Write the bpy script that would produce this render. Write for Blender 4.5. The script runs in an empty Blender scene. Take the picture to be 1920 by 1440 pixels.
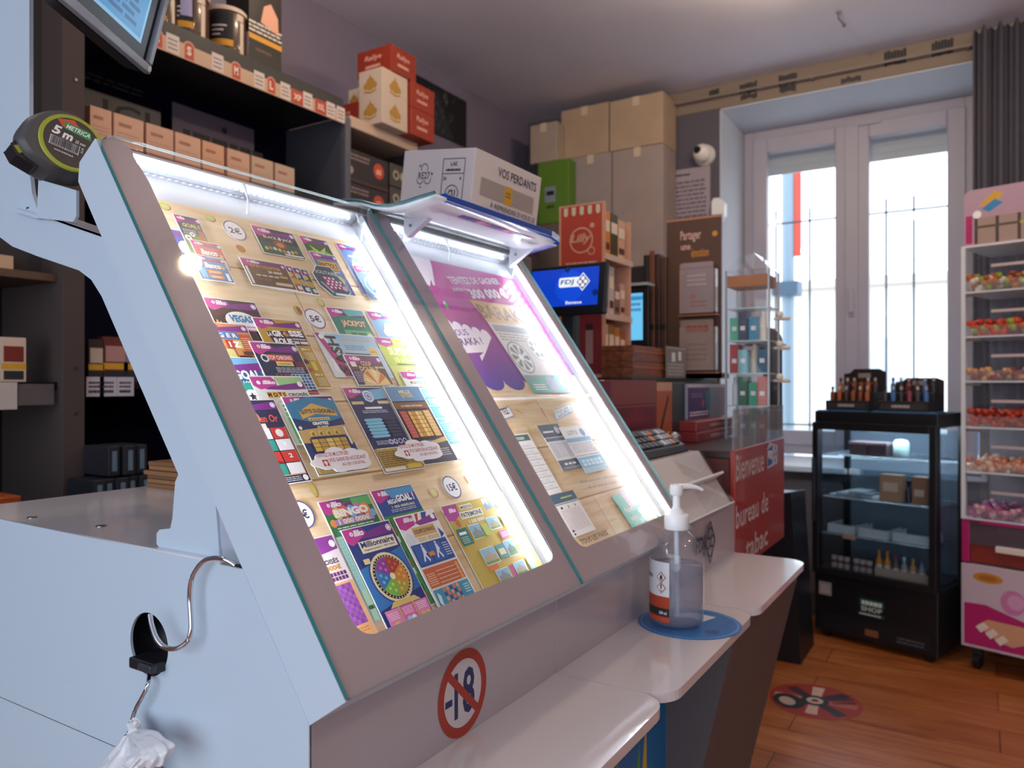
import bpy, math, random
from mathutils import Vector, Matrix
S=bpy.context.scene
C=S.collection
rnd=random.Random(7)
PI=math.pi
# ---------------------------------------------------------------- camera model (world: X along counter, Y towards shelves)
FX=1430.0; CC=0.851; SS=0.525; EYE=1.2
def ray(px,py):
    u=(px-960)/FX; v=(720-py)/FX
    return Vector((CC+SS*u, SS-CC*u, v))
def aX(px,py,X): r=ray(px,py)*1; k=X/r.x; return Vector((r.x*k,r.y*k,EYE+r.z*k))
def aY(px,py,Y): r=ray(px,py); k=Y/r.y; return Vector((r.x*k,r.y*k,EYE+r.z*k))
def aZ(px,py,Z): r=ray(px,py); k=(Z-EYE)/r.z; return Vector((r.x*k,r.y*k,EYE+r.z*k))
# ---------------------------------------------------------------- materials
MATS={}
def lin(h):
    h=h.lstrip('#'); o=[]
    for i in (0,2,4):
        c=int(h[i:i+2],16)/255
        o.append(c/12.92 if c<=.04045 else ((c+.055)/1.055)**2.4)
    return o+[1.0]
def newmat(name):
    m=bpy.data.materials.new(name); m.use_nodes=True
    n=m.node_tree.nodes; l=m.node_tree.links
    b=n['Principled BSDF']; return m,n,l,b
def mat(h,rough=.5,metal=0,spec=.5,coat=0,noise=0):
    k=(h,rough,metal,spec,coat,noise)
    if k in MATS: return MATS[k]
    m,n,l,b=newmat('surface '+h)
    b.inputs['Base Color'].default_value=lin(h); b.inputs['Roughness'].default_value=rough
    b.inputs['Metallic'].default_value=metal; b.inputs['Specular IOR Level'].default_value=spec
    b.inputs['Coat Weight'].default_value=coat; b.inputs['Coat Roughness'].default_value=.05
    if noise:
        t=n.new('ShaderNodeTexNoise'); t.inputs['Scale'].default_value=noise; t.inputs['Detail'].default_value=4
        tc=n.new('ShaderNodeTexCoord'); l.new(tc.outputs['Object'],t.inputs['Vector'])
        mx=n.new('ShaderNodeMixRGB'); mx.blend_type='MULTIPLY'; mx.inputs[0].default_value=.35
        mx.inputs[1].default_value=lin(h); l.new(t.outputs['Fac'],mx.inputs[2])
        br=n.new('ShaderNodeBrightContrast'); br.inputs['Bright'].default_value=.06
        l.new(mx.outputs[0],br.inputs[0]); l.new(br.outputs[0],b.inputs['Base Color'])
    MATS[k]=m; return m
def emit(h,st,base='#202020'):
    k=('e',h,st)
    if k in MATS: return MATS[k]
    m,n,l,b=newmat('light '+h)
    b.inputs['Base Color'].default_value=lin(base); b.inputs['Emission Color'].default_value=lin(h)
    b.inputs['Emission Strength'].default_value=st; b.inputs['Roughness'].default_value=.15
    MATS[k]=m; return m
def pane(name,tint='#ffffff',ior=1.45,rough=0.0,base=0.0,haze=None):
    if name in MATS: return MATS[name]
    m=bpy.data.materials.new(name); m.use_nodes=True
    n=m.node_tree.nodes; l=m.node_tree.links
    for x in list(n): n.remove(x)
    o=n.new('ShaderNodeOutputMaterial'); t=n.new('ShaderNodeBsdfTransparent'); t.inputs[0].default_value=lin(tint)
    g=n.new('ShaderNodeBsdfGlossy'); g.inputs['Roughness'].default_value=rough
    f=n.new('ShaderNodeFresnel'); f.inputs[0].default_value=ior
    ge=n.new('ShaderNodeNewGeometry'); mt=n.new('ShaderNodeMath'); mt.operation='SUBTRACT'; mt.inputs[0].default_value=1; l.new(ge.outputs['Backfacing'],mt.inputs[1])
    mu=n.new('ShaderNodeMath'); mu.operation='MULTIPLY'; l.new(f.outputs[0],mu.inputs[0]); l.new(mt.outputs[0],mu.inputs[1])
    mx=n.new('ShaderNodeMixShader'); l.new(mu.outputs[0],mx.inputs[0]); l.new(t.outputs[0],mx.inputs[1]); l.new(g.outputs[0],mx.inputs[2])
    out=mx
    if haze:
        d=n.new('ShaderNodeBsdfDiffuse'); d.inputs[0].default_value=lin(haze[0])
        m2=n.new('ShaderNodeMixShader'); m2.inputs[0].default_value=haze[1]
        l.new(mx.outputs[0],m2.inputs[1]); l.new(d.outputs[0],m2.inputs[2]); out=m2
    l.new(out.outputs[0],o.inputs[0]); MATS[name]=m; return m
def glassy(name,h,rough=0.02,ior=1.45):
    m,n,l,b=newmat(name)
    b.inputs['Base Color'].default_value=lin(h); b.inputs['Transmission Weight'].default_value=1
    b.inputs['Roughness'].default_value=rough; b.inputs['IOR'].default_value=ior; return m
def woodmat(name,c1,c2,c3,scale=(1,1,1),rough=.4,plank=None,axis='Y',coat=0,seam='#6b4a2c'):
    """stretched-grain wood; plank=(length,width) adds board joints in object XY"""
    m,n,l,b=newmat(name)
    tc=n.new('ShaderNodeTexCoord'); mp=n.new('ShaderNodeMapping'); mp.inputs['Scale'].default_value=scale
    l.new(tc.outputs['Object'],mp.inputs[0])
    t=n.new('ShaderNodeTexNoise'); t.inputs['Scale'].default_value=4; t.inputs['Detail'].default_value=7; t.inputs['Distortion'].default_value=.6
    l.new(mp.outputs[0],t.inputs[0])
    r=n.new('ShaderNodeValToRGB'); r.color_ramp.elements[0].position=.3; r.color_ramp.elements[0].color=lin(c1)
    r.color_ramp.elements[1].position=.72; r.color_ramp.elements[1].color=lin(c3)
    e=r.color_ramp.elements.new(.5); e.color=lin(c2)
    l.new(t.outputs['Fac'],r.inputs[0]); last=r.outputs[0]
    if plank:
        mp2=n.new('ShaderNodeMapping'); l.new(tc.outputs['Object'],mp2.inputs[0])
        if axis=='Y': mp2.inputs['Rotation'].default_value=(0,0,PI/2)
        bk=n.new('ShaderNodeTexBrick'); bk.inputs['Scale'].default_value=1; bk.inputs['Brick Width'].default_value=plank[0]
        bk.inputs['Row Height'].default_value=plank[1]; bk.inputs['Mortar Size'].default_value=plank[2]
        bk.inputs['Color1'].default_value=lin('#ffffff'); bk.inputs['Color2'].default_value=lin(plank[3] if len(plank)>3 else '#cfc5bb')
        bk.inputs['Mortar'].default_value=lin(seam); bk.inputs['Mortar Smooth'].default_value=.2
        l.new(mp2.outputs[0],bk.inputs[0])
        mx=n.new('ShaderNodeMixRGB'); mx.blend_type='MULTIPLY'; mx.inputs[0].default_value=1
        l.new(last,mx.inputs[1]); l.new(bk.outputs['Color'],mx.inputs[2]); last=mx.outputs[0]
    l.new(last,b.inputs['Base Color']); b.inputs['Roughness'].default_value=rough
    b.inputs['Coat Weight'].default_value=coat; b.inputs['Coat Roughness'].default_value=.08
    return m
# ---------------------------------------------------------------- text as polygons (built-in font)
TC={}
def text_mesh(t,bold,shear):
    k=(t,bold,shear)
    if k not in TC:
        cu=bpy.data.curves.new('lettering','FONT'); cu.body=t; cu.size=1; cu.offset=bold; cu.shear=shear; cu.resolution_u=2
        ob=bpy.data.objects.new('lettering',cu)
        me=ob.to_mesh()
        vs=[(v.co.x,v.co.y) for v in me.vertices]; fs=[tuple(p.vertices) for p in me.polygons]
        ob.to_mesh_clear(); bpy.data.objects.remove(ob); bpy.data.curves.remove(cu)
        xs=[v[0] for v in vs]; ys=[v[1] for v in vs]
        x0,x1,y0,y1=min(xs),max(xs),min(ys),max(ys)
        TC[k]=([((x-x0)/max(x1-x0,1e-6),(y-y0)/max(y1-y0,1e-6)) for x,y in vs],fs,(x1-x0)/max(y1-y0,1e-6))
    return TC[k]
# ---------------------------------------------------------------- frames and mesh builder
class Fr:
    def __init__(s,o,ex,ey,ez=None):
        s.o=Vector(o); s.x=Vector(ex).normalized(); s.y=Vector(ey).normalized()
        s.z=Vector(ez).normalized() if ez is not None else s.x.cross(s.y)
    def __call__(s,x,y,z=0): return s.o+s.x*x+s.y*y+s.z*z
    def at(s,x,y,z=0): return Fr(s(x,y,z),s.x,s.y,s.z)
WORLD=Fr((0,0,0),(1,0,0),(0,1,0))
class MB:
    def __init__(s,fr=WORLD): s.fr=fr; s.v=[]; s.f=[]; s.m=[]; s.sm=[]; s.mats=[]; s.lv=0
    def mi(s,m):
        if m not in s.mats: s.mats.append(m)
        return s.mats.index(m)
    def add(s,vs,fs,m,smooth=False):
        k=len(s.v); s.v+=[s.fr(*p) for p in vs]; i=s.mi(m)
        for f in fs: s.f.append(tuple(k+j for j in f)); s.m.append(i); s.sm.append(smooth)
        return s
    def box(s,x0,x1,y0,y1,z0,z1,m):
        return s.add([(x0,y0,z0),(x1,y0,z0),(x1,y1,z0),(x0,y1,z0),(x0,y0,z1),(x1,y0,z1),(x1,y1,z1),(x0,y1,z1)],
            [(0,3,2,1),(4,5,6,7),(0,1,5,4),(1,2,6,5),(2,3,7,6),(3,0,4,7)],m)
    def prism(s,pts,ext,m,side=None):
        n=len(pts); e=Vector(ext); q=[tuple(Vector(p)+e) for p in pts]
        s.add(list(pts)+q,[tuple(range(n-1,-1,-1)),tuple(range(n,2*n))],m)
        s.add(list(pts)+q,[(i,(i+1)%n,n+(i+1)%n,n+i) for i in range(n)],side or m)
        return s
    def tube(s,path,r,m,n=8,close=False):
        P=[Vector(p) for p in path]; vs=[]; fs=[]
        for i,p in enumerate(P):
            a=P[max(i-1,0)] if not close else P[i-1]; b=P[min(i+1,len(P)-1)] if not close else P[(i+1)%len(P)]
            t=(b-a).normalized(); up=Vector((0,0,1)) if abs(t.z)<.9 else Vector((1,0,0))
            e1=t.cross(up).normalized(); e2=t.cross(e1); rr=r[i] if isinstance(r,(list,tuple)) else r
            vs+=[tuple(p+e1*math.cos(2*PI*k/n)*rr+e2*math.sin(2*PI*k/n)*rr) for k in range(n)]
        L=len(P)
        for i in range(L if close else L-1):
            for k in range(n):
                a=i*n+k; b=i*n+(k+1)%n; c=((i+1)%L)*n+(k+1)%n; d=((i+1)%L)*n+k
                fs.append((a,b,c,d))
        s.add(vs,fs,m,True)
        if not close: s.add(vs,[tuple(range(n-1,-1,-1)),tuple(range((L-1)*n,L*n))],m)
        return s
    def lathe(s,prof,c,m,n=24,ax=(0,0,1),e1=None,cap=True,sx=1,sy=1,smooth=True):
        a=Vector(ax).normalized(); e=Vector(e1) if e1 else (Vector((1,0,0)) if abs(a.x)<.9 else Vector((0,1,0)))
        e=(e-a*e.dot(a)).normalized(); g=a.cross(e); c=Vector(c); vs=[]; fs=[]
        for r,z in prof: vs+=[tuple(c+a*z+e*math.cos(2*PI*k/n)*r*sx+g*math.sin(2*PI*k/n)*r*sy) for k in range(n)]
        for i in range(len(prof)-1):
            for k in range(n): fs.append((i*n+k,i*n+(k+1)%n,(i+1)*n+(k+1)%n,(i+1)*n+k))
        s.add(vs,fs,m,smooth)
        if cap:
            L=len(prof); s.add(vs,[tuple(range(n-1,-1,-1)),tuple(range((L-1)*n,L*n))],m)
        return s
    def ball(s,c,r,m,n=12,sq=(1,1,1)):
        k=n//2; vs=[]; fs=[]; c=Vector(c)
        for i in range(k+1):
            t=PI*i/k
            for j in range(n): vs.append((c.x+sq[0]*r*math.sin(t)*math.cos(2*PI*j/n),c.y+sq[1]*r*math.sin(t)*math.sin(2*PI*j/n),c.z-sq[2]*r*math.cos(t)))
        for i in range(k):
            for j in range(n): fs.append((i*n+j,i*n+(j+1)%n,(i+1)*n+(j+1)%n,(i+1)*n+j))
        return s.add(vs,fs,m,True)
    # --- flat printing on the frame's xy plane, each call one thin layer above the last
    def up(s): s.lv+=2.5e-5; return s.lv
    def rect(s,x,y,w,h,m): z=s.up(); return s.add([(x,y,z),(x+w,y,z),(x+w,y+h,z),(x,y+h,z)],[(0,1,2,3)],m)
    def poly(s,pts,m): z=s.up(); return s.add([(p[0],p[1],z) for p in pts],[tuple(range(len(pts)))],m)
    def disc(s,x,y,rx,m,ry=None,n=28,a0=0,a1=2*PI):
        ry=ry or rx; full=abs(a1-a0-2*PI)<1e-6
        pts=[(x+rx*math.cos(a0+(a1-a0)*k/n),y+ry*math.sin(a0+(a1-a0)*k/n)) for k in range(n if full else n+1)]
        if not full: pts.append((x,y))
        return s.poly(pts,m)
    def ring(s,x,y,r0,r1,m,n=40,ry=1.0):
        z=s.up(); vs=[]; 
        for k in range(n): a=2*PI*k/n; vs+=[(x+r0*math.cos(a),y+ry*r0*math.sin(a),z),(x+r1*math.cos(a),y+ry*r1*math.sin(a),z)]
        return s.add(vs,[(2*k,2*k+1,(2*k+3)%(2*n),(2*k+2)%(2*n)) for k in range(n)],m)
    def text(s,t,x,y,w,h,m,bold=.02,shear=0,rot=0):
        vs,fs,ar=text_mesh(t,bold,shear); z=s.up()
        if w is None: w=h*ar
        c,sn=math.cos(rot),math.sin(rot)
        return s.add([(x+a*w*c-b*h*sn,y+a*w*sn+b*h*c,z) for a,b in vs],fs,m)
    def lines(s,x,y,w,h,n,m,fill=.5,seed=1):
        q=random.Random(seed); z=s.up(); st=h/n
        for i in range(n):
            yy=y+h-st*(i+.75); xx=x; 
            while xx<x+w*.96:
                ww=min(w*q.uniform(.06,.22),x+w-xx); s.add([(xx,yy,z),(xx+ww,yy,z),(xx+ww,yy+st*fill,z),(xx,yy+st*fill,z)],[(0,1,2,3)],m); xx+=ww+w*.025
        return s
    def grid(s,x,y,w,h,nx,ny,m,gap=.15):
        z=s.up(); cw=w/nx; ch=h/ny; vs=[]; fs=[]
        for i in range(nx):
            for j in range(ny):
                mm=m[(i*7+j*3)%len(m)] if isinstance(m,(list,tuple)) else m
                a=x+cw*(i+gap/2); b=y+ch*(j+gap/2); p=cw*(1-gap); q=ch*(1-gap)
                s.add([(a,b,z),(a+p,b,z),(a+p,b+q,z),(a,b+q,z)],[(0,1,2,3)],mm)
        return s
    def build(s,name,parent=None,org=None,bevel=0,sub=0,wn=False,**tags):
        if org is None:
            lo=[min(p[i] for p in s.v) for i in range(3)]; hi=[max(p[i] for p in s.v) for i in range(3)]
            org=Vector(((lo[0]+hi[0])/2,(lo[1]+hi[1])/2,lo[2]))
        org=Vector(org)
        me=bpy.data.meshes.new(name); me.from_pydata([tuple(p-org) for p in s.v],[],s.f)
        for m in s.mats: me.materials.append(m)
        me.polygons.foreach_set('material_index',s.m); me.polygons.foreach_set('use_smooth',s.sm); me.update()
        o=bpy.data.objects.new(name,me); C.objects.link(o); o.location=org
        if parent: hang(o,parent)
        if bevel:
            b=o.modifiers.new('Bevel','BEVEL'); b.width=bevel; b.segments=2; b.limit_method='ANGLE'; b.angle_limit=.7
        if sub:
            b=o.modifiers.new('Subdivision','SUBSURF'); b.levels=sub; b.render_levels=sub
        tag(o,**tags); return o
def wmat(o):
    return (wmat(o.parent)@o.matrix_parent_inverse@o.matrix_basis) if o.parent else o.matrix_basis.copy()
def hang(o,parent):
    w=wmat(parent); o.parent=parent; o.matrix_parent_inverse=w.inverted()
def tag(o,label=None,cat=None,group=None,kind=None):
    if label: o['label']=label
    if cat: o['category']=cat
    if group: o['group']=group
    if kind: o['kind']=kind
def thing(name,loc,label,cat,group=None):
    o=bpy.data.objects.new(name,None); C.objects.link(o); o.location=Vector(loc); o.empty_display_size=.05
    tag(o,label,cat,group); return o
def struct(mb,name,bevel=0): return mb.build(name,kind='structure',bevel=bevel)
def copy_tree(o,dx,label=None,par=None):
    c=o.copy(); C.objects.link(c)
    if par: c.parent=par
    else: c.location=o.location+Vector(dx)
    if label: c['label']=label
    for ch in list(o.children): copy_tree(ch,dx,None,c)
    return c
def rrect(x0,y0,x1,y1,r,n=5):
    """rounded rectangle; r=(bl,br,tr,tl)"""
    if not isinstance(r,tuple): r=(r,)*4
    out=[]
    for (cx,cy,a,rr) in ((x0,y0,PI,r[0]),(x1,y0,1.5*PI,r[1]),(x1,y1,0,r[2]),(x0,y1,.5*PI,r[3])):
        ox=cx+(rr if cx==x0 else -rr); oy=cy+(rr if cy==y0 else -rr)
        for k in range(n+1):
            t=a+PI/2*k/n; out.append((ox+rr*math.cos(t),oy+rr*math.sin(t)))
    return out
def pathsmooth(P,n=6):
    P=[Vector(p) for p in P]; out=[]
    for i in range(len(P)-1):
        p0=P[max(i-1,0)];p1=P[i];p2=P[i+1];p3=P[min(i+2,len(P)-1)]
        for k in range(n):
            t=k/n; out.append(.5*((2*p1)+(p2-p0)*t+(2*p0-5*p1+4*p2-p3)*t*t+(3*p1-p0-3*p2+p3)*t**3))
    return out+[P[-1]]
# common colours
WHITE=mat('#e6e9ee',.32); ENAMEL=mat('#c6d8e6',.38,coat=.2); PAPER=mat('#f4f3ef',.6); INK=mat('#15151c',.55)
BLACK=mat('#121216',.45); DKBROWN=mat('#2b211f',.5); CHROME=mat('#d8dade',.12,1); STEEL=mat('#9a9da3',.3,1)
CLEAR=pane('clear acrylic',ior=1.4); GLASS=pane('clear glass',tint='#fdfefe',ior=1.45)
W_=mat('#ffffff',.5); 
WORLD_STRENGTH=3.4; SPOT=9; EXPO=0.0
# ================================================================ ROOM
CEIL=2.87; WX=4.22; WY=2.48
floor_m=woodmat('laminate floor','#a2582c','#ba6f3c','#ca8450',(1.2,1.2,1.2),.3,(1.25,.19,.0018,'#e2cdb9'),'Y',seam='#5c3018')
# grain runs along the boards (Y)
for n_ in floor_m.node_tree.nodes:
    if n_.type=='MAPPING' and abs(n_.inputs['Rotation'].default_value[2])<.1: n_.inputs['Scale'].default_value=(9,.9,1)
struct(MB().box(-2.3,WX+.55,-2.7,WY+.12,-.06,0,floor_m),'floor')
ceil_m=mat('#e9e7f6',.85,noise=1.3)
struct(MB().box(-2.3,WX+.55,-2.7,WY+.12,CEIL,CEIL+.08,ceil_m),'ceiling')
wl=mat('#746a86',.75,noise=2.0)
struct(MB().box(-2.3,WX+.55,WY,WY+.12,0,CEIL,wl),'wall_left')
wr=mat('#a59a98',.8)
struct(MB().box(-2.3,WX+.55,-2.7,-2.6,0,CEIL,wr),'wall_right')
# back wall: the shop front with its wide glazing, behind the viewer
bw=MB(); bw.box(-2.3,-2.2,-2.6,WY,0,.25,wr); bw.box(-2.3,-2.2,-2.6,WY,2.55,CEIL,wr); bw.box(-2.3,-2.2,-2.6,-2.2,.25,2.55,wr); bw.box(-2.3,-2.2,1.9,WY,.25,2.55,wr)
struct(bw,'wall_back')
w2=MB(); fm=mat('#4a4c52',.4)
for y in (-2.2,-.85,.5,1.86): w2.box(-2.28,-2.22,y,y+.04,.25,2.55,fm)
w2.box(-2.28,-2.22,-2.2,1.9,.25,.29,fm); w2.box(-2.28,-2.22,-2.2,1.9,2.51,2.55,fm)
wo=struct(w2,'window_2')
MB().box(-2.252,-2.248,-2.16,1.86,.29,2.51,GLASS).build('glass_pane',wo)
# window wall (front in view), thick masonry with a deep reveal
fw=mat('#41384a',.75,noise=2.5); rv=mat('#c8ccd4',.7); lowm=mat('#6d6668',.7)
y0,y1,z0,z1=.009,1.243,.772,2.729
m_=MB()
m_.box(WX,WX+.55,y1,WY,0,CEIL,fw); m_.box(WX,WX+.55,-2.6,y0,0,CEIL,mat('#8f8078',.75)); m_.box(WX,WX+.55,y0,y1,z1,CEIL,mat('#8a796b',.75)); m_.box(WX,WX+.55,y0,y1,0,z0,lowm)
struct(m_,'wall_front')
# plastered reveal lining of the recess
rvl=MB(); t=.006
rvl.box(WX-.004,WX+.5,y1-t,y1,z0,z1,rv); rvl.box(WX-.004,WX+.5,y0,y0+t,z0,z1,rv); rvl.box(WX-.004,WX+.5,y0,y1,z1-t,z1,rv)
struct(rvl,'trim_1')
sl=MB(); sl.box(WX-.06,WX+.5,y0-.03,y1+.03,z0-.03,z0+.002,mat('#d9dce2',.35)); struct(sl,'trim_2',bevel=.006)
# patterned border above the window, with dark brush marks
br=MB(Fr((WX-.003,0,0),(0,-1,0),(0,0,1),(-1,0,0)))
br.add([(-1.56,2.735,0),(.6,2.735,0),(.6,2.866,0),(-1.56,2.866,0),(-1.56,2.735,-.0025),(.6,2.735,-.0025),(.6,2.866,-.0025),(-1.56,2.866,-.0025)],[(0,1,2,3),(0,4,5,1),(1,5,6,2),(2,6,7,3),(3,7,4,0)],mat('#8c7b6c',.7))
dk=mat('#2c2a30',.6)
for (xa,ya,xb,yb) in ((1387,155,1420,173),(1389,176,1420,186),(1460,139,1495,157),(1462,160,1493,173),(1577,146,1615,155),(1658,96,1700,120),(1747,78,1788,102),(1330,168,1349,180)):
    p=aX(xa,yb,WX); q=aX(xb,ya,WX); pm=aX((xa+xb)/2,(ya+yb)/2,WX); hz=(yb-ya)/1430*4.0*.5; p.z=pm.z-hz; q.z=pm.z+hz+.02
    ww=(p.y-q.y)/7
    for k in range(7):
        zz0=p.z+rnd.uniform(-.004,.006); zz1=q.z-.02+rnd.uniform(-.006,.006)
        if zz1-zz0<.02: zz1=zz0+.03
        br.rect(-p.y+k*ww,max(zz0,2.737),ww*.9,min(zz1,2.862)-max(zz0,2.737),dk)
struct(br,'trim_3')
cr=MB(); cr.tube([(WX-.05,1.56,2.79),(WX-.05,.02,2.79)],.007,mat('#8d7e75',.4),8); 
cro=cr.build('curtain_rail',label='thin pale rail running along the patterned border above window',cat='curtain rail')
for yy in (1.5,.75,.06): MB().box(WX-.055,WX-.002,yy-.006,yy+.006,2.78,2.80,mat('#8d7e75',.4)).build('rail_bracket',cro)
# window with two casements
wf=mat('#b7b0ba',.4); FXW=4.72
wm=MB()
Y0,Y1,Z0,Z1=.02,1.235,.79,2.722
def fr_rect(m,xa,xb,a0,a1,b0,b1,t,mt):
    m.box(xa,xb,a0,a0+t,b0,b1,mt); m.box(xa,xb,a1-t,a1,b0,b1,mt); m.box(xa,xb,a0+t,a1-t,b0,b0+t,mt); m.box(xa,xb,a0+t,a1-t,b1-t,b1,mt)
fr_rect(wm,FXW-.03,FXW+.04,Y0,Y1,Z0,Z1,.06,wf)
win=wm.build('window_1',kind='structure',bevel=.004)
mid=.628
for (a0,a1,nm) in ((mid+.003,Y1-.055,'casement'),(Y0+.055,mid-.003,'casement')):
    c_=MB(); fr_rect(c_,FXW-.05,FXW+.02,a0,a1,Z0+.055,Z1-.055,.085,wf); co=c_.build(nm,win,bevel=.006)
    MB().box(FXW-.02,FXW-.012,a0+.08,a1-.08,Z0+.13,Z1-.13,GLASS).build('glass_pane',co)
MB().box(FXW-.062,FXW-.045,mid-.035,mid+.035,Z0+.06,Z1-.06,wf).build('meeting_stile',win,bevel=.004)
h=MB(); h.box(FXW-.075,FXW-.06,mid-.015,mid+.015,1.58,1.66,wf); h.box(FXW-.1,FXW-.075,mid-.012,mid+.012,1.60,1.74,wf); h.build('window_handle',win,bevel=.004)
hg=MB(); hg.box(FXW-.065,FXW-.045,mid-.15,mid+.02,Z1-.075,Z1-.055,mat('#b2adb5',.5)); hg.build('closing_strip',win)
# roller shutter half lowered outside, iron bars
sh=MB()
zt=Z1; zb=2.50
k=0
while zt-.042*k>zb: sh.box(4.80,4.815,Y0,Y1,zt-.042*(k+1)+.003,zt-.042*k,mat('#b9bdbf',.5)); k+=1
for yy in (Y0-.0,Y1-.02): sh.box(4.80,4.83,yy,yy+.02,-.02,Z1,mat('#9a9ea2',.5))
sh.build('roller_shutter',label='grey slatted roller shutter lowered a little outside the window',cat='shutter')
bars=thing('window_grille',(4.93,.6,.8),'thin dark iron bars fixed outside the window','window grille')
iron=mat('#5d6670',.5)
for yy in (1.10,.90,.72,.478,.335,.16): MB().tube([(4.93,yy,.8),(4.93,yy,2.28)],.006,iron,6).build('upright_bar',bars)
MB().tube([(4.93,-.02,2.20),(4.93,1.26,2.20)],.006,iron,6).build('cross_bar',bars)
MB().tube([(4.93,-.02,.95),(4.93,1.26,.95)],.006,iron,6).build('cross_bar',bars)
# street outside
struct(MB().box(4.78,40,-20,20,-.12,-.02,mat('#c9c8c4',.8)),'trim_4')
bm=MB(); bm.box(26,30,-16,14,-.02,4.2,mat('#f6f4f0',.8)); b_o=bm.build('street_building',label='pale low building across the street beyond the window',cat='building')
for k in range(5): MB().box(25.95,25.99,-13+5*k,-11+5*k,1.0,2.6,mat('#c3ced6',.3)).build('building_window',b_o)
MB().box(25.2,30.4,-16.3,14.3,4.2,4.45,mat('#c8bfb5',.8)).build('roof',b_o)
pl=MB(); pl.tube([(7.2,1.50,-.02),(7.2,1.50,3.6)],.055,mat('#8ba0ae',.4),12); po=pl.build('street_post',label='grey metal post in the street with a red and white banner',cat='post')
MB().box(7.18,7.2,1.385,1.445,2.35,3.1,mat('#d9503f',.6)).build('banner',po)
MB().box(7.1,7.3,1.40,1.62,2.0,2.12,mat('#4d6478',.5)).build('clamp',po)
MB().tube([(7.19,1.50,3.12),(7.19,1.37,3.12)],.012,STEEL,8).build('banner_arm',po)
cb=MB(Fr((12,.1,0),(0,-1,0),(0,0,1),(-1,0,0)))
cb.prism([(0,.25,0),(2.2,.25,0),(2.2,.75,0),(1.8,.82,0),(1.45,1.35,0),(.5,1.38,0),(.15,.85,0),(0,.8,0)],(0,0,-1.6),mat('#4d86c0',.3))
car=cb.build('parked_car',label='blue car parked in the street behind the window bars',cat='car',bevel=.05)
for xx in (.45,1.75): MB(cb.fr).lathe([(.3,0),(.3,.2)],(xx,.3,-.15),BLACK,20).build('wheel',car)
MB(cb.fr).prism([(.62,.88,.005),(1.6,.88,.005),(1.38,1.28,.005),(.62,1.3,.005)],(0,0,.01),mat('#27313c',.1)).build('side_window',car)
# curtain
cu=MB(); q=[]
for k in range(40):
    t=k/39; yy=.035-.255*t; q.append((WX-.09+.028*math.sin(t*26),yy))
vs=[(x,y,1.0) for x,y in q]+[(x,y,2.835+.012*math.sin(i*1.3)) for i,(x,y) in enumerate(q)]
n=len(q); cu.add(vs,[(i,i+1,n+i+1,n+i) for i in range(n-1)],mat('#433c4c',.85,noise=20),True)
co=cu.build('curtain',label='dark grey gathered curtain hanging right of the window',cat='curtain')
sd=co.modifiers.new('Solidify','SOLIDIFY'); sd.thickness=.004
ch=MB(); a=aZ(1572,22,CEIL-.002); 
ch.tube([a+Vector((0,0,0)),a+Vector((0,0,-.03)),a+Vector((.02,-.02,-.055))],.004,mat('#55505a',.5),6); ch.ball(a+Vector((.02,-.02,-.058)),.008,mat('#55505a',.5),8)
ch.lathe([(.012,0),(.012,-.006)],a,mat('#8a8690',.5),10)
ch.build('ceiling_hook',label='small dark hook in the ceiling near the window',cat='hook')
# lower wall cladding + radiator-like grey panel by the candy stand
bs=MB(); bs.box(WX-.03,WX-.002,-.5,1.9,0,.12,mat('#5a5356',.6)); struct(bs,'baseboard_front')
# ---- things on the window wall
wfr=Fr((WX-.003,0,0),(0,-1,0),(0,0,1),(-1,0,0))
d=thing('security_camera',(WX,1.328,2.484),'white dome security camera on dark wall left of window','camera')
MB().lathe([(.06,0),(.058,.02),(.045,.03)],(WX,1.328,2.484),mat('#e4dcd4',.4),24,ax=(-1,0,0)).build('base',d)
MB().ball((WX-.055,1.328,2.484),.05,mat('#ece5de',.35),20).build('dome',d)
MB().lathe([(.022,0),(.02,.014)],(WX-.09,1.338,2.492),BLACK,16,ax=(-1,.25,.1)).build('lens',d)
no=MB(wfr); no.box(-1.5436,-1.2974,2.10,2.425,0,.002,mat('#a89aa4',.6)); no.lv=.0021; no.fr=wfr
no.lines(-1.52,2.38,.11,.022,1,INK); no.lines(-1.51,2.14,.19,.22,9,mat('#6b606c',.6))
no.build('wall_notice',label='grey printed notice sheet below the white dome camera',cat='notice')
wk=MB(); p=aX(1338,420,WX-.03); q=aX(1362,372,WX-.03)
wk.add([(0,0,0)],[],WHITE)
wk.v=[]; wk.prism([(WX-.07,p.y,p.z+.01),(WX-.07,q.y+.02,p.z),(WX-.07,q.y,p.z+.03),(WX-.07,q.y,q.z-.03),(WX-.07,q.y+.03,q.z),(WX-.07,p.y-.01,q.z),(WX-.07,p.y,q.z-.02)],(.05,0,0),mat('#eef4f6',.3))
wk.box(WX-.03,WX,p.y-.05,p.y-.02,p.z+.05,q.z-.05,WHITE)
wk.build('wall_bracket',label='white plastic bracket at the left edge of the window recess',cat='bracket',bevel=.008)
# cabinet in the corner that carries the cartons
cab=MB(); cab.box(3.72,4.2,1.28,2.47,0,1.55,mat('#3a2f30',.6)); co_=thing('corner_cabinet',(3.95,1.9,0),'dark brown cabinet in the back corner below the stacked cartons','cabinet')
cab.build('body',co_,bevel=.004)
for yy in (1.30,1.69,2.08): MB().box(3.70,3.718,yy,yy+.37,.08,1.5,mat('#463736',.5)).build('door',co_,bevel=.003)
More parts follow.
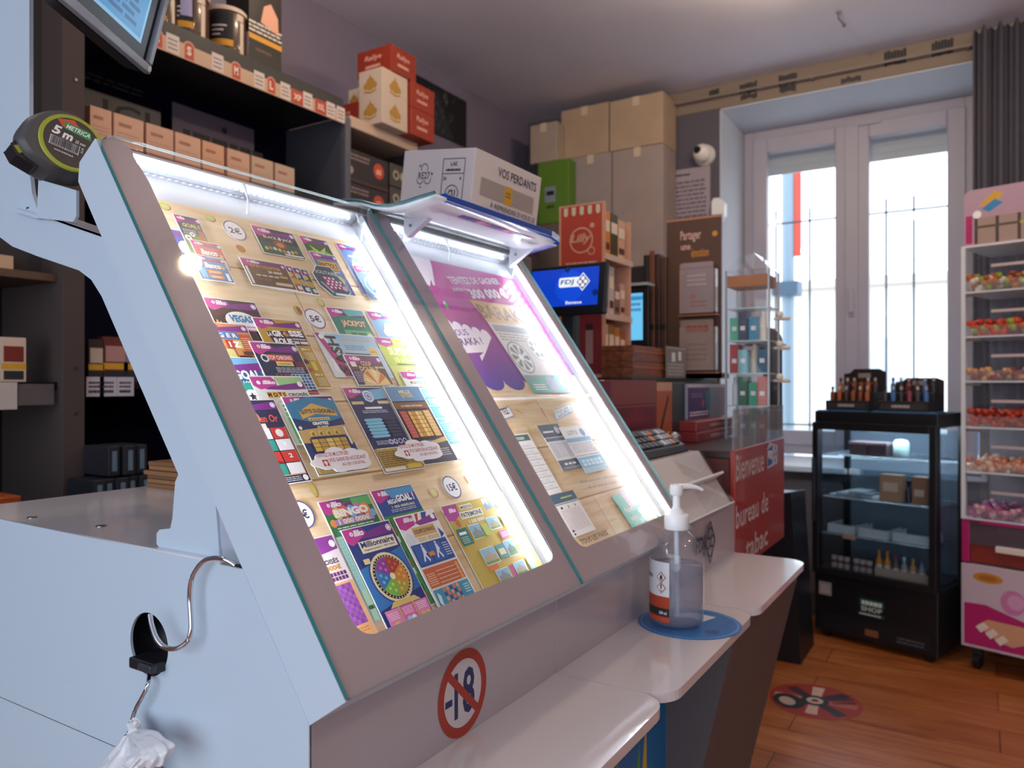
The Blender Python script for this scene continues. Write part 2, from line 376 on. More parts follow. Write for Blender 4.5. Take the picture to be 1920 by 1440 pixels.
# cartons: (px range) at X faces
def carton(px0,px1,py0,py1,X,dep,col,label,tape=True,z0=None):
    a=aX(px0,py1,X); b=aX(px1,py0,X); zb=z0 if z0 is not None else a.z
    m=mat(col,.7,noise=6); o=thing('carton',(X+dep/2,(a.y+b.y)/2,zb),label,'carton','cartons stacked against the window wall')
    MB().box(X,X+dep,b.y,a.y,zb,b.z,m).build('box',o,bevel=.004)
    if tape:
        MB().box(X-.001,X+dep,(a.y+b.y)/2-.02,(a.y+b.y)/2+.02,b.z-.05,b.z+.001,mat('#d8c3a6',.3)).build('tape',o)
    return b.z
TD=1.55
zE=carton(1148,1243,268,470,4.0,.21,'#a8938a','tall dull cream carton under the rightmost top carton',z0=TD)
zD=carton(1069,1146,284,390,4.0,.21,'#a3918c','tall dull cream carton right of the green box',z0=TD)
carton(1143,1243,170,268,3.995,.215,'#bf9f7c','cream carton on top of the stack nearest the dark wall strip',z0=zE+.001)
carton(1052,1141,190,287,4.0,.2,'#bb9c7a','cream carton on top of the stack left of the rightmost one',z0=zD+.001)
a=aX(1004,480,3.9); b=aX(1070,414,3.9); MB().box(3.9,3.99,b.y,a.y,TD,b.z,mat('#5e4638',.6,noise=6)).build('carton',label='brown carton under the green box in the back corner',cat='carton',group='cartons stacked against the window wall',bevel=.004)
gz=b.z+.0005
g=thing('green_box',(3.95,2.2,gz),'green box with a grey label beside the cream cartons','box')
a=aX(1008,415,3.9); b=aX(1066,296,3.9)
MB().box(3.9,3.99,b.y,a.y,gz,b.z,mat('#5f8626',.5)).build('box',g,bevel=.004)
l_=MB(Fr((3.899,a.y,0),(0,-1,0),(0,0,1),(-1,0,0))); l_.rect(.05,b.z-.24,.07,.09,mat('#8e94a0',.5)); l_.rect(.06,b.z-.2,.05,.025,INK); l_.rect(.06,b.z-.275,.05,.015,mat('#33461a',.5)); l_.build('label',g)
carton(994,1044,226,295,3.9,.095,'#b39c88','small cream carton on the green box in the corner',z0=b.z+.001)
# ================================================================ COUNTER
X0=.5025; X1=.985; X2=1.4436; X3=1.927; FY=.5312; SHZ=.777; BT=1.02
PF=Fr((X0,.4804,.9185),(1,0,0),(0,.5702,.8215))      # slanted display face: a along X, b up the slope, n out of the glass
MODW=.4722
TAUPE=mat('#bbaab1',.4,coat=.3); LAC=mat('#b3a8ad',.28,coat=.3); GREENEDGE=mat('#2f7a78',.15,coat=1)
GREY=mat('#575154',.55)
mods=[]
for i,(xa,xb,lb) in enumerate(((X0,X1,'white counter unit under the nearest lit display, with hook and no under 18 sticker'),
        (X1,X2,'middle white counter unit whose shelf holds the sanitizer bottle'),
        (X2,X3,'far white counter unit with the empty glossy end shelf'))):
    t=thing('counter_unit',((xa+xb)/2,.85,0),lb,'counter','counter units in a row'); mods.append(t)
    g=.0006
    topz=BT if i<2 else 1.03
    MB().box(xa+g,xb-g,.66,1.255,topz-.012,topz,mat('#e2e4ea',.2,coat=.4)).build('worktop',t,bevel=.002)
    f=MB(); f.box(xa+g,xb-g,FY,FY+.012,SHZ,.8842 if i<2 else .905,LAC)
    fp_=f.build('front_panel',t,bevel=.001); t['_f']=fp_.name
    # body below the shelf
    b=MB()
    b.box(xa+(.008 if i==0 else g),xb-g,.58,1.25,.0,.76,mat('#d5d8dd',.45)); b.build('body',t)
    # writing shelf with rounded outer corners
    yo=.3577
    pts=[(x,y,SHZ-.014) for x,y in rrect(xa+.001,yo,xb-.001,FY+.02,(.045 if i else .02,.045,.001,.001),8)]
    s_=MB(); s_.prism(pts,(0,0,.014),mat('#dcd6d8',.17,coat=.6)); s_.build('writing_shelf',t,bevel=.003)
u1,u2,u3=mods
# ---- side of the first unit: plate with the round cable hole
def sidep(y,z): return (X0,y,z)
cy,cz,cr_=.7778,.9147,.0345
n=18
hl=[(cy+cr_*math.cos(PI/2+PI*k/n),cz+cr_*math.sin(PI/2+PI*k/n)) for k in range(n+1)]      # top -> bottom via -Y
hr=[(cy+cr_*math.cos(-PI/2+PI*k/n),cz+cr_*math.sin(-PI/2+PI*k/n)) for k in range(n+1)]    # bottom -> top via +Y
zs=.787
near=[(cy,1.0185)]+hl[0:1]+hl[1:]+[(cy,zs),(FY,zs),(FY,.8847),(.6232,1.0165)]
far=[(cy,1.0185),(1.255,1.0225),(1.255,zs),(cy,zs)]+hr
sp=MB(); 
for pl_ in (near,far): sp.prism([sidep(y,z) for y,z in pl_],(.003,0,0),ENAMEL)
sp.build('side_panel',u1)
lp=MB(); lp.box(X0+.0012,X0+.005,FY,1.255,.0,zs-.0022,ENAMEL); lp.build('lower_side_panel',u1)
cp=MB(); cp.lathe([(cr_,0),(cr_,.045),(.0,.045)],(X0+.003,cy,cz),mat('#0d0d12',.35),28,ax=(1,0,0),cap=False)
cp.build('cable_hole_sleeve',u1)
# vertical end support panel under shelves 2 and 3
for (xa,xb,u) in ((1.36,X2-.001,u2),(X2+.001,1.92,u3)):
    lg=MB(); P=[(xa,.372,SHZ-.015),(xa,.575,SHZ-.015),(xa,.575,.0),(xa,.55,0)]
    lg.prism(P,(xb-xa,0,0),GREY); lg.build('sloping_front',u,bevel=.004)
lp=MB(); lp.box(X0+.01,X1-.001,.50,.575,.0,SHZ-.015,mat('#c6c3c6',.5)); lp.build('lower_front',u1)
lp=MB(); lp.box(X1+.001,1.358,.50,.575,.0,SHZ-.015,mat('#c6c3c6',.5)); lp.build('lower_front',u2)
po=MB(Fr((X1+.01,.4994,.08),(1,0,0),(0,0,1)))
po.rect(0,0,.36,.66,mat('#1c6fae',.45)); 
for k in range(9):
    a=k*.7; po.poly([(.01+.03*k,.05),(.06+.03*k,.07),(.05+.03*k,.45+.03*(k%4)),(.02+.03*k,.40)],mat(['#5f9a3a','#c9b23a','#2f8a6a'][k%3],.5))
po.rect(.0,.0,.36,.05,mat('#0f4f86',.45))
po.build('front_poster',u2)
# ---- no under 18 sticker
d18=MB(Fr((.7485,FY-.0006,.8295),(1,0,0),(0,0,1)))
RED=mat('#a93424',.45); NAVY=mat('#26305f',.45)
d18.disc(0,0,.0500,mat('#cfc8ca',.4),ry=.0518); 
d18.text('18',-.018,-.028,.042,.056,NAVY,.022); d18.rect(-.036,-.008,.014,.008,NAVY)
d18.ring(0,0,.0385,.0500,RED,48,1.035)
z=d18.up(); ca,sa=math.cos(-PI/4*.98),math.sin(-PI/4*.98)
d18.add([(x*ca-y*sa,x*sa+y*ca,z) for x,y in ((-.041,-.0048),(.041,-.0048),(.041,.0048),(-.041,.0048))],[(0,1,2,3)],RED)
d18.build('age_limit_sticker',bpy.data.objects[u1['_f']])
# ---- end unit: sloping wedge, lip, emblem
we=MB()
P=[(X2+.002,.525,.905),(X2+.002,.6077,1.032),(X2+.002,.66,1.032),(X2+.002,.66,.905)]
we.prism(P,(1.88-X2-.002,0,0),mat('#d9d4d4',.3,coat=.3)); we.build('sloping_desk',u3,bevel=.002)
WF=Fr((X2+.01,.525,.905),(1,0,0),(0,.0877,.127))
lipm=MB(WF); lipm.box(.05,.42,.072,.078,0,.03,WHITE); lipm.box(.05,.42,.0,.003,0,.012,WHITE); lipm.build('slip_ledge',u3,bevel=.001)
ac=MB(WF); ac.box(.20,.415,.004,.15,.012,.015,CLEAR); ac.box(.412,.415,.004,.15,.0,.012,CLEAR); ac.build('slip_cover',u3)
em=MB(Fr((1.60,.5246,.79),(1,0,0),(0,0,1)))
NV=mat('#2a2f45',.5)
em.text('FDJ',.0,.03,.07,.045,NV,.03,.12)
for (dx,dz) in ((0,.02),(0,-.02),(.017,0),(-.017,0)): em.ring(.105+dx,.052+dz,.010,.0145,NV,20)
z=em.up(); 
for a,b in (((.105,.005),(.142,.052)),((.142,.052),(.105,.1)),((.105,.1),(.068,.052)),((.068,.052),(.105,.005))):
    dv=Vector((b[0]-a[0],b[1]-a[1])).normalized()*.003; pv=(-dv.y,dv.x)
    em.add([(a[0]+pv[0],a[1]+pv[1],z),(b[0]+pv[0],b[1]+pv[1],z),(b[0]-pv[0],b[1]-pv[1],z),(a[0]-pv[0],a[1]-pv[1],z)],[(0,1,2,3)],NV)
em.build('front_emblem',bpy.data.objects[u3['_f']])
for u_ in mods: del u_['_f']
# screw heads on the first worktop
for px,py in ((60,971),(189,987)):
    p=aZ(px,py,BT); MB().lathe([(.006,0),(.006,.0012),(.003,.0016)],p,STEEL,14).build('screw_cap',u1)
# ================================================================ LIT DISPLAYS
plank_m=woodmat('pale plank print','#e8c99a','#f5dfb8','#fbecd2',(2.2,26,26),.28,(6.0,.0595,.0009,'#f4ebe0'),'X',coat=.35,seam='#b8986c')
LED=emit('#eef3ff',340.0,'#ffffff'); LEDBAR=emit('#e6f0ff',2.0,'#ffffff'); LEDTOP=emit('#f0f6ff',14.0,'#ffffff')
HOUS=mat('#c9d9e6',.4)
OP=(.046,.4447,.046)     # opening left, right, bottom (local)
displays=[]
def display(a0,label,w,left,right,led_l=True):
    t=thing('ticket_display',PF(a0+w/2,0,-.03),label,'display case','lit ticket displays on the counter'); displays.append(t)
    F=PF.at(a0+.0006,0,0); ww=w-.0012
    h=MB(F)
    P=[(0,0,-.006),(0,0,-.062),(0,.68,-.062),(0,.697,-.047),(0,.697,-.006)]
    h.prism(P,(.004,0,0),HOUS)
    h.prism([(ww-.004,y,z) for _,y,z in P],(.004,0,0),HOUS)
    h.box(.004,ww-.004,0,.004,-.062,-.006,HOUS); h.box(.004,ww-.004,.004,.693,-.062,-.058,HOUS)
    h.build('housing',t,bevel=.0015)
    MB(F).box(.004,ww-.004,.691,.695,-.058,-.008,mat('#b9bfca',.4)).build('top_plate',t)
    # inner side walls carrying the light strips
    iw=MB(F); iw.box(right+.0005,right+.004,.02,.69,-.058,-.0075,WHITE); iw.box(.008,.012,.02,.69,-.058,-.0075,WHITE); iw.box(.012,right,.02,.024,-.058,-.0075,WHITE)
    iw.build('inner_wall',t)
    MB(F).box(.012,right,.026,.69,-.0325,-.0315,mat('#dfe4ec',.35)).build('backing_board',t)
    # glazing with painted border
    go=rrect(0,0,ww,.7054,(.003,.003,.003,.03),8)
    gl=MB(F); gl.prism([(x,y,-.0045) for x,y in go],(0,0,.004),GLASS); glo=gl.build('glass',t)
    ge=MB(F); nn=len(go); ge.add([(x-.0002*(1 if x<ww/2 else -1),y,-.0052) for x,y in go]+[(x-.0002*(1 if x<ww/2 else -1),y,-.0004) for x,y in go],[(i,(i+1)%nn,nn+(i+1)%nn,nn+i) for i in range(nn) if not (go[i][1]>.7 and go[(i+1)%nn][1]>.7)],GREENEDGE if a0<.1 else mat('#7fc0c0',.2,coat=1))  # second display's edge gets a paler teal, its lit look put into the colour
    ge.add([(x,y,-.0052) for x,y in go]+[(x,y,-.0004) for x,y in go],[(i,(i+1)%nn,nn+(i+1)%nn,nn+i) for i in range(nn) if (go[i][1]>.7 and go[(i+1)%nn][1]>.7)],mat('#d6ebea',.2,coat=1))  # bright highlight along the top edge painted as a pale colour
    ge.build('glass_edge',glo)
    bo=MB(F); nq=8
    z=-.0052
    # border as one ring: left band (rounded top), bottom band, right band (curved top)
    out=[(0,0),(ww,0)]
    top_l=[(left-.002,.655),(left-.006,.68)]+[(.5*left+.5*left*math.cos(PI*k/10)*.9-.002*0,.683+.0225*math.sin(PI*k/10)) for k in range(1,11)]
    inner=[(x,y) for x,y in rrect(left,OP[2],right,.705,(.022,.022,.0,.0),6)]
    bl=inner[0:7]; br_=inner[7:14]
    o2=OP[2]; rr_=.022
    bo.prism([(0,.68,z),(0,0,z),(left,0,z),(left,.64,z)]+[(x,y,z) for x,y in top_l],(0,0,.0006),TAUPE)
    bo.prism([(left,0,z),(ww,0,z),(ww,o2,z),(left,o2,z)],(0,0,.0006),TAUPE)
    bo.prism([(ww,o2,z),(ww,.70,z),(ww-.003,.7045,z),(right+.012,.69,z),(right+.004,.67,z),(right,.64,z),(right,o2,z)],(0,0,.0006),TAUPE)
    bo.prism([(left,o2,z)]+[(x,y,z) for x,y in bl[::-1]],(0,0,.0006),TAUPE); bo.prism([(right,o2,z)]+[(x,y,z) for x,y in br_[::-1]],(0,0,.0006),TAUPE)
    bo.build('painted_border',glo)
    # light strips
    for nm,xx,sg in (('light_strip',right-.0002,-1),('light_strip',.0125,1)):
        ls=MB(F); b=.062; led_=LED
        ls.add([(xx,.05,-.020),(xx,.675,-.020),(xx,.675,-.0085),(xx,.05,-.0085)],[(0,1,2,3)],LEDBAR)
        while b<.64:
            x2=xx+sg*.0006; ls.add([(x2,b,-.0168),(x2,b+.0062,-.0168),(x2,b+.0062,-.0118),(x2,b,-.0118)],[(0,1,2,3)],LED); b+=.0165
        ls.build(nm,t)
    rl=MB(F)
    rl.prism([(.02,.688,-.010),(.02,.688,-.024),(.02,.676,-.026),(.02,.672,-.018)],(right-.03,0,0),CLEAR)
    rlo=rl.build('light_rail',t)
    rd=MB(F); a=.03
    while a<right-.02: rd.add([(a,.6855,-.0145),(a+.0045,.6855,-.0145),(a+.0045,.6855,-.0195),(a,.6855,-.0195)],[(0,1,2,3)],LEDTOP); a+=.0105
    rd.build('rail_lights',rlo)
    for a in (.205,right-.012):
        cl=MB(F); cl.prism([(a,.69,-.009),(a,.66,-.013),(a,.652,-.022),(a,.66,-.029),(a,.69,-.029)],(.004,0,0),CLEAR); cl.prism([(a-.012,.664,-.006),(a+.016,.664,-.006),(a+.003,.645,-.006)],(0,0,-.002),CLEAR)
        cl.tube([(a+.002,.69,-.008),(a+.002,.664,-.012),(a+.002,.648,-.026)],.0022,mat('#dfe6ee',.2),6)
        cl.build('clip',t)
    return t
D1=display(0,'nearest lit display case full of scratch tickets on planks',MODW-.0015,.046,.4447)
D2=display(MODW,'second lit display case with the large magenta sheet',MODW,.046,.4485)
# ---- plank poster of the first display, coins printed on it
pb=MB(PF.at(0,0,-.0305)); pb.rect(.0125,.03,.4318,.6135,plank_m)
for (a,b,rx,ry,c) in ((.078,.634,.0075,.006,'#cfd07c'),(.1415,.63,.0075,.006,'#cdd27e'),(.169,.583,.0062,.0058,'#cf8534'),(.216,.4845,.0062,.0072,'#d9c860'),(.268,.504,.0062,.0075,'#d8d38a'),(.101,.222,.004,.0095,'#d9cc70'),(.2955,.191,.0075,.0075,'#e2d48e'),(.376,.2,.002,.006,'#c08a45')):
    pb.disc(a+.001,b-.001,rx*1.08,mat('#a5793a',.5),ry*1.08); pb.disc(a,b,rx,mat(c,.35),ry); pb.ring(a,b,rx*.72,rx*.8,mat('#b79f4c',.4),20,ry/rx)
pb.disc(.2185,.4845,.003,mat('#a5501f',.4),.006)
for k in range(5): pb.lines(.20,.2195-.0035*0-.003*k*0,.1,.009,4,mat('#b89a70',.6),.35,k)
pb.build('plank_poster',D1)
# ---- poster of the second display
grm,nn_,ll_,bb_=newmat('magenta to violet print')
tc=nn_.new('ShaderNodeTexCoord'); sx=nn_.new('ShaderNodeSeparateXYZ'); ll_.new(tc.outputs['Generated'],sx.inputs[0])
rp=nn_.new('ShaderNodeValToRGB'); ll_.new(sx.outputs['Z'],rp.inputs[0]); e=rp.color_ramp.elements
e[0].position=.0; e[0].color=lin('#5d4fa6'); e[1].position=.95; e[1].color=lin('#c8409c')
x_=e.new(.25); x_.color=lin('#8e459f'); x_=e.new(.6); x_.color=lin('#b52f90')
ll_.new(rp.outputs[0],bb_.inputs['Base Color']); bb_.inputs['Roughness'].default_value=.22; bb_.inputs['Coat Weight'].default_value=.5; bb_.inputs['Coat Roughness'].default_value=.12
p2=MB(PF.at(0,0,-.0305)); R2=MODW+.4485
p2.rect(MODW+.0125,.03,R2-MODW-.0125,.6135,plank_m)
p2.build('plank_poster',D2)
mg=MB(PF.at(0,0,-.0303))
lobes=[(R2-.001,.385)]+[(.705,.368)]
for c0,rr in ((.665,.035),(.595,.035)):
    lobes+=[(c0+rr*math.cos(t),.372+.022*math.sin(t)) for t in [-PI*k/8 for k in range(0,9)]]
mg.poly([(R2-.001,.6435),(.4865,.6435),(.4865,.372)]+lobes[::-1],grm)
mg.build('magenta_sheet',D2)
pr=MB(PF.at(0,0,-.0300))
MG=mat('#f6ecf4',.3); GOLD=mat('#d8b066',.35); PALE=mat('#d9d6cf',.35); TEALP=mat('#4fa392',.35)
# speech bubble
bb=[(.535,.49)]
for k in range(5): bb+=[(.545+.026*k+.013-.013*math.cos(t),.4905-.004*k+.011*math.sin(t)) for t in [PI*j/6 for j in range(7)]]
bb+=[(.676,.468),(.634,.437),(.598,.412),(.597,.408),(.60,.423),(.62,.432),(.535,.425)]
pr.poly(bb,MG); pr.text('TOUS',.552,.463,.055,.014,mat('#7c3f8f',.4),.012,0,.1); pr.text('BARAKA ?',.535,.440,.104,.016,mat('#4a2b6f',.4),.02,0,.1)
tb=[(.535,.645),(.535,.585)]+[(.535+.012*k,.580-.006*(k%2)) for k in range(1,4)]+[(.585,.592),(.582,.578),(.588,.578),(.615,.628),(.62,.643)]
pr.poly(tb,MG)
pr.poly([(.580,.535),(.592,.548),(.592,.53),(.584,.522)],mat('#3f9a4c',.3)); pr.poly([(.582,.538),(.588,.545),(.587,.534)],W_)
pr.text('TENTEZ DE GAGNER',.646,.5905,.196,.017,MG,.03,0,.13); pr.text('JUSQU\'À',.640,.571,.052,.011,MG,.025,0,.13); pr.text('300 000 €',.6925,.560,.15,.026,MG,.045,0,.13)
# the large printed ticket
pr.poly([(.676,.557),(.90,.560),(.905,.51),(.694,.506)],GOLD)
pr.text('BARAKA',.688,.515,.185,.034,mat('#8a6a3a',.4),.02)
pr.poly([(.694,.506),(.90,.51),(.90,.342),(.71,.342)],PALE)
pr.rect(.705,.485,.19,.016,mat('#8e9298',.4)); pr.lines(.71,.463,.15,.02,3,mat('#9a9c96',.4))
pr.disc(.742,.425,.038,mat('#8f948f',.4)); pr.disc(.742,.425,.034,mat('#dfe2dd',.35))
for k in range(8):
    t=k*PI/4; pr.poly([(.742+.006*math.cos(t),.425+.006*math.sin(t)),(.742+.028*math.cos(t-.25),.425+.028*math.sin(t-.25)),(.742+.031*math.cos(t),.425+.031*math.sin(t)),(.742+.028*math.cos(t+.25),.425+.028*math.sin(t+.25))],mat('#6c7674',.4))
pr.disc(.742,.425,.007,W_)
pr.disc(.822,.448,.030,mat('#b9bcb4',.4)); pr.disc(.822,.448,.026,mat('#e3e5df',.35))
for k in range(6):
    t=k*PI/3; pr.disc(.822+.016*math.cos(t),.448+.016*math.sin(t),.006,mat('#8b9694',.4))
pr.poly([(.71,.342),(.71,.383),(.90,.385),(.90,.342)],TEALP); pr.disc(.80,.365,.018,mat('#a7aed0',.4)); pr.disc(.85,.368,.014,mat('#d6c0cf',.4)); pr.rect(.715,.372,.05,.007,mat('#7b8a84',.4)); pr.lines(.725,.348,.045,.016,3,W_)
# ledge zone prints
pr.poly([(.560,.312),(.597,.317),(.597,.296),(.56,.291)],mat('#8b93a8',.4)); pr.poly([(.562,.310),(.595,.315),(.595,.298),(.562,.293)],mat('#eef0f4',.4)); pr.text('GRATTEZ',.535,.296,.054,.012,NV,.02,0,.12)
pr.poly([(.7415,.3033),(.822,.3166),(.813,.2958),(.729,.2815)],mat('#9fb0c0',.4)); pr.poly([(.7435,.302),(.819,.3144),(.8115,.2975),(.732,.284)],mat('#e6eaec',.4)); pr.text('COCHEZ',.744,.287,.062,.013,mat('#7f93a8',.4),.015,0,.15)
pr.poly([(.612,.312),(.628,.302),(.632,.298),(.614,.307)],mat('#c9a24e',.4)); pr.poly([(.612,.283),(.625,.276),(.630,.262),(.618,.268)],mat('#d6d07c',.4)); pr.disc(.70,.302,.003,mat('#c58a4a',.4),.009)
pr.text('Jouez aussi avec votre mobile',.682,.152,.155,.0075,mat('#7a6b66',.4),.004,.1,-.03); pr.text('ou sur internet via fdj.fr',.70,.139,.118,.007,mat('#7a6b66',.4),.004,.1,-.03)
pr.poly([(.763,.115),(.905,.128),(.905,.04),(.772,.036)],mat('#58b79a',.35)); pr.poly([(.80,.12),(.862,.126),(.86,.09),(.81,.083)],mat('#e6c3cf',.35)); pr.poly([(.835,.08),(.893,.085),(.892,.05),(.842,.045)],mat('#ead9a0',.35))
pr.disc(.833,.105,.012,mat('#f2e2ea',.35)); pr.disc(.878,.108,.012,mat('#cf7fa0',.35)); pr.text('Pochette',.781,.078,.042,.011,W_,.02); pr.text('cadeau',.783,.062,.036,.010,W_,.02); pr.lines(.785,.047,.034,.009,2,W_)
pr.text('TOUS LES PARIS',.576,.0545,.098,.009,mat('#6d5340',.4),.015,.1)
pr.build('printed_motifs',D2)
MB(PF.at(0,0,0)).box(MODW+.013,R2-.001,.3295,.3335,-.030,-.024,mat('#efe6da',.3)).build('poster_ledge',D2,bevel=.001)
# play slips lying on the ledge zone
def slip(a0,b1,a1,b0,lay,label,kind):
    m=MB(PF.at(a0,b0,-.0292+.0012*lay)); w=a1-a0; h=b1-b0
    m.box(0,w,0,h,0,.0004,PAPER); m.lv=.0004
    if kind==0:
        m.rect(.0,h*.72,w,h*.28,mat('#38465f',.4)); m.lines(w*.1,h*.80,w*.5,h*.08,1,W_); m.disc(w*.78,h*.86,w*.1,mat('#cdd5e0',.4)); m.rect(w*.02,h*.63,w*.96,h*.075,mat('#5f6f8a',.4)); m.grid(w*.05,h*.25,w*.9,h*.37,3,1,mat('#d5d9e2',.4),.12); m.rect(0,0,w,h*.22,mat('#38465f',.4)); m.grid(w*.2,h*.1,w*.6,h*.06,3,1,W_,.3); m.lines(w*.1,h*.02,w*.8,h*.05,2,mat('#aeb6c4',.4))
    elif kind==1:
        m.text('LOTO',w*.2,h*.82,w*.4,h*.09,mat('#8194ad',.4),.03); m.disc(w*.8,h*.85,w*.09,mat('#6c8fc0',.4)); m.rect(0,h*.66,w,h*.09,mat('#6fa8d0',.4)); m.lines(w*.05,h*.42,w*.9,h*.22,7,mat('#b9bfca',.4)); m.rect(0,h*.36,w,h*.012,mat('#a04c6f',.4)); m.rect(0,h*.1,w,h*.23,mat('#66b2d8',.4)); m.grid(w*.08,h*.14,w*.84,h*.14,5,2,mat('#cfe6f2',.4),.25); m.rect(0,0,w,h*.09,mat('#a9cdd8',.4))
    elif kind==2:
        m.rect(w*.1,h*.88,w*.85,h*.1,mat('#2f5f57',.4)); m.lines(w*.25,h*.9,w*.5,h*.05,2,W_)
        for k in range(8): m.rect(w*.2,h*(.08+.095*k),w*.75,h*.006,mat('#4a4a58',.4)); m.lines(w*.3,h*(.1+.095*k),w*.5,h*.05,2,mat('#c9c9d2',.4),.4,k)
    else:
        m.rect(0,h*.78,w,h*.22,mat('#33566b',.4)); m.lines(w*.35,h*.85,w*.5,h*.07,1,mat('#b9d36a',.4)); m.rect(w*.02,h*.74,w*.96,h*.025,mat('#7c8a90',.4)); 
        for k in range(3): m.text(str(k+1),w*(.15+.28*k),h*.64,w*.08,h*.05,INK,.01)
        m.lines(w*.08,h*.12,w*.84,h*.5,14,mat('#d3a7b3',.4),.3); m.rect(w*.1,h*.1,w*.07,h*.05,INK); m.rect(w*.1,h*.03,w*.07,h*.04,INK)
    return m.build('play_slip',label=label,cat='play slip',group='play slips in the second display')
slip(.650,.2745,.7265,.1815,0,'white play slip with dark blue bands, left of the pale blue one',0)
slip(.7195,.2655,.818,.168,1,'pale blue and white play slip beside the dark banded one',1)
slip(.530,.262,.6085,.147,0,'long white ruled play slip with dark green heading',2)
slip(.560,.1454,.6415,.0700,1,'white play slip with teal heading in the lower left corner',3)
# ---- canopy over the second display
ca=thing('display_canopy',(1.2,.83,1.49),'white curved acrylic canopy with a blue front band over second display','canopy')
prof=[(.95,1.512),(.905,1.5085),(.882,1.5035),(.853,1.494),(.825,1.4895),(.795,1.4905),(.765,1.4945),(.731,1.4985)]
cm=MB(); nx=14; xs=[.955+(1.452-.955)*k/nx for k in range(nx+1)]
vs=[]; 
for i,x in enumerate(xs):
    cut=max(0,(x-1.335)/.117); 
    for j,(y,z) in enumerate(prof):
        yy=y
        if cut>0:
            lim=.731+.125*(1-math.sqrt(max(0,1-cut*cut)))
            yy=max(y,lim) if j>0 else y
        vs.append((x,yy,z))
npf=len(prof); fs=[(i*npf+j,(i+1)*npf+j,(i+1)*npf+j+1,i*npf+j+1) for i in range(nx) for j in range(npf-1)]
cm.add(vs,fs,mat('#e8edf2',.16,coat=.5),True); c1=cm.build('sheet',ca); sd=c1.modifiers.new('Solidify','SOLIDIFY'); sd.thickness=.005; sd.offset=1
ce=MB(); ce.tube([(.954,y,z+.0022) for y,z in prof],.0028,mat('#3d6f72',.2,coat=1),6); ce.build('left_edge',ca)
bl=MB(); bl.prism([(.985,.7305,1.4925),(.985,.7305,1.506),(.985,.742,1.506),(.985,.742,1.4925)],(.35,0,0),mat('#1750b4',.25,coat=.5))
bl.prism([(1.335,.7305,1.4925),(1.335,.742,1.4925),(1.39,.754,1.4925),(1.42,.775,1.4925),(1.425,.768,1.4925),(1.394,.744,1.4925)],(0,0,.0135),mat('#1750b4',.25,coat=.5)); bl.build('blue_band',ca,bevel=.002)
ba=MB(); ba.box(1.0,1.33,.757,.775,1.481,1.488,CLEAR); ba.build('acrylic_bar',ca)
bp=MB(); 
for k in range(14): bp.box(1.07+.0175*k,1.0875+.0175*k,.7575,.7745,1.4885,1.4893,mat(['#7a4aa6','#9f4f9f','#c76aa8','#4a55b8','#e2a0c6'][(k*3)%5],.35))
bp.build('painted_reflection',ca)  # reflection of the printed graphics under the canopy, painted as coloured tiles
for xx in (1.035,1.385):
    b=MB(); b.prism([(xx,.80,1.489),(xx,.86,1.493),(xx,.862,1.45)],(.012,0,0),mat('#cdd3da',.4)); b.ball((xx-.002,.845,1.475),.003,STEEL,8); b.build('bracket',ca)
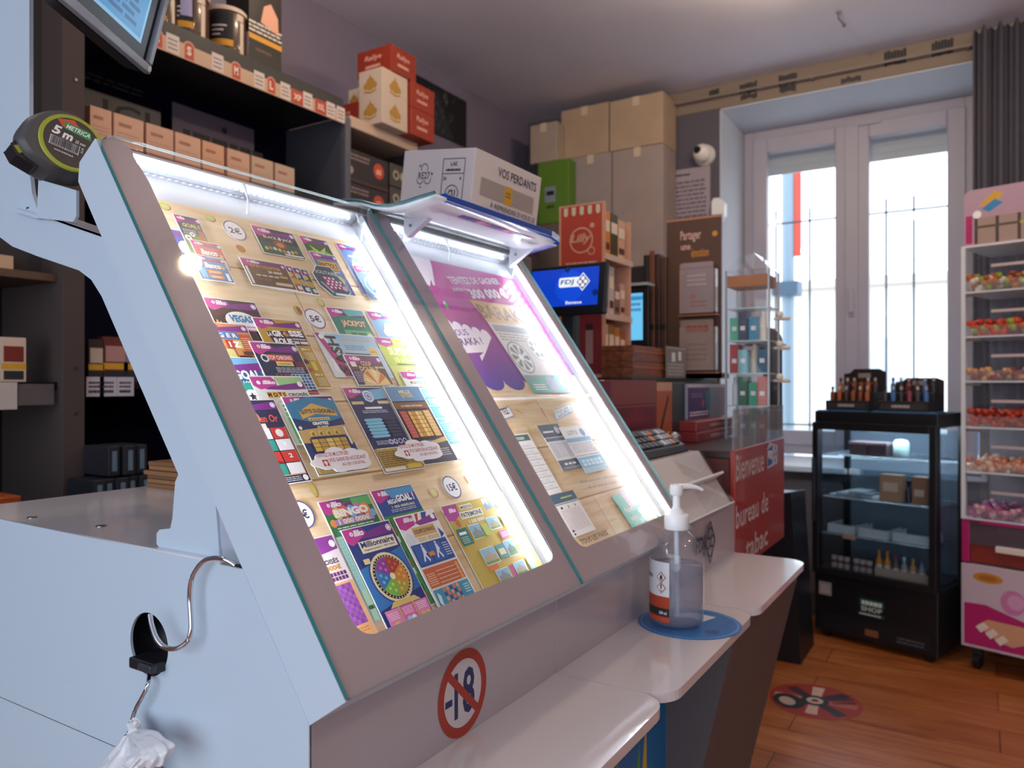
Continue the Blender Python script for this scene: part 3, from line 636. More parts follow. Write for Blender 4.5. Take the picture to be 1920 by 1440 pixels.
# ================================================================ SCRATCH TICKETS (printed cards laid on the plank poster)
COAT={}
def pc(h):
    return mat(h,.24,coat=.35)
def TK(label,a0,b1,a1,b0,base,lay,ops,head=True,oct=None,border=True,hh=.0135):
    m=MB(PF.at(a0,b0,-.0302+.0011*lay)); w=a1-a0; h=b1-b0
    if oct:
        pts=[((a-a0),(b-b0)) for a,b in oct]; m.prism([(x,y,0) for x,y in pts],(0,0,.0005),pc('#f3f4f4')); m.lv=.0005
        cx=sum(p[0] for p in pts)/len(pts); cy_=sum(p[1] for p in pts)/len(pts)
        m.poly([(cx+(x-cx)*.965,cy_+(y-cy_)*.965) for x,y in pts],pc(base))
    else:
        m.box(0,w,0,h,0,.0005,pc('#f3f4f4')); m.lv=.0005
        e=.0011
        m.rect(e,e,w-2*e,h-2*e,pc(base))
    if head:
        x1=w-.0011; t=h-.0011; k=hh
        m.poly([(.0011,t),(.0011,t-k*.9),(w*.05,t-k*1.15),(w*.10,t-k*1.3),(w*.16,t-k*1.2),(w*.28,t-k*.92),(w*.42,t-k*.88),(w*.45,t-k*.45),(w*.40,t-k*.1),(w*.3,t)],pc('#c23c94'))
        m.poly([(w*.28,t-k*.92),(w*.45,t-k*.5),(x1,t-k*.12),(x1,t-k*.95),(w*.6,t-k*.98)],pc('#7b2b88'))
        m.poly([(w*.16,t),(w*.40,t-k*.02),(w*.45,t-k*.45),(w*.3,t-k*.2)],pc('#7b2b88'))
        m.disc(w*.155,t-k*.42,k*.17,pc('#ffffff'),n=12); m.disc(w*.155,t-k*.42,k*.1,pc('#d9a8d0'),n=10)
        m.text('illiko',w*.195,t-k*.66,w*.2,k*.5,pc('#ffffff'),.035,.25)
        m.disc(w*.915,t-k*.52,k*.27,pc('#ffffff'),n=16); m.ring(w*.915,t-k*.52,k*.14,k*.2,pc('#8a8fb0'),12)
    for o in ops:
        k=o[0]
        if k=='r': m.rect(o[1]*w,o[2]*h,o[3]*w,o[4]*h,pc(o[5]))
        elif k=='p': m.poly([(x*w,y*h) for x,y in o[1]],pc(o[2]))
        elif k=='d': m.disc(o[1]*w,o[2]*h,o[3]*w,pc(o[4]),(o[5] if len(o)>5 else o[3])*w)
        elif k=='w': m.disc(o[1]*w,o[2]*h,o[3]*w,pc(o[4]),None,12,o[5],o[6])
        elif k=='o': m.ring(o[1]*w,o[2]*h,o[3]*w,o[4]*w,pc(o[5]))
        elif k=='t': m.text(o[1],o[2]*w,o[3]*h,o[4]*w,o[5]*h,pc(o[6]),o[7] if len(o)>7 else .03,o[8] if len(o)>8 else 0,o[9] if len(o)>9 else 0)
        elif k=='l': m.lines(o[1]*w,o[2]*h,o[3]*w,o[4]*h,o[5],pc(o[6]),.42,int(o[1]*97)+o[5])
        elif k=='g': m.grid(o[1]*w,o[2]*h,o[3]*w,o[4]*h,o[5],o[6],[pc(c) for c in o[7]] if isinstance(o[7],list) else pc(o[7]),o[8] if len(o)>8 else .15)
        elif k=='s':
            n_=10; pts=[(o[1]*w+(o[3]*w if j%2==0 else o[3]*w*.45)*math.sin(j*PI/5),o[2]*h+(o[3]*w if j%2==0 else o[3]*w*.45)*math.cos(j*PI/5)) for j in range(n_)]; m.poly(pts,pc(o[4]))
    return m.build('scratch_ticket',label=label,cat='scratch ticket',group='scratch tickets in the nearest display')
def disc_sign(a,b,txt,label,x0=.24,r=.0172):
    m=MB(PF.at(a,b,-.0300)); m.lathe([(r,0),(r,.0006)],(0,0,0),pc('#f7f7fa'),32,ax=(0,0,1)); m.lv=.0006
    m.ring(0,0,r*.9,r,pc('#5b5590'),40); m.text(txt,-r*.56,-r*.33,r*1.12,r*.66,pc('#23264a'),.02)
    m.build('price_disc',label=label,cat='price disc',group='round price discs')
disc_sign(.174,.614,'2€','round white price disc reading 2€')
disc_sign(.2406,.4714,'5€','round white price disc reading 5€')
disc_sign(.3375,.1925,'15€','round white price disc reading 15€')
disc_sign(.0690,.1943,'10€','round white price disc half hidden by the left border, only € showing')
# --- top row
TK('blue and white ticket mostly hidden by the left border at the top',.050,.594,.0915,.535,'#3a4fae',0,[('d',.8,.5,.3,'#dfe6f4'),('l',.4,.1,.5,.3,5,'#c9d3ec'),('l',.55,.45,.4,.2,1,'#ffffff')],hh=.010)
TK('football ticket with gold lettering, above the red and blue tickets',.0832,.6214,.1198,.555,'#33405c',1,[('r',.03,.02,.94,.5,'#5d7f35'),('t','GOAL !',.2,.70,.66,.1,'#e6d77c',.04),('d',.2,.42,.13,'#f4f4f4'),('s',.2,.42,.08,'#24262c'),('d',.42,.52,.1,'#eef0f2'),('s',.42,.52,.06,'#24262c'),('p',[(.7,.62),(.95,.66),(.86,.3),(.72,.26),(.66,.34)],'#a2543a'),('d',.3,.25,.11,'#f4f4f4'),('l',.55,.2,.4,.08,1,'#ffffff'),('l',.1,.52,.5,.12,3,'#d9dde8')],hh=.010)
TK('red bingo style ticket tucked behind the blue one',.0892,.580,.1335,.5361,'#c03a52',2,[('t','Banco',.2,.47,.55,.22,'#ffffff',.05,.2),('s',.84,.5,.09,'#e9c04a'),('l',.3,.36,.5,.08,2,'#f0c8cf'),('r',.84,.03,.1,.32,'#f0e6e8')],hh=.009)
TK('blue ticket with orange boxes in front of the red one',.0795,.5544,.1272,.5139,'#2f7fc0',3,[('t','Banco',.28,.50,.5,.22,'#ffffff',.05,.2),('s',.83,.55,.08,'#e9c04a'),('r',.3,.28,.42,.14,'#e98a3a'),('r',.3,.1,.42,.14,'#e98a3a'),('r',.06,.08,.18,.4,'#57b4e2'),('r',.82,.06,.1,.3,'#eef4f8'),('l',.34,.31,.34,.07,1,'#ffffff'),('l',.36,.13,.28,.07,1,'#ffffff')],hh=.009)
TK('dark card game ticket with casino lettering and green table',.2066,.632,.2830,.581,'#2a2430',1,[('r',.02,.03,.96,.42,'#1f5a48'),('d',.5,.42,.16,'#8a4a2a',.1),('t','BLACK\u2666JACK',.18,.56,.68,.15,'#f0ead8',.02),('d',.5,.4,.09,'#c9903f',.06)]+[('d',.12+.1*k,.2+.03*math.sin(k),.04,['#d8c06a','#d0804a','#e4e0d0'][k%3]) for k in range(8)]+[('r',.5,.04,.45,.06,'#e9e4d6')])
for k,(c,nm) in enumerate((('#2f6a4a','green'),('#2b4f86','blue'),('#b0562c','orange'))):
    dx=.045-.015*k
    TK('%s collector ticket fanned behind the brown one'%nm,.1534+dx,.5625,.2294+dx,.516,c,k,[('d',.86,.66,.06,'#d9c27a'),('d',.9,.4,.08,'#c9a53f'),('d',.93,.15,.05,'#dfe6e8'),('r',.05,.05,.04,.6,'#eeeeee')],hh=.010)
TK('brown collector ticket at the front of the fan',.1534,.5615,.2294,.515,'#6d5340',4,[('t','LUCKY COLLECTOR',.16,.68,.66,.11,'#e0b43f',.03),('t','20 000€',.5,.53,.32,.1,'#f2ead8',.03)]+[('r',.2+.13*k,.38,.1,.05,'#e6dcc4') for k in range(4)]+[('r',.72,.4,.18,.08,'#c9a040'),('r',.55,.1,.38,.11,'#d8cba8'),('l',.2,.2,.3,.12,3,'#a3876a'),('r',.03,.06,.05,.62,'#f2eee6')],hh=.010)
TK('green ticket with leaves and gold coins, top of the middle stack',.2958,.6335,.3522,.56,'#3a5a28',0,[('p',[(.2,.78),(.5,.62),(.8,.78),(.62,.52),(.38,.5)],'#b9cf6a'),('p',[(.1,.6),(.35,.66),(.3,.5)],'#8fb64a'),('p',[(.9,.6),(.7,.68),(.72,.5)],'#8fb64a'),('l',.3,.46,.5,.08,1,'#eef0d0'),('l',.1,.34,.8,.1,2,'#d8dcb0')],hh=.011)
TK('blue ticket with gold title plate in the middle stack',.2981,.602,.3518,.523,'#6a7ca6',1,[('r',.14,.60,.76,.2,'#d3a33f'),('t','PACTOLE',.18,.64,.68,.12,'#4a2f18',.02),('l',.22,.52,.6,.06,1,'#e9dcae'),('d',.7,.36,.14,'#d8b85a'),('l',.15,.1,.6,.3,6,'#cfd6e6'),('p',[(.02,.02),(.98,.02),(.98,.4),(.8,.1)],'#4d5f8c')],hh=.010)
TK('dark eight sided ticket with red and white discs',.2801,.5748,.3424,.5154,'#39505c',2,[('t','SOLITAIRE',.12,.72,.7,.11,'#c3c9cc',.015,0,-.02)]+[('d',.32+.13*i+.06*(j%2),.58-.095*j,.06,'#b83a72') for i in range(4) for j in range(4) if not (i==3 and j==0)]+[('d',.34+.13*i+.06*(j%2),.585-.095*j,.035,'#dfe3e4') for i in range(4) for j in range(4) if not (i==3 and j==0)]+[('r',.42,.05,.4,.07,'#eef0ef'),('p',[(.1,.42),(.16,.44),(.4,.12),(.34,.1)],'#b9a8c6'),('d',.84,.3,.08,'#c9a0b0')],head=False,oct=[(.2955,.5737),(.3246,.5748),(.3424,.5333),(.3420,.527),(.3256,.5167),(.2991,.5154),(.2825,.5348),(.2801,.5563)])
TK('pale blue ticket with gold piggy shape at top right',.3719,.6345,.4240,.530,'#6f93cf',0,[('d',.6,.5,.3,'#e3cf7a',.2),('d',.4,.6,.14,'#ecdc9a'),('l',.28,.72,.55,.09,1,'#e8f0fa'),('l',.15,.15,.7,.25,6,'#d9e6f6'),('p',[(.02,.02),(.6,.02),(.02,.3)],'#4f6fb0')],hh=.011)
TK('pale blue swirling ticket below the gold piggy one',.3812,.590,.4405,.5195,'#7ea9d8',1,[('o',.55,.45,.2,.27,'#dfeefa'),('o',.5,.42,.33,.38,'#b9d6f0'),('d',.4,.28,.08,'#3f5f9a'),('d',.75,.65,.1,'#f2e6b0'),('l',.1,.04,.7,.1,3,'#eef4fa'),('l',.3,.76,.5,.08,1,'#ffffff'),('p',[(.02,.02),(.3,.02),(.02,.4)],'#4a5f8c')],hh=.011)
# --- second block, left column
TK('casino ticket with blue lettering in a white cloud',.0705,.488,.1465,.425,'#3d2426',1,[('d',.55,.50,.30,'#f4f0ec',.17),('d',.38,.46,.14,'#f4f0ec'),('d',.74,.46,.14,'#f4f0ec'),('t','VEGAS',.33,.44,.44,.18,'#3a86b4',.06,.1),('r',.4,.24,.42,.11,'#c06ab0'),('t','50 000€',.44,.265,.34,.07,'#ffffff',.04)]+[('r',.05+.055*k,.06,.035,.4-.03*k,'#e3a64a') for k in range(5)]+[('d',.93,.3,.06,'#d99a4a')],hh=.014)
TK('orange quiz ticket with blue, red and yellow letter tiles',.0375,.4494,.1136,.390,'#d08a52',2,[('r',.5,.60,.12,.17,'#3f7fb8'),('r',.63,.60,.12,.17,'#3f7fb8'),('r',.37,.60,.12,.17,'#3f7fb8'),('t','G E R',.385,.63,.34,.11,'#ffffff',.03),('r',.46,.37,.14,.2,'#b83a34'),('r',.61,.37,.14,.2,'#dcd07c'),('t','I Z',.51,.4,.2,.13,'#ffffff',.04),('r',.76,.3,.2,.42,'#c2512e'),('r',.6,.06,.24,.14,'#3a1c18'),('l',.65,.09,.14,.07,1,'#f0d88a'),('r',.7,.22,.28,.08,'#5a2a22'),('l',.77,.35,.18,.3,6,'#f0c0a0'),('r',.35,.05,.2,.3,'#d8cf86')],hh=.012)
TK('narrow dark red ticket edge between the quiz and gold tickets',.098,.4525,.150,.39,'#5c2a3a',0,[('l',.3,.72,.3,.12,1,'#e6a04a'),('l',.3,.3,.5,.3,6,'#d8b8a0'),('d',.4,.45,.14,'#e2c07a'),('r',.3,.1,.4,.12,'#dfe0e4')],hh=.010)
TK('gold ticket with big white lettering and a small prize wheel',.1275,.4618,.2040,.3544,'#c29a34',3,[('p',[(.16,.80),(.95,.84),(.97,.62),(.22,.60)],'#352340'),('t','LA',.16,.735,.09,.055,'#ffffff',.04),('t','GR',.26,.73,.22,.09,'#ffffff',.05),('t','SSE',.62,.745,.3,.09,'#ffffff',.05),('d',.55,.775,.055,'#d8794a'),('w',.55,.775,.055,'#7a4aa0',0,1.2),('w',.55,.775,.055,'#e6c04a',2.2,3.4),('t','ROUE',.24,.62,.38,.09,'#ffffff',.05),('t','GAGNEZ JUSQU\'A',.64,.69,.3,.028,'#ffffff',.03),('t','250 000€',.64,.635,.32,.045,'#ffffff',.05),('t','JEU 1',.72,.54,.17,.035,'#ffffff'),('l',.74,.40,.2,.12,7,'#efe4c4'),('d',.70,.38,.05,'#4a2a5a'),('r',.78,.25,.1,.13,'#d6c654'),('t','JEU 2',.74,.17,.17,.035,'#ffffff'),('l',.74,.03,.2,.12,7,'#efe4c4'),('d',.71,.27,.04,'#c0504a')],hh=.013)
TK('dark blue ticket with red title box and blue number grids',.1040,.4222,.1765,.3434,'#1d2c4e',4,[('r',.22,.645,.56,.12,'#cf4a44'),('t','TOP CHRONO',.25,.665,.5,.08,'#f4e6e0',.03),('o',.17,.69,.05,.08,'#e8eef2'),('r',.36,.55,.36,.085,'#e3cf76'),('l',.4,.575,.28,.03,1,'#5a4a20'),('r',.76,.5,.22,.13,'#6a2a3a'),('l',.3,.42,.6,.11,4,'#c9d0e0'),('r',.24,.27,.30,.13,'#c24a58'),('g',.25,.275,.28,.12,3,2,['#20304a','#3a2a44','#23456a']),('r',.56,.10,.42,.30,'#e6eef4'),('g',.565,.105,.41,.29,5,5,['#235f9a','#1c3f70','#2f86c0','#2a6fa8']),('r',.66,.02,.32,.05,'#c24a38'),('l',.66,.08,.2,.03,1,'#e6dcc0')],hh=.014)
TK('football ticket with white lettering cut off by the left border',.0430,.3985,.1190,.320,'#1f5f86',3,[('r',.015,.84,.97,.14,'#6fb4dc'),('p',[(.0145,.83),(.985,.92),(.985,.76),(.4,.72),(.0145,.74)],'#7b2b88'),('d',.86,.85,.055,'#ffffff'),('t','GOAL !',.25,.60,.58,.17,'#ffffff',.05),('t','100 000€',.36,.52,.42,.055,'#ffffff',.03),('p',[(.0145,.5),(.985,.6),(.985,.52),(.5,.42),(.0145,.4)],'#2f9a86'),('d',.75,.48,.1,'#f2f4f4'),('d',.42,.3,.13,'#f2f4f4'),('s',.42,.3,.08,'#202428'),('d',.52,.12,.1,'#e6e87a'),('r',.02,.02,.96,.1,'#6f9a4a'),('s',.75,.48,.06,'#202428')],head=False)
TK('white crossword ticket with green letter boxes in the left column',.0785,.371,.1575,.2755,'#e9ece2',5,[('p',[(.45,.985),(.985,.985),(.985,.90),(.5,.86)],'#9fcf8a'),('p',[(.014,.985),(.014,.86),(.12,.80),(.3,.82),(.45,.86),(.46,.93),(.4,.985)],'#c23c94'),('p',[(.3,.84),(.985,.91),(.985,.80),(.6,.79),(.2,.80)],'#7b2b88'),('t','illiko',.2,.875,.24,.06,'#ffffff',.035,.25),('d',.13,.9,.035,'#ffffff'),('d',.9,.875,.05,'#ffffff')]+[('r',.19+.092*k,.675,.08,.085,['#e2903a','#e6b84a'][k%2]) for k in range(4)]+[('t','M O T S',.2,.69,.33,.06,'#2a2018',.04),('t','CROISÉS',.58,.69,.38,.062,'#24242c',.015),('t','40 000€',.5,.60,.4,.045,'#c9863a',.04),('l',.34,.61,.15,.02,1,'#6a6a72'),('g',.36,.535,.52,.045,7,1,'#3f8a44',.3),('g',.36,.48,.15,.045,2,1,'#3f8a44',.3),('r',.36,.40,.6,.06,'#6fb05a'),('r',.36,.08,.58,.31,'#3f9a4a'),('g',.37,.09,.56,.29,8,8,['#3f9a4a','#4fae58','#2f843c']),('r',.36,.02,.56,.055,'#5fae62'),('r',.02,.02,.28,.4,'#cfe4c4'),('d',.25,.55,.05,'#e6dcae')],head=False)
TK('dark ticket with red script, red, white and teal tiles at left',.0250,.3375,.0985,.2285,'#22294a',6,[('t','Rue en Or',.30,.72,.60,.09,'#e2604a',.02,.15),('d',.45,.78,.12,'#e29a6a'),('r',.42,.645,.2,.06,'#f2e2d0')]+[('r',.36+.30*(j%2),.52-.14*(j//2)*1.0,.28,.13,['#eef0f2','#c8362e','#2f9a8a','#eef0f2','#c8362e','#c8362e','#2f9a8a','#eef0f2'][j]) for j in range(8)]+[('d',.80,.585,.07,'#f2f2f2'),('t','X',.46,.56,.08,.05,'#3a3a44'),('t','1',.78,.43,.05,.05,'#ffffff'),('t','2',.78,.29,.07,.05,'#ffffff'),('p',[(.36,.24),(.5,.28),(.64,.24),(.64,.22),(.5,.26),(.36,.22)],'#7a1f1c'),('r',.36,.09,.58,.012,'#d9a06a'),('r',.94,.09,.012,.57,'#d9a06a'),('l',.42,.02,.4,.06,3,'#dfe2ea'),('d',.9,.05,.05,'#ffffff')],hh=.013)
TK('navy ticket with gold prize squares under the lower left cloud',.1105,.3412,.1920,.2327,'#20386c',6,[('p',[(.014,.90),(.5,.99),(.986,.93),(.986,.70),(.5,.62),(.014,.72)],'#2f7fa8'),('p',[(.2,.80),(.5,.90),(.9,.80),(.92,.72),(.5,.76),(.2,.70)],'#d3ac54'),('t','QUITTE OU',.22,.755,.34,.06,'#1c2444',.03,0,.05),('t','DOUBLE',.57,.77,.32,.055,'#1c2444',.03,0,-.05),('r',.3,.675,.42,.035,'#e6c878'),('l',.33,.68,.36,.022,1,'#5a4420'),('t','GRATTEZ',.34,.615,.32,.04,'#ffffff',.05),('t','50 000€',.4,.575,.22,.03,'#efe0a0',.03),('p',[(.014,.56),(.986,.60),(.986,.36),(.014,.40)],'#c9a86a'),('r',.03,.56,.1,.06,'#223a70'),('d',.08,.59,.03,'#f0e0c8')]+[('d',.26+.155*k,.50,.062,'#e4c468') for k in range(4)]+[('t','€',.23+.155*k,.48,.06,.045,'#6a4a1c',.03) for k in range(4)]+[('p',[(.14,.44),(.2,.47),(.86,.47),(.9,.44),(.9,.28),(.14,.28)],'#1c2a58'),('g',.16,.285,.7,.155,5,3,['#d9b24e','#c79a3a','#e4c468'],.1),('r',.90,.34,.035,.23,'#eef0f4'),('l',.1,.22,.75,.04,2,'#c9d2ea'),('t','BOOSTER',.33,.16,.3,.04,'#ffffff',.04),('p',[(.014,.2),(.2,.15),(.8,.15),(.986,.24),(.986,.014),(.014,.014)],'#cdb46a'),('l',.05,.02,.5,.1,5,'#8a7440'),('r',.7,.03,.24,.09,'#24365a')],hh=.012)
# --- second block, middle and right
TK('green and teal ticket with orange block lettering right of 5€ disc',.2725,.4962,.3480,.425,'#2d7f6c',0,[('p',[(.4,.985),(.985,.985),(.985,.86),(.5,.80)],'#5fb0b0'),('t','JACKPOT',.22,.50,.66,.2,'#ea9a5a',.05),('t','JACKPOT',.235,.515,.63,.17,'#f6e0c0',.01),('p',[(.2,.44),(.9,.44),(.95,.2),(.15,.2)],'#6fc08a'),('t','500 000€',.34,.30,.42,.1,'#2c6a4a',.05),('l',.1,.08,.3,.1,3,'#cfe6d4'),('d',.85,.3,.08,'#f2e0a0')],hh=.013)
TK('pale blue and yellow ticket right of the green block lettering one',.3565,.4975,.4325,.43,'#86b6dc',0,[('d',.5,.5,.22,'#f3e3a0',.14),('d',.75,.6,.15,'#f6eebf'),('o',.45,.52,.1,.15,'#cfe2f2'),('l',.3,.28,.5,.12,1,'#ffffff'),('l',.15,.1,.7,.15,4,'#e2eef8'),('d',.3,.4,.09,'#eef4fa')],hh=.013)
TK('wide light blue ticket with black vertical lettering and gold stars',.2225,.4475,.3385,.3735,'#a9cde2',1,[('r',.01,.015,.16,.97,'#d9e8f2'),('p',[(.012,.985),(.08,.985),(.34,.014),(.17,.014)],'#b02f7c'),('d',.09,.90,.035,'#ffffff'),('t','€ASH',.325,.05,.56,.30,'#15171f',.035,0,PI/2),('t','illiko',.115,.10,.2,.09,'#ffffff',.03,.2,PI/2),('r',.34,.72,.65,.25,'#9cc4de'),('t','GAGNEZ DE 5€ A 500 000€',.40,.83,.5,.07,'#d9a83a',.02),('l',.4,.62,.35,.12,3,'#5a7fa8'),('d',.86,.60,.07,'#e3bc4e'),('t','JEU 2',.81,.57,.1,.05,'#7a4a1c'),('r',.34,.36,.44,.19,'#27406f')]+[('s',.39+.085*k,.45,.035,'#e9c25a') for k in range(5)]+[('l',.4,.1,.5,.15,4,'#5a7fa8')],head=False)
TK('brown and purple ticket with a fan shaped prize wheel',.2556,.411,.3284,.3595,'#5a3a3c',2,[('r',.014,.02,.3,.5,'#3f2a58'),('t','COUP',.36,.64,.28,.16,'#d8b88a',.04,0,-.05),('t','DOUBLE',.26,.46,.5,.16,'#d8b88a',.04,0,-.03),('r',.08,.6,.14,.16,'#efe0e6'),('w',.55,.02,.36,'#e8c47a',.0,PI),('w',.55,.02,.34,'#c9763a',.5,.9),('w',.55,.02,.34,'#f0dcae',1.2,1.6),('w',.55,.02,.34,'#c9763a',1.9,2.3),('w',.55,.02,.34,'#f0dcae',2.6,2.9),('t','500 000€',.7,.55,.26,.08,'#f0e6d0',.03),('l',.05,.1,.24,.35,6,'#b39ac0')],hh=.013)
TK('lime and yellow ticket with big yellow lettering',.3411,.4472,.4205,.355,'#bcd24a',1,[('p',[(.014,.985),(.014,.86),(.2,.8),(.45,.86),(.45,.985)],'#b8479a'),('t','illiko',.16,.89,.25,.05,'#ffffff',.03,.2),('t','SUPER',.2,.64,.56,.17,'#f2e86a',.06,.05),('t','SUPER',.21,.65,.54,.15,'#fbf6d0',.02,.05),('t','10 x 200€',.26,.50,.6,.11,'#f4ec9a',.05),('r',.26,.45,.55,.025,'#4a5a2a'),('d',.72,.62,.08,'#e9a85a'),('p',[(.02,.42),(.98,.42),(.98,.02),(.02,.02)],'#d8dd7a'),('d',.5,.3,.06,'#d9709a'),('d',.65,.3,.06,'#70b0d9'),('d',.8,.3,.06,'#e9c45a'),('l',.1,.05,.6,.18,5,'#8a9a4a')],head=False)
TK('white crossword ticket at the right edge above the teal one',.3549,.3845,.4300,.357,'#eceae6',2,[('p',[(.014,.97),(.014,.60),(.2,.45),(.45,.55),(.46,.97)],'#c23c94'),('p',[(.4,.62),(.985,.80),(.985,.52),(.4,.5)],'#86b8dc'),('t','illiko',.18,.68,.25,.2,'#ffffff',.03,.2),('d',.9,.7,.05,'#ffffff'),('t','M.O.T.S CROISÉS',.16,.18,.74,.22,'#6a5a3a',.02)],head=False)
TK('dark blue ticket with pale blue hexagon bars and round emblem',.2230,.3575,.3018,.2263,'#1c2d5e',1,[('p',[(.4,.95),(.985,.985),(.985,.86),(.4,.83)],'#6fb4dc'),('d',.52,.885,.12,'#7f92c0'),('o',.52,.885,.085,.12,'#dfe6f4'),('o',.52,.885,.04,.06,'#dfe6f4'),('r',.05,.79,.28,.035,'#d9c690'),('r',.68,.79,.28,.035,'#d9c690'),('r',.3,.73,.42,.025,'#eef2f8'),('l',.2,.68,.62,.04,2,'#c9d3ea')]+[('p',[(.12,.6-.038*k),(.17,.617-.038*k),(.53,.617-.038*k),(.58,.6-.038*k),(.53,.583-.038*k),(.17,.583-.038*k)],'#7fcbe6') for k in range(6)]+[('p',[(.6,.6-.038*k),(.63,.617-.038*k),(.87,.617-.038*k),(.9,.6-.038*k),(.87,.583-.038*k),(.63,.583-.038*k)],'#0f1c44') for k in range(6)]+[('l',.15,.31,.5,.05,3,'#c9d3ea')]+[('o',.5+.12*k,.335,.035,.05,'#cfd8ee') for k in range(4)]+[('r',.014,.01,.972,.26,'#b99a4a'),('l',.08,.255,.5,.025,1,'#f0e6c0'),('l',.06,.06,.6,.18,8,'#6a5222'),('r',.7,.14,.25,.09,'#2a3a66'),('r',.03,.015,.5,.035,'#e9e6dc'),('r',.6,.02,.36,.05,'#e6c24a')],hh=.013)
TK('black and gold ticket with rows of gold ingot prizes',.3034,.358,.3800,.2298,'#2a2226',2,[('p',[(.014,.99),(.986,.99),(.986,.80),(.014,.80)],'#5a86ac'),('t','MILLE',.34,.90,.32,.045,'#d9c690',.03),('t','D\'OR',.36,.845,.34,.05,'#c9a868',.04),('r',.014,.70,.972,.08,'#7a4a2a'),('t','La roulette des fortunes',.2,.725,.6,.028,'#f0dcae',.015),('r',.06,.33,.2,.34,'#a03a34'),('r',.28,.33,.42,.34,'#7a4a1c'),('g',.29,.335,.4,.33,4,6,['#e2b04a','#c98a34','#eccb74'],.12),('r',.72,.33,.2,.34,'#cf9a54'),('g',.06,.33,.2,.34,1,8,'#c45a4a',.2),('g',.72,.33,.2,.34,1,8,'#e0b878',.25),('d',.5,.26,.16,'#8a7a6a',.045),('p',[(.014,.22),(.986,.32),(.986,.26),(.5,.18)],'#c9a868'),('p',[(.014,.2),(.986,.26),(.986,.01),(.014,.01)],'#3f3f46'),('l',.5,.08,.4,.1,4,'#b9b4ac'),('r',.06,.05,.16,.035,'#7a2a3a')],hh=.013)
TK('pale teal ticket by the right light strip',.3834,.355,.4300,.256,'#58b0c4',0,[('r',.03,.84,.94,.14,'#8fcbe0'),('l',.2,.87,.6,.07,1,'#e6f6fa'),('r',.03,.68,.94,.02,'#b4dfea'),('r',.03,.45,.94,.02,'#b4dfea'),('l',.1,.72,.7,.1,4,'#cfeaf2'),('d',.5,.57,.16,'#9fd8e6'),('l',.1,.06,.7,.34,9,'#a9dbe8')],head=False)
# --- bottom block
TK('green ticket with balloon letters behind the millionaire style one',.0985,.2055,.1785,.060,'#2f7a4a',0,[('p',[(.6,.985),(.985,.985),(.985,.90),(.6,.92)],'#5fae6a')]+[('d',.25+.14*k,.875+.008*(k%2),.085,['#e2c04a','#d86a5a','#6fb4dc','#c978b8','#e2904a'][k],.1) for k in range(5)]+[('t','BINGO',.18,.84,.68,.07,'#f6f2e6',.06),('d',.92,.83,.06,'#6fb4dc'),('d',.1,.80,.06,'#e2904a'),('r',.14,.775,.76,.05,'#b08ac6'),('t','1 000 000€',.2,.78,.62,.045,'#f2e2c0',.04),('l',.12,.72,.76,.045,2,'#d8ecd8'),('r',.014,.01,.12,.68,'#a9d0b4'),('g',.02,.25,.1,.42,1,14,['#8fc4c9','#c9dfe4','#e6f0f0'],.2),('r',.02,.1,.1,.03,'#2a5a3a'),('r',.9,.05,.09,.1,'#2f7a4a'),('r',.9,.2,.09,.45,'#dfe8e4')])
TK('blue football ticket behind the white blue and red one',.1826,.2073,.2590,.055,'#2a4f96',1,[('p',[(.3,.985),(.985,.985),(.985,.93),(.4,.90)],'#4f9ad0'),('t','MEGA',.26,.855,.22,.04,'#f2f2f2',.04,.1),('t','GOAL !',.48,.86,.44,.065,'#ffffff',.05,.1),('t','1 000 000€/AN',.3,.815,.55,.025,'#e6e2b0',.03),('l',.25,.78,.6,.03,2,'#c9d6ee'),('r',.014,.01,.972,.75,'#3f8a4a'),('g',.02,.05,.12,.68,1,10,['#b84a3a','#e6e6e2','#3f8a4a','#2a5f3a'],.25),('g',.87,.5,.11,.25,1,3,['#c8504a','#e9d48a','#4f9a5a'],.25)])
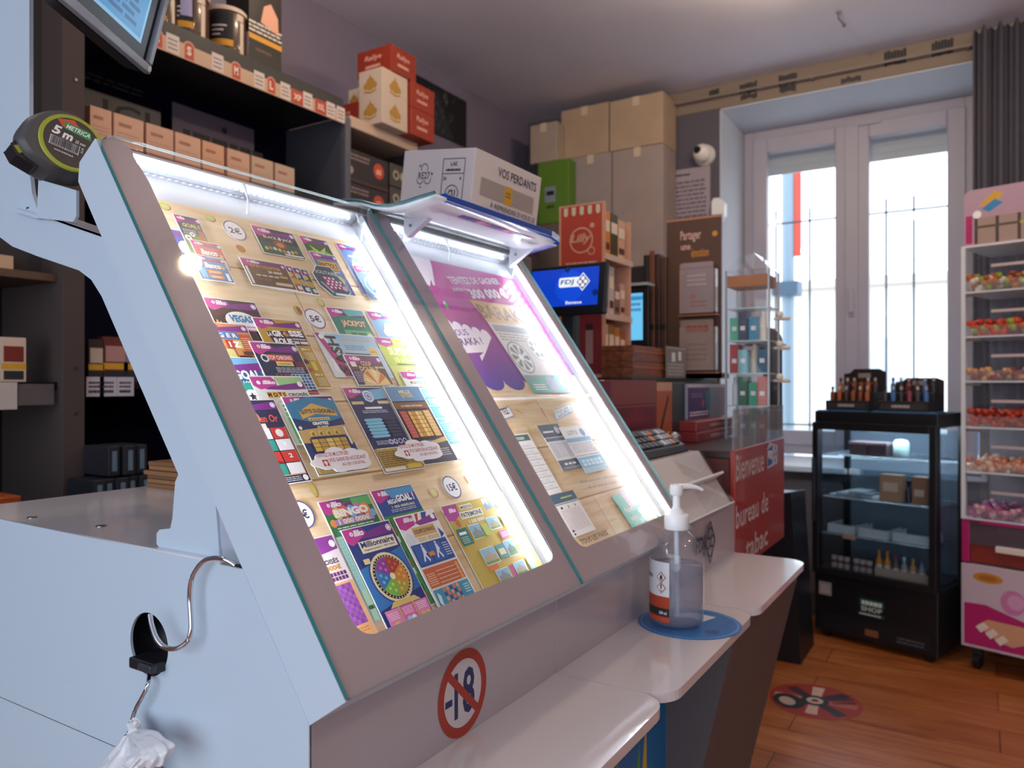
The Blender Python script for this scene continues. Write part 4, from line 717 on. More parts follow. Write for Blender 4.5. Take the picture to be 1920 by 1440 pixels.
TK('blue ticket with a big coloured prize wheel, lowest and largest',.1090,.1668,.1885,.043,'#1c3a82',2,[('p',[(.014,.6),(.986,.72),(.986,.3),(.014,.2)],'#2a78c0'),('r',.2,.735,.74,.115,'#f2ead0'),('t','Millionnaire',.23,.785,.68,.058,'#20306a',.03),('t','Gagnez jusqu\'à 1 000 000€',.25,.748,.64,.026,'#5a4630',.02),('d',.52,.465,.40,'#1d3f8a'),('d',.52,.465,.375,'#f0deb0'),('d',.52,.465,.335,'#2a2622')]+[('d',.52+.318*math.cos(t*PI/18),.465+.318*math.sin(t*PI/18)*.0795/.1238,.011,'#f6ecd0') for t in range(36)]+[('d',.52,.465,.30,'#e9d49a')]+[('w',.52,.465,.295,c,PI/2+k*PI/3,PI/2+(k+1)*PI/3) for k,c in enumerate(('#8a3a98','#2a78bc','#7ab84a','#b0a03c','#d8863a','#a8382c'))]+[('s',.52+r_*math.cos(PI/2+(k+.5)*PI/3+dt),.465+r_*math.sin(PI/2+(k+.5)*PI/3+dt)*.0795/.1238,.036,c) for k,c in enumerate(('#d97ad0','#7fc4ea','#c4e07a','#dccd62','#f0b45a','#e0664a')) for r_,dt in ((.13,0),(.215,.24),(.215,-.24))]+[('d',.52,.465,.05,'#f2e4b4'),('r',.12,.63,.12,.05,'#e9d9a0'),('p',[(.3,.24),(.74,.24),(.84,.19),(.2,.19)],'#dcc078'),('r',.06,.014,.27,.17,'#e98ac0'),('r',.365,.014,.27,.17,'#e070b4'),('r',.67,.014,.27,.17,'#e98ac0'),('r',.335,.014,.025,.18,'#e2c56a'),('r',.64,.014,.025,.18,'#e2c56a'),('l',.09,.09,.2,.07,4,'#fbe6f2'),('l',.4,.1,.2,.07,4,'#fbe6f2'),('l',.7,.1,.2,.07,4,'#fbe6f2'),('d',.2,.045,.06,'#e9c46a',.04),('d',.46,.05,.05,'#9fd8f0'),('d',.55,.05,.05,'#eef6fa'),('d',.76,.045,.05,'#d9cf5a'),('d',.86,.045,.05,'#d9cf5a')],hh=.0155)
TK('white, blue and red ticket with athletes, orange and teal panels',.1966,.1672,.2725,.043,'#f0f0ee',3,[('p',[(.5,.99),(.58,.99),(.50,.90),(.46,.90)],'#c8403a'),('p',[(.66,.99),(.8,.99),(.70,.90),(.6,.90)],'#2f4f96'),('p',[(.014,.985),(.014,.87),(.12,.84),(.4,.88),(.42,.985)],'#c23c94'),('p',[(.4,.90),(.985,.96),(.985,.87),(.5,.86)],'#8a3a92'),('t','illiko',.17,.92,.24,.05,'#ffffff',.035,.25),('d',.9,.925,.05,'#ffffff'),('r',.26,.75,.56,.1,'#d3ad70'),('t','L\'EQUIPE DE FRANCE',.28,.775,.52,.05,'#3a2a20',.015),('t','500 000€',.3,.695,.52,.045,'#c99a4a',.05),('t','500 000€',.305,.70,.5,.035,'#f2dca0',.01),('d',.13,.74,.08,'#d9e2ea',.12),('p',[(.88,.8),(.97,.72),(.86,.68)],'#2f4f96'),('r',.05,.45,.9,.23,'#2a4f9a'),('r',.09,.47,.32,.19,'#3566b4'),('r',.45,.47,.30,.19,'#3566b4'),('l',.78,.49,.14,.15,6,'#c9d6ee'),('r',.05,.23,.9,.2,'#c9683e'),('l',.08,.25,.2,.13,6,'#f0c8b0')]+[('r',.32,.255+.04*k,.5,.006,'#f0d8c4') for k in range(4)]+[('d',.88,.25+.045*k,.04,'#e6a860') for k in range(4)]+[('r',.05,.02,.9,.19,'#3f9ab4'),('l',.78,.08,.14,.1,4,'#d4ecf2')]+[('d',.3+.085*i,.05+.045*j,.035,['#e07a5a','#f0a08a','#35508c'][(i+j)%3]) for i in range(5) for j in range(4)]+[('p',[(x0+.02,.64),(x0+.06,.64),(x0+.09,.58),(x0+.05,.56),(x0+.1,.5),(x0+.07,.48),(x0+.02,.55),(x0-.03,.49),(x0-.06,.5),(x0,.58)],'#e6ecf4') for x0 in (.24,.58)]+[('d',.28,.655,.022,'#f0e0d0'),('d',.62,.655,.022,'#f0e0d0'),('r',.36,.53,.14,.045,'#d98a3a'),('p',[(.1,.18),(.16,.14),(.13,.06),(.2,.03),(.14,.02),(.07,.08)],'#dfeaf2')],head=False)
TK('wide yellow ticket with small pictures of old buildings',.2916,.1692,.4432,.043,'#c9b052',1,[('d',.1,.9,.1,'#b23a8a',.05),('p',[(.014,.985),(.014,.82),(.1,.80),(.2,.86),(.22,.985)],'#b8479a'),('t','illiko',.08,.90,.1,.05,'#ffffff',.035,.25),('r',.25,.905,.18,.055,'#f2ecd8'),('t','MISSION',.26,.912,.16,.035,'#2a3a4c',.02),('r',.2,.80,.34,.085,'#f2ecd8'),('t','PATRIMOINE',.215,.815,.31,.055,'#2f4a54',.03),('t','1 500 000€',.28,.735,.24,.045,'#f4f0e0',.04),('d',.12,.77,.03,'#c0704a',.04)]+[('r',.6+.09*k,.84,.08,.13,'#dbe6ee') for k in range(4)]+[('p',[(.6+.09*k,.84),(.6+.09*k,.9),(.64+.09*k,.93),(.68+.09*k,.88),(.68+.09*k,.84)],'#7f93a0') for k in range(4)]+[('r',.04,.52,.15,.19,'#2a7a74'),('r',.06,.64,.1,.03,'#ffffff'),('l',.06,.54,.1,.08,4,'#bfe0d8')]+[x for k,(xx,yy,ww_,hh_) in enumerate(((.22,.55,.17,.17),(.52,.60,.18,.15),(.20,.25,.22,.19),(.58,.26,.16,.19),(.26,.03,.2,.15),(.55,.04,.18,.15),(.74,.6,.12,.13))) for x in (('r',xx,yy,ww_,hh_,'#f2f2ee'),('r',xx+.008,yy+.008,ww_-.016,hh_-.016,'#8fc0dc'),('p',[(xx+.02,yy+.01),(xx+.02,yy+hh_*.5),(xx+ww_*.3,yy+hh_*.55),(xx+ww_*.5,yy+hh_*.85),(xx+ww_*.7,yy+hh_*.55),(xx+ww_-.02,yy+hh_*.45),(xx+ww_-.02,yy+.01)],['#8a8f8a','#a9a28c','#b9a98c','#6f8478'][k%4]),('r',xx+.008,yy+.008,ww_-.016,hh_*.16,'#7a9a54'))]+[('r',.40,.56,.10,.13,'#b8cc6a'),('r',.44,.27,.13,.16,'#5fa0a8'),('r',.46,.31,.09,.07,'#e9d9a8'),('r',.6,.47,.13,.1,'#cf7aa0'),('r',.2,.19,.14,.05,'#e0743a'),('r',.48,.05,.05,.13,'#c2589a'),('r',.78,.05,.1,.14,'#8fc0b8'),('l',.76,.25,.18,.3,6,'#efe6c0'),('l',.62,.49,.09,.06,3,'#fbe6f0')],head=False)
TK('purple crossword ticket cut by the left border at the bottom',.0200,.1655,.0965,.043,'#efe6ea',1,[('p',[(.4,.99),(.986,.99),(.986,.86),(.014,.79),(.014,.9)],'#8a3a92'),('d',.92,.915,.055,'#ffffff'),('t','MOTS CROISÉS',.2,.735,.7,.055,'#24202a',.025),('t','1 000 000€',.3,.675,.6,.05,'#d99a4a',.05),('g',.45,.575,.5,.085,8,2,'#6a2a6a',.2),('r',.2,.02,.78,.54,'#eab27a'),('r',.2,.17,.72,.37,'#8e4aa4'),('g',.2,.175,.72,.36,12,10,['#8e4aa4','#9a58ae','#834098','#a166b4'],.0),('l',.5,.10,.4,.05,2,'#d9904a'),('r',.45,.02,.25,.06,'#8e4aa4'),('r',.72,.05,.2,.025,'#d9c05a')],head=False)
# --- cloud shaped stickers
def cloud(a,b,w,h,label):
    m=MB(PF.at(a,b,-.0302+.0011*7.2))
    def bump(cx,cy_,rx,ry,t0,t1,n=7): return [(cx+rx*math.cos(t0+(t1-t0)*k/n),cy_+ry*math.sin(t0+(t1-t0)*k/n)) for k in range(n+1)]
    pts=bump(.10,.42,.10,.14,PI*1.45,PI*.62)+bump(.22,.62,.12,.16,PI*1.0,PI*.35)+bump(.46,.74,.17,.24,PI*.9,PI*.2)+bump(.72,.68,.15,.2,PI*.75,PI*.2)+bump(.88,.56,.12,.22,PI*.6,-PI*.2)+bump(.72,.2,.26,.2,0,-PI*.5)+bump(.45,.18,.16,.2,-PI*.3,-PI*.75)+bump(.25,.28,.12,.14,-PI*.35,-PI*.8)
    pts=[(x*w,y*h) for x,y in pts]
    m.prism([(x,y,0) for x,y in pts],(0,0,.0006),pc('#f4f2f6')); m.lv=.0006
    r_=pc('#b0303c')
    m.text('TENTEZ DE MULTIPLIER',.13*w,.63*h,.54*w,.155*h,r_,.012); m.text('VOS GAINS EN ACCEDANT',.30*w,.40*h,.64*w,.155*h,r_,.012); m.text('AU JEU DIGITAL',.48*w,.17*h,.4*w,.155*h,r_,.012)
    m.rect(.19*w,.27*h,.09*w,.25*h,pc('#c0392f')); m.poly([(.205*w,.42*h),(.235*w,.49*h),(.265*w,.42*h),(.25*w,.33*h),(.22*w,.33*h)],pc('#f4e6e6')); m.rect(.225*w,.28*h,.02*w,.06*h,pc('#f4e6e6'))
    m.build('cloud_sticker',label=label,cat='sticker',group='cloud stickers with red lettering')
cloud(.106,.2345,.0965,.0335,'white cloud sticker with red lettering over the gold squares ticket')
cloud(.2505,.2345,.0965,.0335,'white cloud sticker with red lettering over two dark tickets')
# ================================================================ FOREGROUND LEFT
SX=.512
sup=thing('display_stand',(SX,1.0,BT),'white sheet metal stand with curved arm behind the nearest lit display','display stand')
P=[(354,1047),(299,1027),(293.5,1020),(293.5,1000),(299,993),(319,991),(323,973),(328.5,903),(334.5,890),(262,722),(190.5,555.6),(171,524.5),(148,507),(69,480),(23,462),(0,445),(-40,410),(-60,360),(-60,-120),(55,-120),(55,318),(60,362),(72,398),(192,440),(206,474),(404,940),(412,1049)]
m=MB(); m.prism([tuple(aX(px,py,SX)) for px,py in P],(.005,0,0),ENAMEL); m.build('arm_plate',sup,bevel=.001)
Q=[aX(px,py,SX+.005) for px,py in ((408,1049),(403,942),(330,765))]
fl=MB(); fl.prism([(SX+.003,p.y,p.z) for p in (aX(404,940,SX),aX(455,1060,SX),aX(408,1055,SX))],(.004,0,0),mat('#aeb7c4',.4)); fl.build('gusset',sup)
# turned flange along the top of the arm
tp=[aX(px,py,SX) for px,py in ((72,398),(130,419),(192,440),(200,458),(206,474))]
fg=MB()
for i in range(len(tp)-1):
    a,b=tp[i],tp[i+1]; fg.add([(SX,a.y,a.z),(SX,b.y,b.z),(SX+.05,b.y,b.z),(SX+.05,a.y,a.z),(SX,a.y,a.z-.003),(SX,b.y,b.z-.003),(SX+.05,b.y,b.z-.003),(SX+.05,a.y,a.z-.003)],[(0,1,2,3),(4,7,6,5),(0,4,5,1),(2,6,7,3)],ENAMEL)
fg.build('arm_flange',sup)
# L bracket
a=aX(27,395,SX-.006); b=aX(72,409,SX-.006)
lb=MB(); lb.prism([(SX-.008,a.y,a.z+.004),(SX-.008,b.y,b.z+.004),(SX-.008,b.y,b.z-.001),(SX-.008,a.y,a.z-.001)],(.035,0,0),ENAMEL)
c1=aX(72,336,SX-.008); c2=aX(143,357,SX-.008); c3=aX(143,412,SX-.008); c4=aX(137,416,SX-.008)
lb.prism([(SX-.008,b.y,b.z),(SX-.008,c1.y,c1.z),(SX-.008,c2.y,c2.z),(SX-.008,c3.y,c3.z+.004),(SX-.008,c4.y,c4.z)],(.0035,0,0),ENAMEL); lb.build('bracket',sup,bevel=.001)
s=aX(64,391,SX+.008); MB().lathe([(.009,0),(.009,.002),(.004,.005)],(s.x,s.y,s.z-.002),STEEL,16).build('bracket_screw',sup)
# tape measure
r0=ray(122,270); ctr=Vector((0,0,EYE))+r0*.95
dn=r0.normalized(); R_=Vector((SS,-CC,0)).normalized()
nz=(-dn*.80+R_*.36+Vector((0,0,.40))).normalized()
ey=(Vector((0,0,1))-nz*nz.z).normalized(); ex=ey.cross(nz)
th=-.27; ex2=ex*math.cos(th)+ey*math.sin(th); ey2=nz.cross(ex2)
TF=Fr(ctr,ex2,ey2,nz)
tm=thing('tape_measure',TF(0,-.045,-.02),'black and lime tape measure resting on the white bracket','tape measure')
tc_=MB(TF)
ou=[]
for k in range(40):
    t=2*PI*k/40; r=.0465+.0015*math.cos(4*t); x=r*math.cos(t); y=r*math.sin(t)*.96; 
    if y<-.03: y=-.03-(abs(y)-.03)*.5; 
    if x<0 and y<-.012: x*=1.12; y-=.004
    ou.append((x,y))
rings=[(0.86,.004),(.97,.000),(1.0,-.006),(1.0,-.034),(.97,-.040),(.86,-.044)]
vs=[(x*s_,y*s_,z) for s_,z in rings for x,y in ou]; nn=40
tc_.add(vs,[(i*nn+(k+1)%nn,i*nn+k,(i+1)*nn+k,(i+1)*nn+(k+1)%nn) for i in range(5) for k in range(nn)],mat('#23242a',.42,noise=60),True)
tc_.add(vs,[tuple(range(nn)),tuple(range(6*nn-1,5*nn-1,-1))],mat('#23242a',.42,noise=60)); tc_.build('case',tm)
gp=MB(TF)
gp.prism([(-.053,-.026,-.006),(-.044,-.037,-.006),(-.020,-.042,-.006),(-.026,-.031,-.006),(-.044,-.010,-.006)],(0,0,-.028),mat('#1d1e23',.45)); gp.build('grip',tm,bevel=.003)
lr=MB(TF.at(.006,.002,.0042)); lr.lathe([(.0375,0),(.0372,.0016),(.0355,.002),(.0325,.002)],(0,0,0),mat('#a9b438',.4),40,ax=(0,0,1),cap=False); lro=lr.build('lime_ring',tm)
lb_=MB(TF.at(.006,.002,.0058)); lb_.disc(0,0,.0328,mat('#3a3030',.4),n=40)
LO=lb_.fr; lb_.poly([(-.022,.024),(-.004,.0315),(.006,.0215),(-.014,.016)],mat('#d9532c',.4)); lb_.poly([(-.0145,.025),(.0165,.024),(.020,.013),(-.0115,.015)],mat('#2a9a58',.4))
lb_.fr=LO.at(-.0065,.0015,0); lb_.text('METRICA',-.0045,.0145,.028,.0065,W_,.02,.25); lb_.text('5',-.018,.001,.010,.0125,W_,.04,.15); lb_.text('m',-.006,.000,.012,.008,W_,.04,.15); lb_.text('25 mm',.009,.0005,.012,.0042,W_,.01,.2)
lb_.rect(-.018,-.0145,.034,.0128,mat('#dfe0e2',.5)); q=random.Random(3); x=-.017
while x<.0145: ww=q.choice((.0004,.0007,.0011)); lb_.rect(x,-.0125,ww,.0105,INK); x+=ww+q.choice((.0004,.0006))
lb_.text('8 005053 702425',-.0165,-.0148,.031,.0022,INK,.0); lb_.text('www.metrica.it',-.011,-.0205,.022,.0027,W_,.01); lb_.text('CE',.0175,-.010,.0025,.007,W_,.01,0); lb_.build('face_label',lro)
tb=MB(TF); tb.prism([(-.049,-.027,-.0062),(-.042,-.034,-.0062),(-.038,-.031,-.0062),(-.045,-.024,-.0062)],(0,0,.0014),mat('#a3a232',.4)); tb.build('tape_tab',tm)
# monitor hanging above
fw=Vector((CC,SS,0)); 
cor=Vector((0,0,EYE))+ray(277,140)*1.10
exm=fw.normalized(); up=(Vector((0,0,1))+Vector((SS,-CC,0))*.26).normalized()
MF=Fr(cor,exm,up)   # x along depth (corner at x=0), y up, z towards viewer's right
if MF.z.dot(Vector((SS,-CC,0)))<0: MF.z=-MF.z
mo=thing('monitor',cor+exm*-.2,'silver and black tilted screen hanging at the top left','monitor')
b=MB(MF); b.box(-.40,0,0,.27,-.035,-.004,mat('#1b1c22',.4)); b.build('casing',mo,bevel=.004)
f=MB(MF); 
f.box(-.40,0,0,.013,-.006,.004,mat('#8b97a6',.3,coat=.3)); f.box(-.40,0,.257,.27,-.006,.004,mat('#8b97a6',.3,coat=.3)); f.box(-.013,0,.013,.257,-.006,.004,mat('#8b97a6',.3,coat=.3)); f.box(-.40,-.387,.013,.257,-.006,.004,mat('#8b97a6',.3,coat=.3)); f.build('silver_frame',mo,bevel=.002)
MB(MF).box(-.387,-.013,.013,.257,-.006,-.001,mat('#0c0d12',.2)).build('black_bezel',mo)
MB(MF).lathe([(.004,0),(.003,.002)],(-.007,.006,.004),mat('#dfe6ee',.4),12,ax=(0,0,1)).build('corner_cap',mo)
sc=MB(MF.at(0,0,-.0008)); scr=emit('#3f93c9',.75,'#10202a'); sct=emit('#7fb9e0',.8,'#10202a'); scd=emit('#1d5f96',.7,'#101820')
sc.rect(-.362,.030,.327,.212,sct); sc.rect(-.357,.035,.317,.202,scr)
sc.lv+=0
for k in range(9): sc.lines(-.30,.042+.0095*k,.245,.006,1,scd,.9,k)
sc.disc(-.10,.185,.036,emit('#c9506a',.8)); sc.disc(-.10,.185,.030,emit('#2f7fc0',.8)); 
for k in range(6): sc.disc(-.10+.016*math.cos(k),.185+.016*math.sin(k),.006,emit('#e6e0f0',.8))
for k in range(5): sc.disc(-.2-.03*k,.15+.013*(k%3),.004,sct)
sc.build('screen',mo)
MB(MF).box(-.26,-.14,.08,.2,-.075,-.035,mat('#2a2b31',.5)).build('rear_mount',mo,bevel=.004)
mp=MB(); p=MF(-.2,.14,-.07); mp.tube([p,p+Vector((-.02,.12,.0)),Vector((p.x-.05,p.y+.2,p.z+.1)),Vector((p.x-.05,p.y+.2,CEIL))],.018,mat('#30313a',.4),10); mp.build('ceiling_arm',mo)
# chrome hook, lower hook, plastic bag
hk=[(440,1060,0),(425,1050,-.004),(405,1046,-.006),(386,1050,-.008),(371,1064,-.010),(359,1088,-.011),(356,1120,-.011),(358,1155,-.011),(358,1182,-.012),(350,1204,-.014),(330,1216,-.018),(308,1213,-.021),(293,1196,-.022),(284,1170,-.020),(281,1152,-.018)]
hp=[aX(px,py,X0+dx-.003) for px,py,dx in hk]
h1=MB(); h1.tube(pathsmooth(hp,5),.0026,CHROME,10); h1.build('metal_hook',label='chrome S shaped hook hanging on the edge of the white side panel',cat='hook')
pk=MB(); a=Vector((X0-.003,cy,cz)); pk.box(a.x-.012,a.x+.03,cy-.030,cy+.014,cz-.024,cz-.012,mat('#1b1c22',.35)); pk.box(a.x-.016,a.x-.008,cy-.032,cy-.008,cz-.021,cz-.013,mat('#34363e',.3)); 
pk.build('cable_clip',label='small black plastic clip poking out of the round cable hole',cat='clip',bevel=.002)
hk2=[(277,1262,.004),(279,1273,-.006),(275,1290,-.010),(266,1308,-.011),(256,1326,-.011),(249,1345,-.012),(247,1358,-.014),(252,1366,-.018),(258,1360,-.022)]
h2=MB(); h2.tube(pathsmooth([aX(px,py,X0+dx-.003) for px,py,dx in hk2],5),.0022,CHROME,10); h2.build('wire_hook',label='thin chrome wire hook under the round hole holding the plastic bag',cat='hook')
bagm=mat('#e9ebef',.3,coat=.3)
bg=MB(); base=aX(250,1362,X0-.03)
def bagsheet(path,w0,w1,seed):
    q=random.Random(seed); vs=[]; n=26
    pth=[]
    for i in range(len(path)-1):
        for k in range(3): pth.append(tuple(path[i][j]+(path[i+1][j]-path[i][j])*k/3 for j in range(3)))
    path=pth+[path[-1]]
    for i,(px,py,dx) in enumerate(path):
        t=i/(len(path)-1); r=w0+(w1-w0)*t; c=aX(px,py,X0+dx)
        for k in range(n):
            a=2*PI*k/n; rr=r*(1+.26*math.sin(7*a+i*.5+seed)+.14*math.sin(3*a-i*.9)+q.uniform(-.07,.07)); vs.append((min(c.x+rr*.7*math.cos(a),X0-.002),c.y+rr*math.sin(a),c.z+rr*.35*math.cos(a+.6)))
    L=len(path); bg.add(vs,[(i*n+k,i*n+(k+1)%n,(i+1)*n+(k+1)%n,(i+1)*n+k) for i in range(L-1) for k in range(n)],bagm,True)
bagsheet([(249,1350,-.02),(252,1362,-.022),(251,1374,-.024)],.006,.007,1)
bagsheet([(250,1370,-.024),(246,1385,-.026),(242,1402,-.03),(236,1424,-.034),(228,1450,-.036),(215,1500,-.036)],.009,.036,2)
bagsheet([(252,1372,-.026),(268,1380,-.036),(284,1392,-.042),(298,1408,-.044),(292,1424,-.04)],.008,.017,3)
bagsheet([(251,1374,-.026),(262,1392,-.042),(268,1410,-.05),(258,1424,-.05)],.007,.016,5)
bagsheet([(248,1376,-.024),(236,1396,-.03),(218,1418,-.03),(200,1442,-.028)],.007,.014,4)
bo=bg.build('plastic_bag',label='crumpled white plastic bag hanging from the wire hook',cat='bag'); sd=bo.modifiers.new('Solidify','SOLIDIFY'); sd.thickness=.0006
ss=bo.modifiers.new('Subdivision','SUBSURF'); ss.levels=1; ss.render_levels=2
# ================================================================ SANITIZER on the middle shelf
mc=(1.312,.4415)
ma=MB(Fr((mc[0],mc[1],SHZ+.0003),(1,0,0),(0,1,0))); ma.lathe([(.0895,0),(.0895,.0008)],(0,0,0),mat('#2f74b8',.3,coat=.3),48); ma.lv=.0009
ma.poly([(.02,-.02),(.055,-.032),(.062,.01),(.04,.04),(.012,.03),(.03,.005)],mat('#cfd9e4',.35)); ma.disc(-.03,-.05,.012,mat('#1d5590',.3)); ma.ring(0,0,.082,.086,mat('#5b9bd4',.3))
ma.build('blue_mat',label='round blue sticker mat under the sanitizer bottle',cat='mat')
bx,by=1.298,.4595; bz=SHZ+.0016
bt=thing('sanitizer_bottle',(bx,by,bz),'clear pump bottle of hand gel standing on the round blue mat','bottle')
prof=[(.0,.001),(.038,.0),(.0445,.004),(.047,.012),(.047,.118),(.0455,.128),(.040,.140),(.030,.154),(.020,.163),(.0165,.166),(.0165,.174)]
gm=pane('bottle plastic',ior=1.62,tint='#f4f6fa',haze=('#e6eaf2',.05))
b=MB(); b.lathe(prof,(bx,by,bz),gm,40,cap=False); bo=b.build('bottle_body',bt)
lq=MB(); lq.lathe([(0,.003),(.037,.003),(.0435,.006),(.0457,.013),(.0457,.1045),(0,.1045)],(bx,by,bz),pane('gel',tint='#e2e2ea',ior=1.2,haze=('#c2c2d0',.24)),40,cap=False); lq.build('gel',bt)
cp=MB(); cp.lathe([(.0205,.166),(.0215,.168),(.0215,.190),(.020,.192),(.012,.193),(.0115,.200),(.0085,.201),(.0065,.206),(.0065,.225)],(bx,by,bz),mat('#eceef1',.4),32); cp.build('screw_cap',bt)
ph=MB(); ph.lathe([(.009,.225),(.0115,.227),(.0115,.240),(.010,.244)],(bx,by,bz),mat('#f1f3f5',.35),28)
ph.tube(pathsmooth([(bx,by,bz+.239),(bx+.012,by-.012,bz+.2405),(bx+.025,by-.026,bz+.2385),(bx+.034,by-.036,bz+.233)],4),[.0062-.0003*k for k in range(13)],mat('#f1f3f5',.35),10); ph.build('pump_head',bt)
dt=MB(); dt.lathe([(.0045,.012),(.0045,.168)],(bx,by,bz),mat('#dfe3e8',.4),12); dt.build('dip_tube',bt)
# wrapped label: facing left-front of the bottle
def wrap(a0,a1,z0,z1,m,r,n=14):
    M=[]; vs=[]
    for k in range(n+1):
        a=a0+(a1-a0)*k/n; vs+=[(bx+r*math.cos(a),by+r*math.sin(a),bz+z0),(bx+r*math.cos(a),by+r*math.sin(a),bz+z1)]
    return vs,[(2*k,2*k+2,2*k+3,2*k+1) for k in range(n)]
lm=MB()
A0,A1=PI*.50,PI*1.025      # angle range facing the viewer's left
for z0,z1,h,r in ((.012,.115,'#f2f3f5',.04735),(.012,.056,'#c2472a',.0475),(.022,.036,'#2a2426',.04765),(.013,.020,'#d9542c',.04765)):
    vs,fs=wrap(A0,A1,z0,z1,None,r); lm.add(vs,fs,mat(h,.4,coat=.3),True)
def oncyl(pts,m,r=.0478):
    vs=[(bx+r*math.cos(a),by+r*math.sin(a),bz+z) for a,z in pts]; lm.add(vs,[tuple(range(len(vs)))],m)
RD=mat('#c23a30',.4)
for zc in (.089,.071):
    ac=PI*.925; da=.2; dz=.0098
    oncyl([(ac-da,zc),(ac,zc-dz),(ac+da,zc),(ac,zc+dz)],RD,.0479); oncyl([(ac-da*.8,zc),(ac,zc-dz*.8),(ac+da*.8,zc),(ac,zc+dz*.8)],W_,.0481)
    if zc>.08: oncyl([(ac-.06,zc-.003),(ac+.06,zc-.003),(ac+.05,zc+.001),(ac+.01,zc+.006),(ac-.04,zc+.001)],INK,.0483); oncyl([(ac-.07,zc-.005),(ac+.07,zc-.005),(ac+.07,zc-.004),(ac-.07,zc-.004)],INK,.0483)
    else: oncyl([(ac-.02,zc-.002),(ac+.02,zc-.002),(ac+.03,zc+.006),(ac-.03,zc+.006)],INK,.0483); oncyl([(ac-.02,zc-.006),(ac+.02,zc-.006),(ac+.02,zc-.0035),(ac-.02,zc-.0035)],INK,.0483)
def cyltext(t,a,z,wa,h,m):
    vs,fs,ar=text_mesh(t,.02,0); lm.add([(bx+.0482*math.cos(a+p*wa),by+.0482*math.sin(a+p*wa),bz+z+q*h) for p,q in vs],fs,m)
cyltext('500 ml',PI*.90,.0255,.30,.0055,W_); cyltext('GEL HYDROALCOOLIQUE',PI*.60,.084,.6,.008,NAVY)
lm.build('label_wrap',bt)
# ================================================================ TOBACCO SHELVES along the left wall
SY=2.1
un=thing('shelf_unit',(1.6,2.27,0),'dark tobacco shelf unit along the wall behind the counter','shelf unit')
dkb=mat('#1a1412',.7,0,.15); dkn=mat('#1b1a26',.6)
MB().box(.2,1.14,2.42,2.44,0,2.8,mat('#17141c',.6)).build('back_panel',un); MB().box(1.14,2.2,2.42,2.44,0,2.24,mat('#0e0e26',.8,0,.1)).build('back_panel',un)
MB().box(2.17,2.2,SY-.004,SY+.01,0,2.232,mat('#5a5b66',.4)).build('front_strip',un)
for xa,xb,c,zz in ((1.105,1.165,'#32140a',2.8),(2.165,2.2,'#14142a',2.232),(.2,.24,'#1d1614',2.8)): MB().box(xa,xb,SY-.005 if xa<2 else SY+.011,2.42,0,zz,mat(c,.7,0,.12,0,5)).build('upright',un,bevel=.002)
MB().box(1.166,2.165,SY,2.42,2.232,2.30,mat('#26262a',.45)).build('shelf_board',un,bevel=.003)
MB().box(1.166,2.165,SY+.02,2.42,1.78,1.80,dkb).build('shelf_board',un)
MB().box(1.166,2.165,SY+.02,2.42,1.185,1.205,dkb).build('shelf_board',un)
MB().box(.24,1.105,SY+.02,2.42,1.185,1.205,dkb).build('shelf_board',un)
MB().box(.24,1.105,SY+.02,2.42,1.475,1.495,mat('#5a4334',.5)).build('shelf_board',un)
MB().box(.24,2.165,SY-.25,2.42,.84,.87,dkb).build('lower_counter',un)
MB().box(.24,1.105,SY+.10,2.42,1.5,2.8,mat('#1c0d07',.75,0,.1,0,4)).build('bay_door',un)
for px,py in ((142,150),(142,690),(142,775)): 
    p=aY(px,py,SY-.006); MB().lathe([(.005,0),(.004,.003)],p,STEEL,8,ax=(0,-1,0)).build('screw',un)
# price rail along the top shelf with round size marks
rf=Fr((1.17,SY-.004,2.203),(1,0,0),(0,0,1))
rl=MB(rf); rl.box(0,.995,0,.047,-.003,.001,mat('#c9a88e',.5)); rl.lv=.0012
rdm=mat('#b4462f',.5); pk_=mat('#d8c9c2',.5)
def rx(px): return aY(px,150,SY).x-1.17
for px,t in ((293,'S'),(353,'S'),(441,'M'),(507,'L')):
    x=rx(px); rl.poly([(x-.02,.0),(x-.02,.04)]+[(x-.02*math.cos(PI*k/8),.04+.02*math.sin(PI*k/8)) for k in range(1,8)]+[(x+.02,.04),(x+.02,.0)],mat('#d99a80',.5)); rl.poly([(x-.016,.004),(x-.016,.04)]+[(x-.016*math.cos(PI*k/8),.04+.016*math.sin(PI*k/8)) for k in range(1,8)]+[(x+.016,.04),(x+.016,.004)],rdm); rl.text(t,x-.008,.016,.016,.028,mat('#f2d8cc',.5),.04)
for px,t in ((556,'XP'),(600,'XXL')):
    x=rx(px); rl.rect(x-.03,.002,.06,.05,rdm); rl.text(t,x-.018,.016,.036,.022,mat('#f2d8cc',.5),.03)
for px in (322,406,484,533,575,618,637):
    x=rx(px); rl.rect(x-.022,.003,.044,.056,pk_); rl.lines(x-.016,.01,.032,.04,3,mat('#7a6a70',.5),.4,px)
rl.build('price_rail',un)
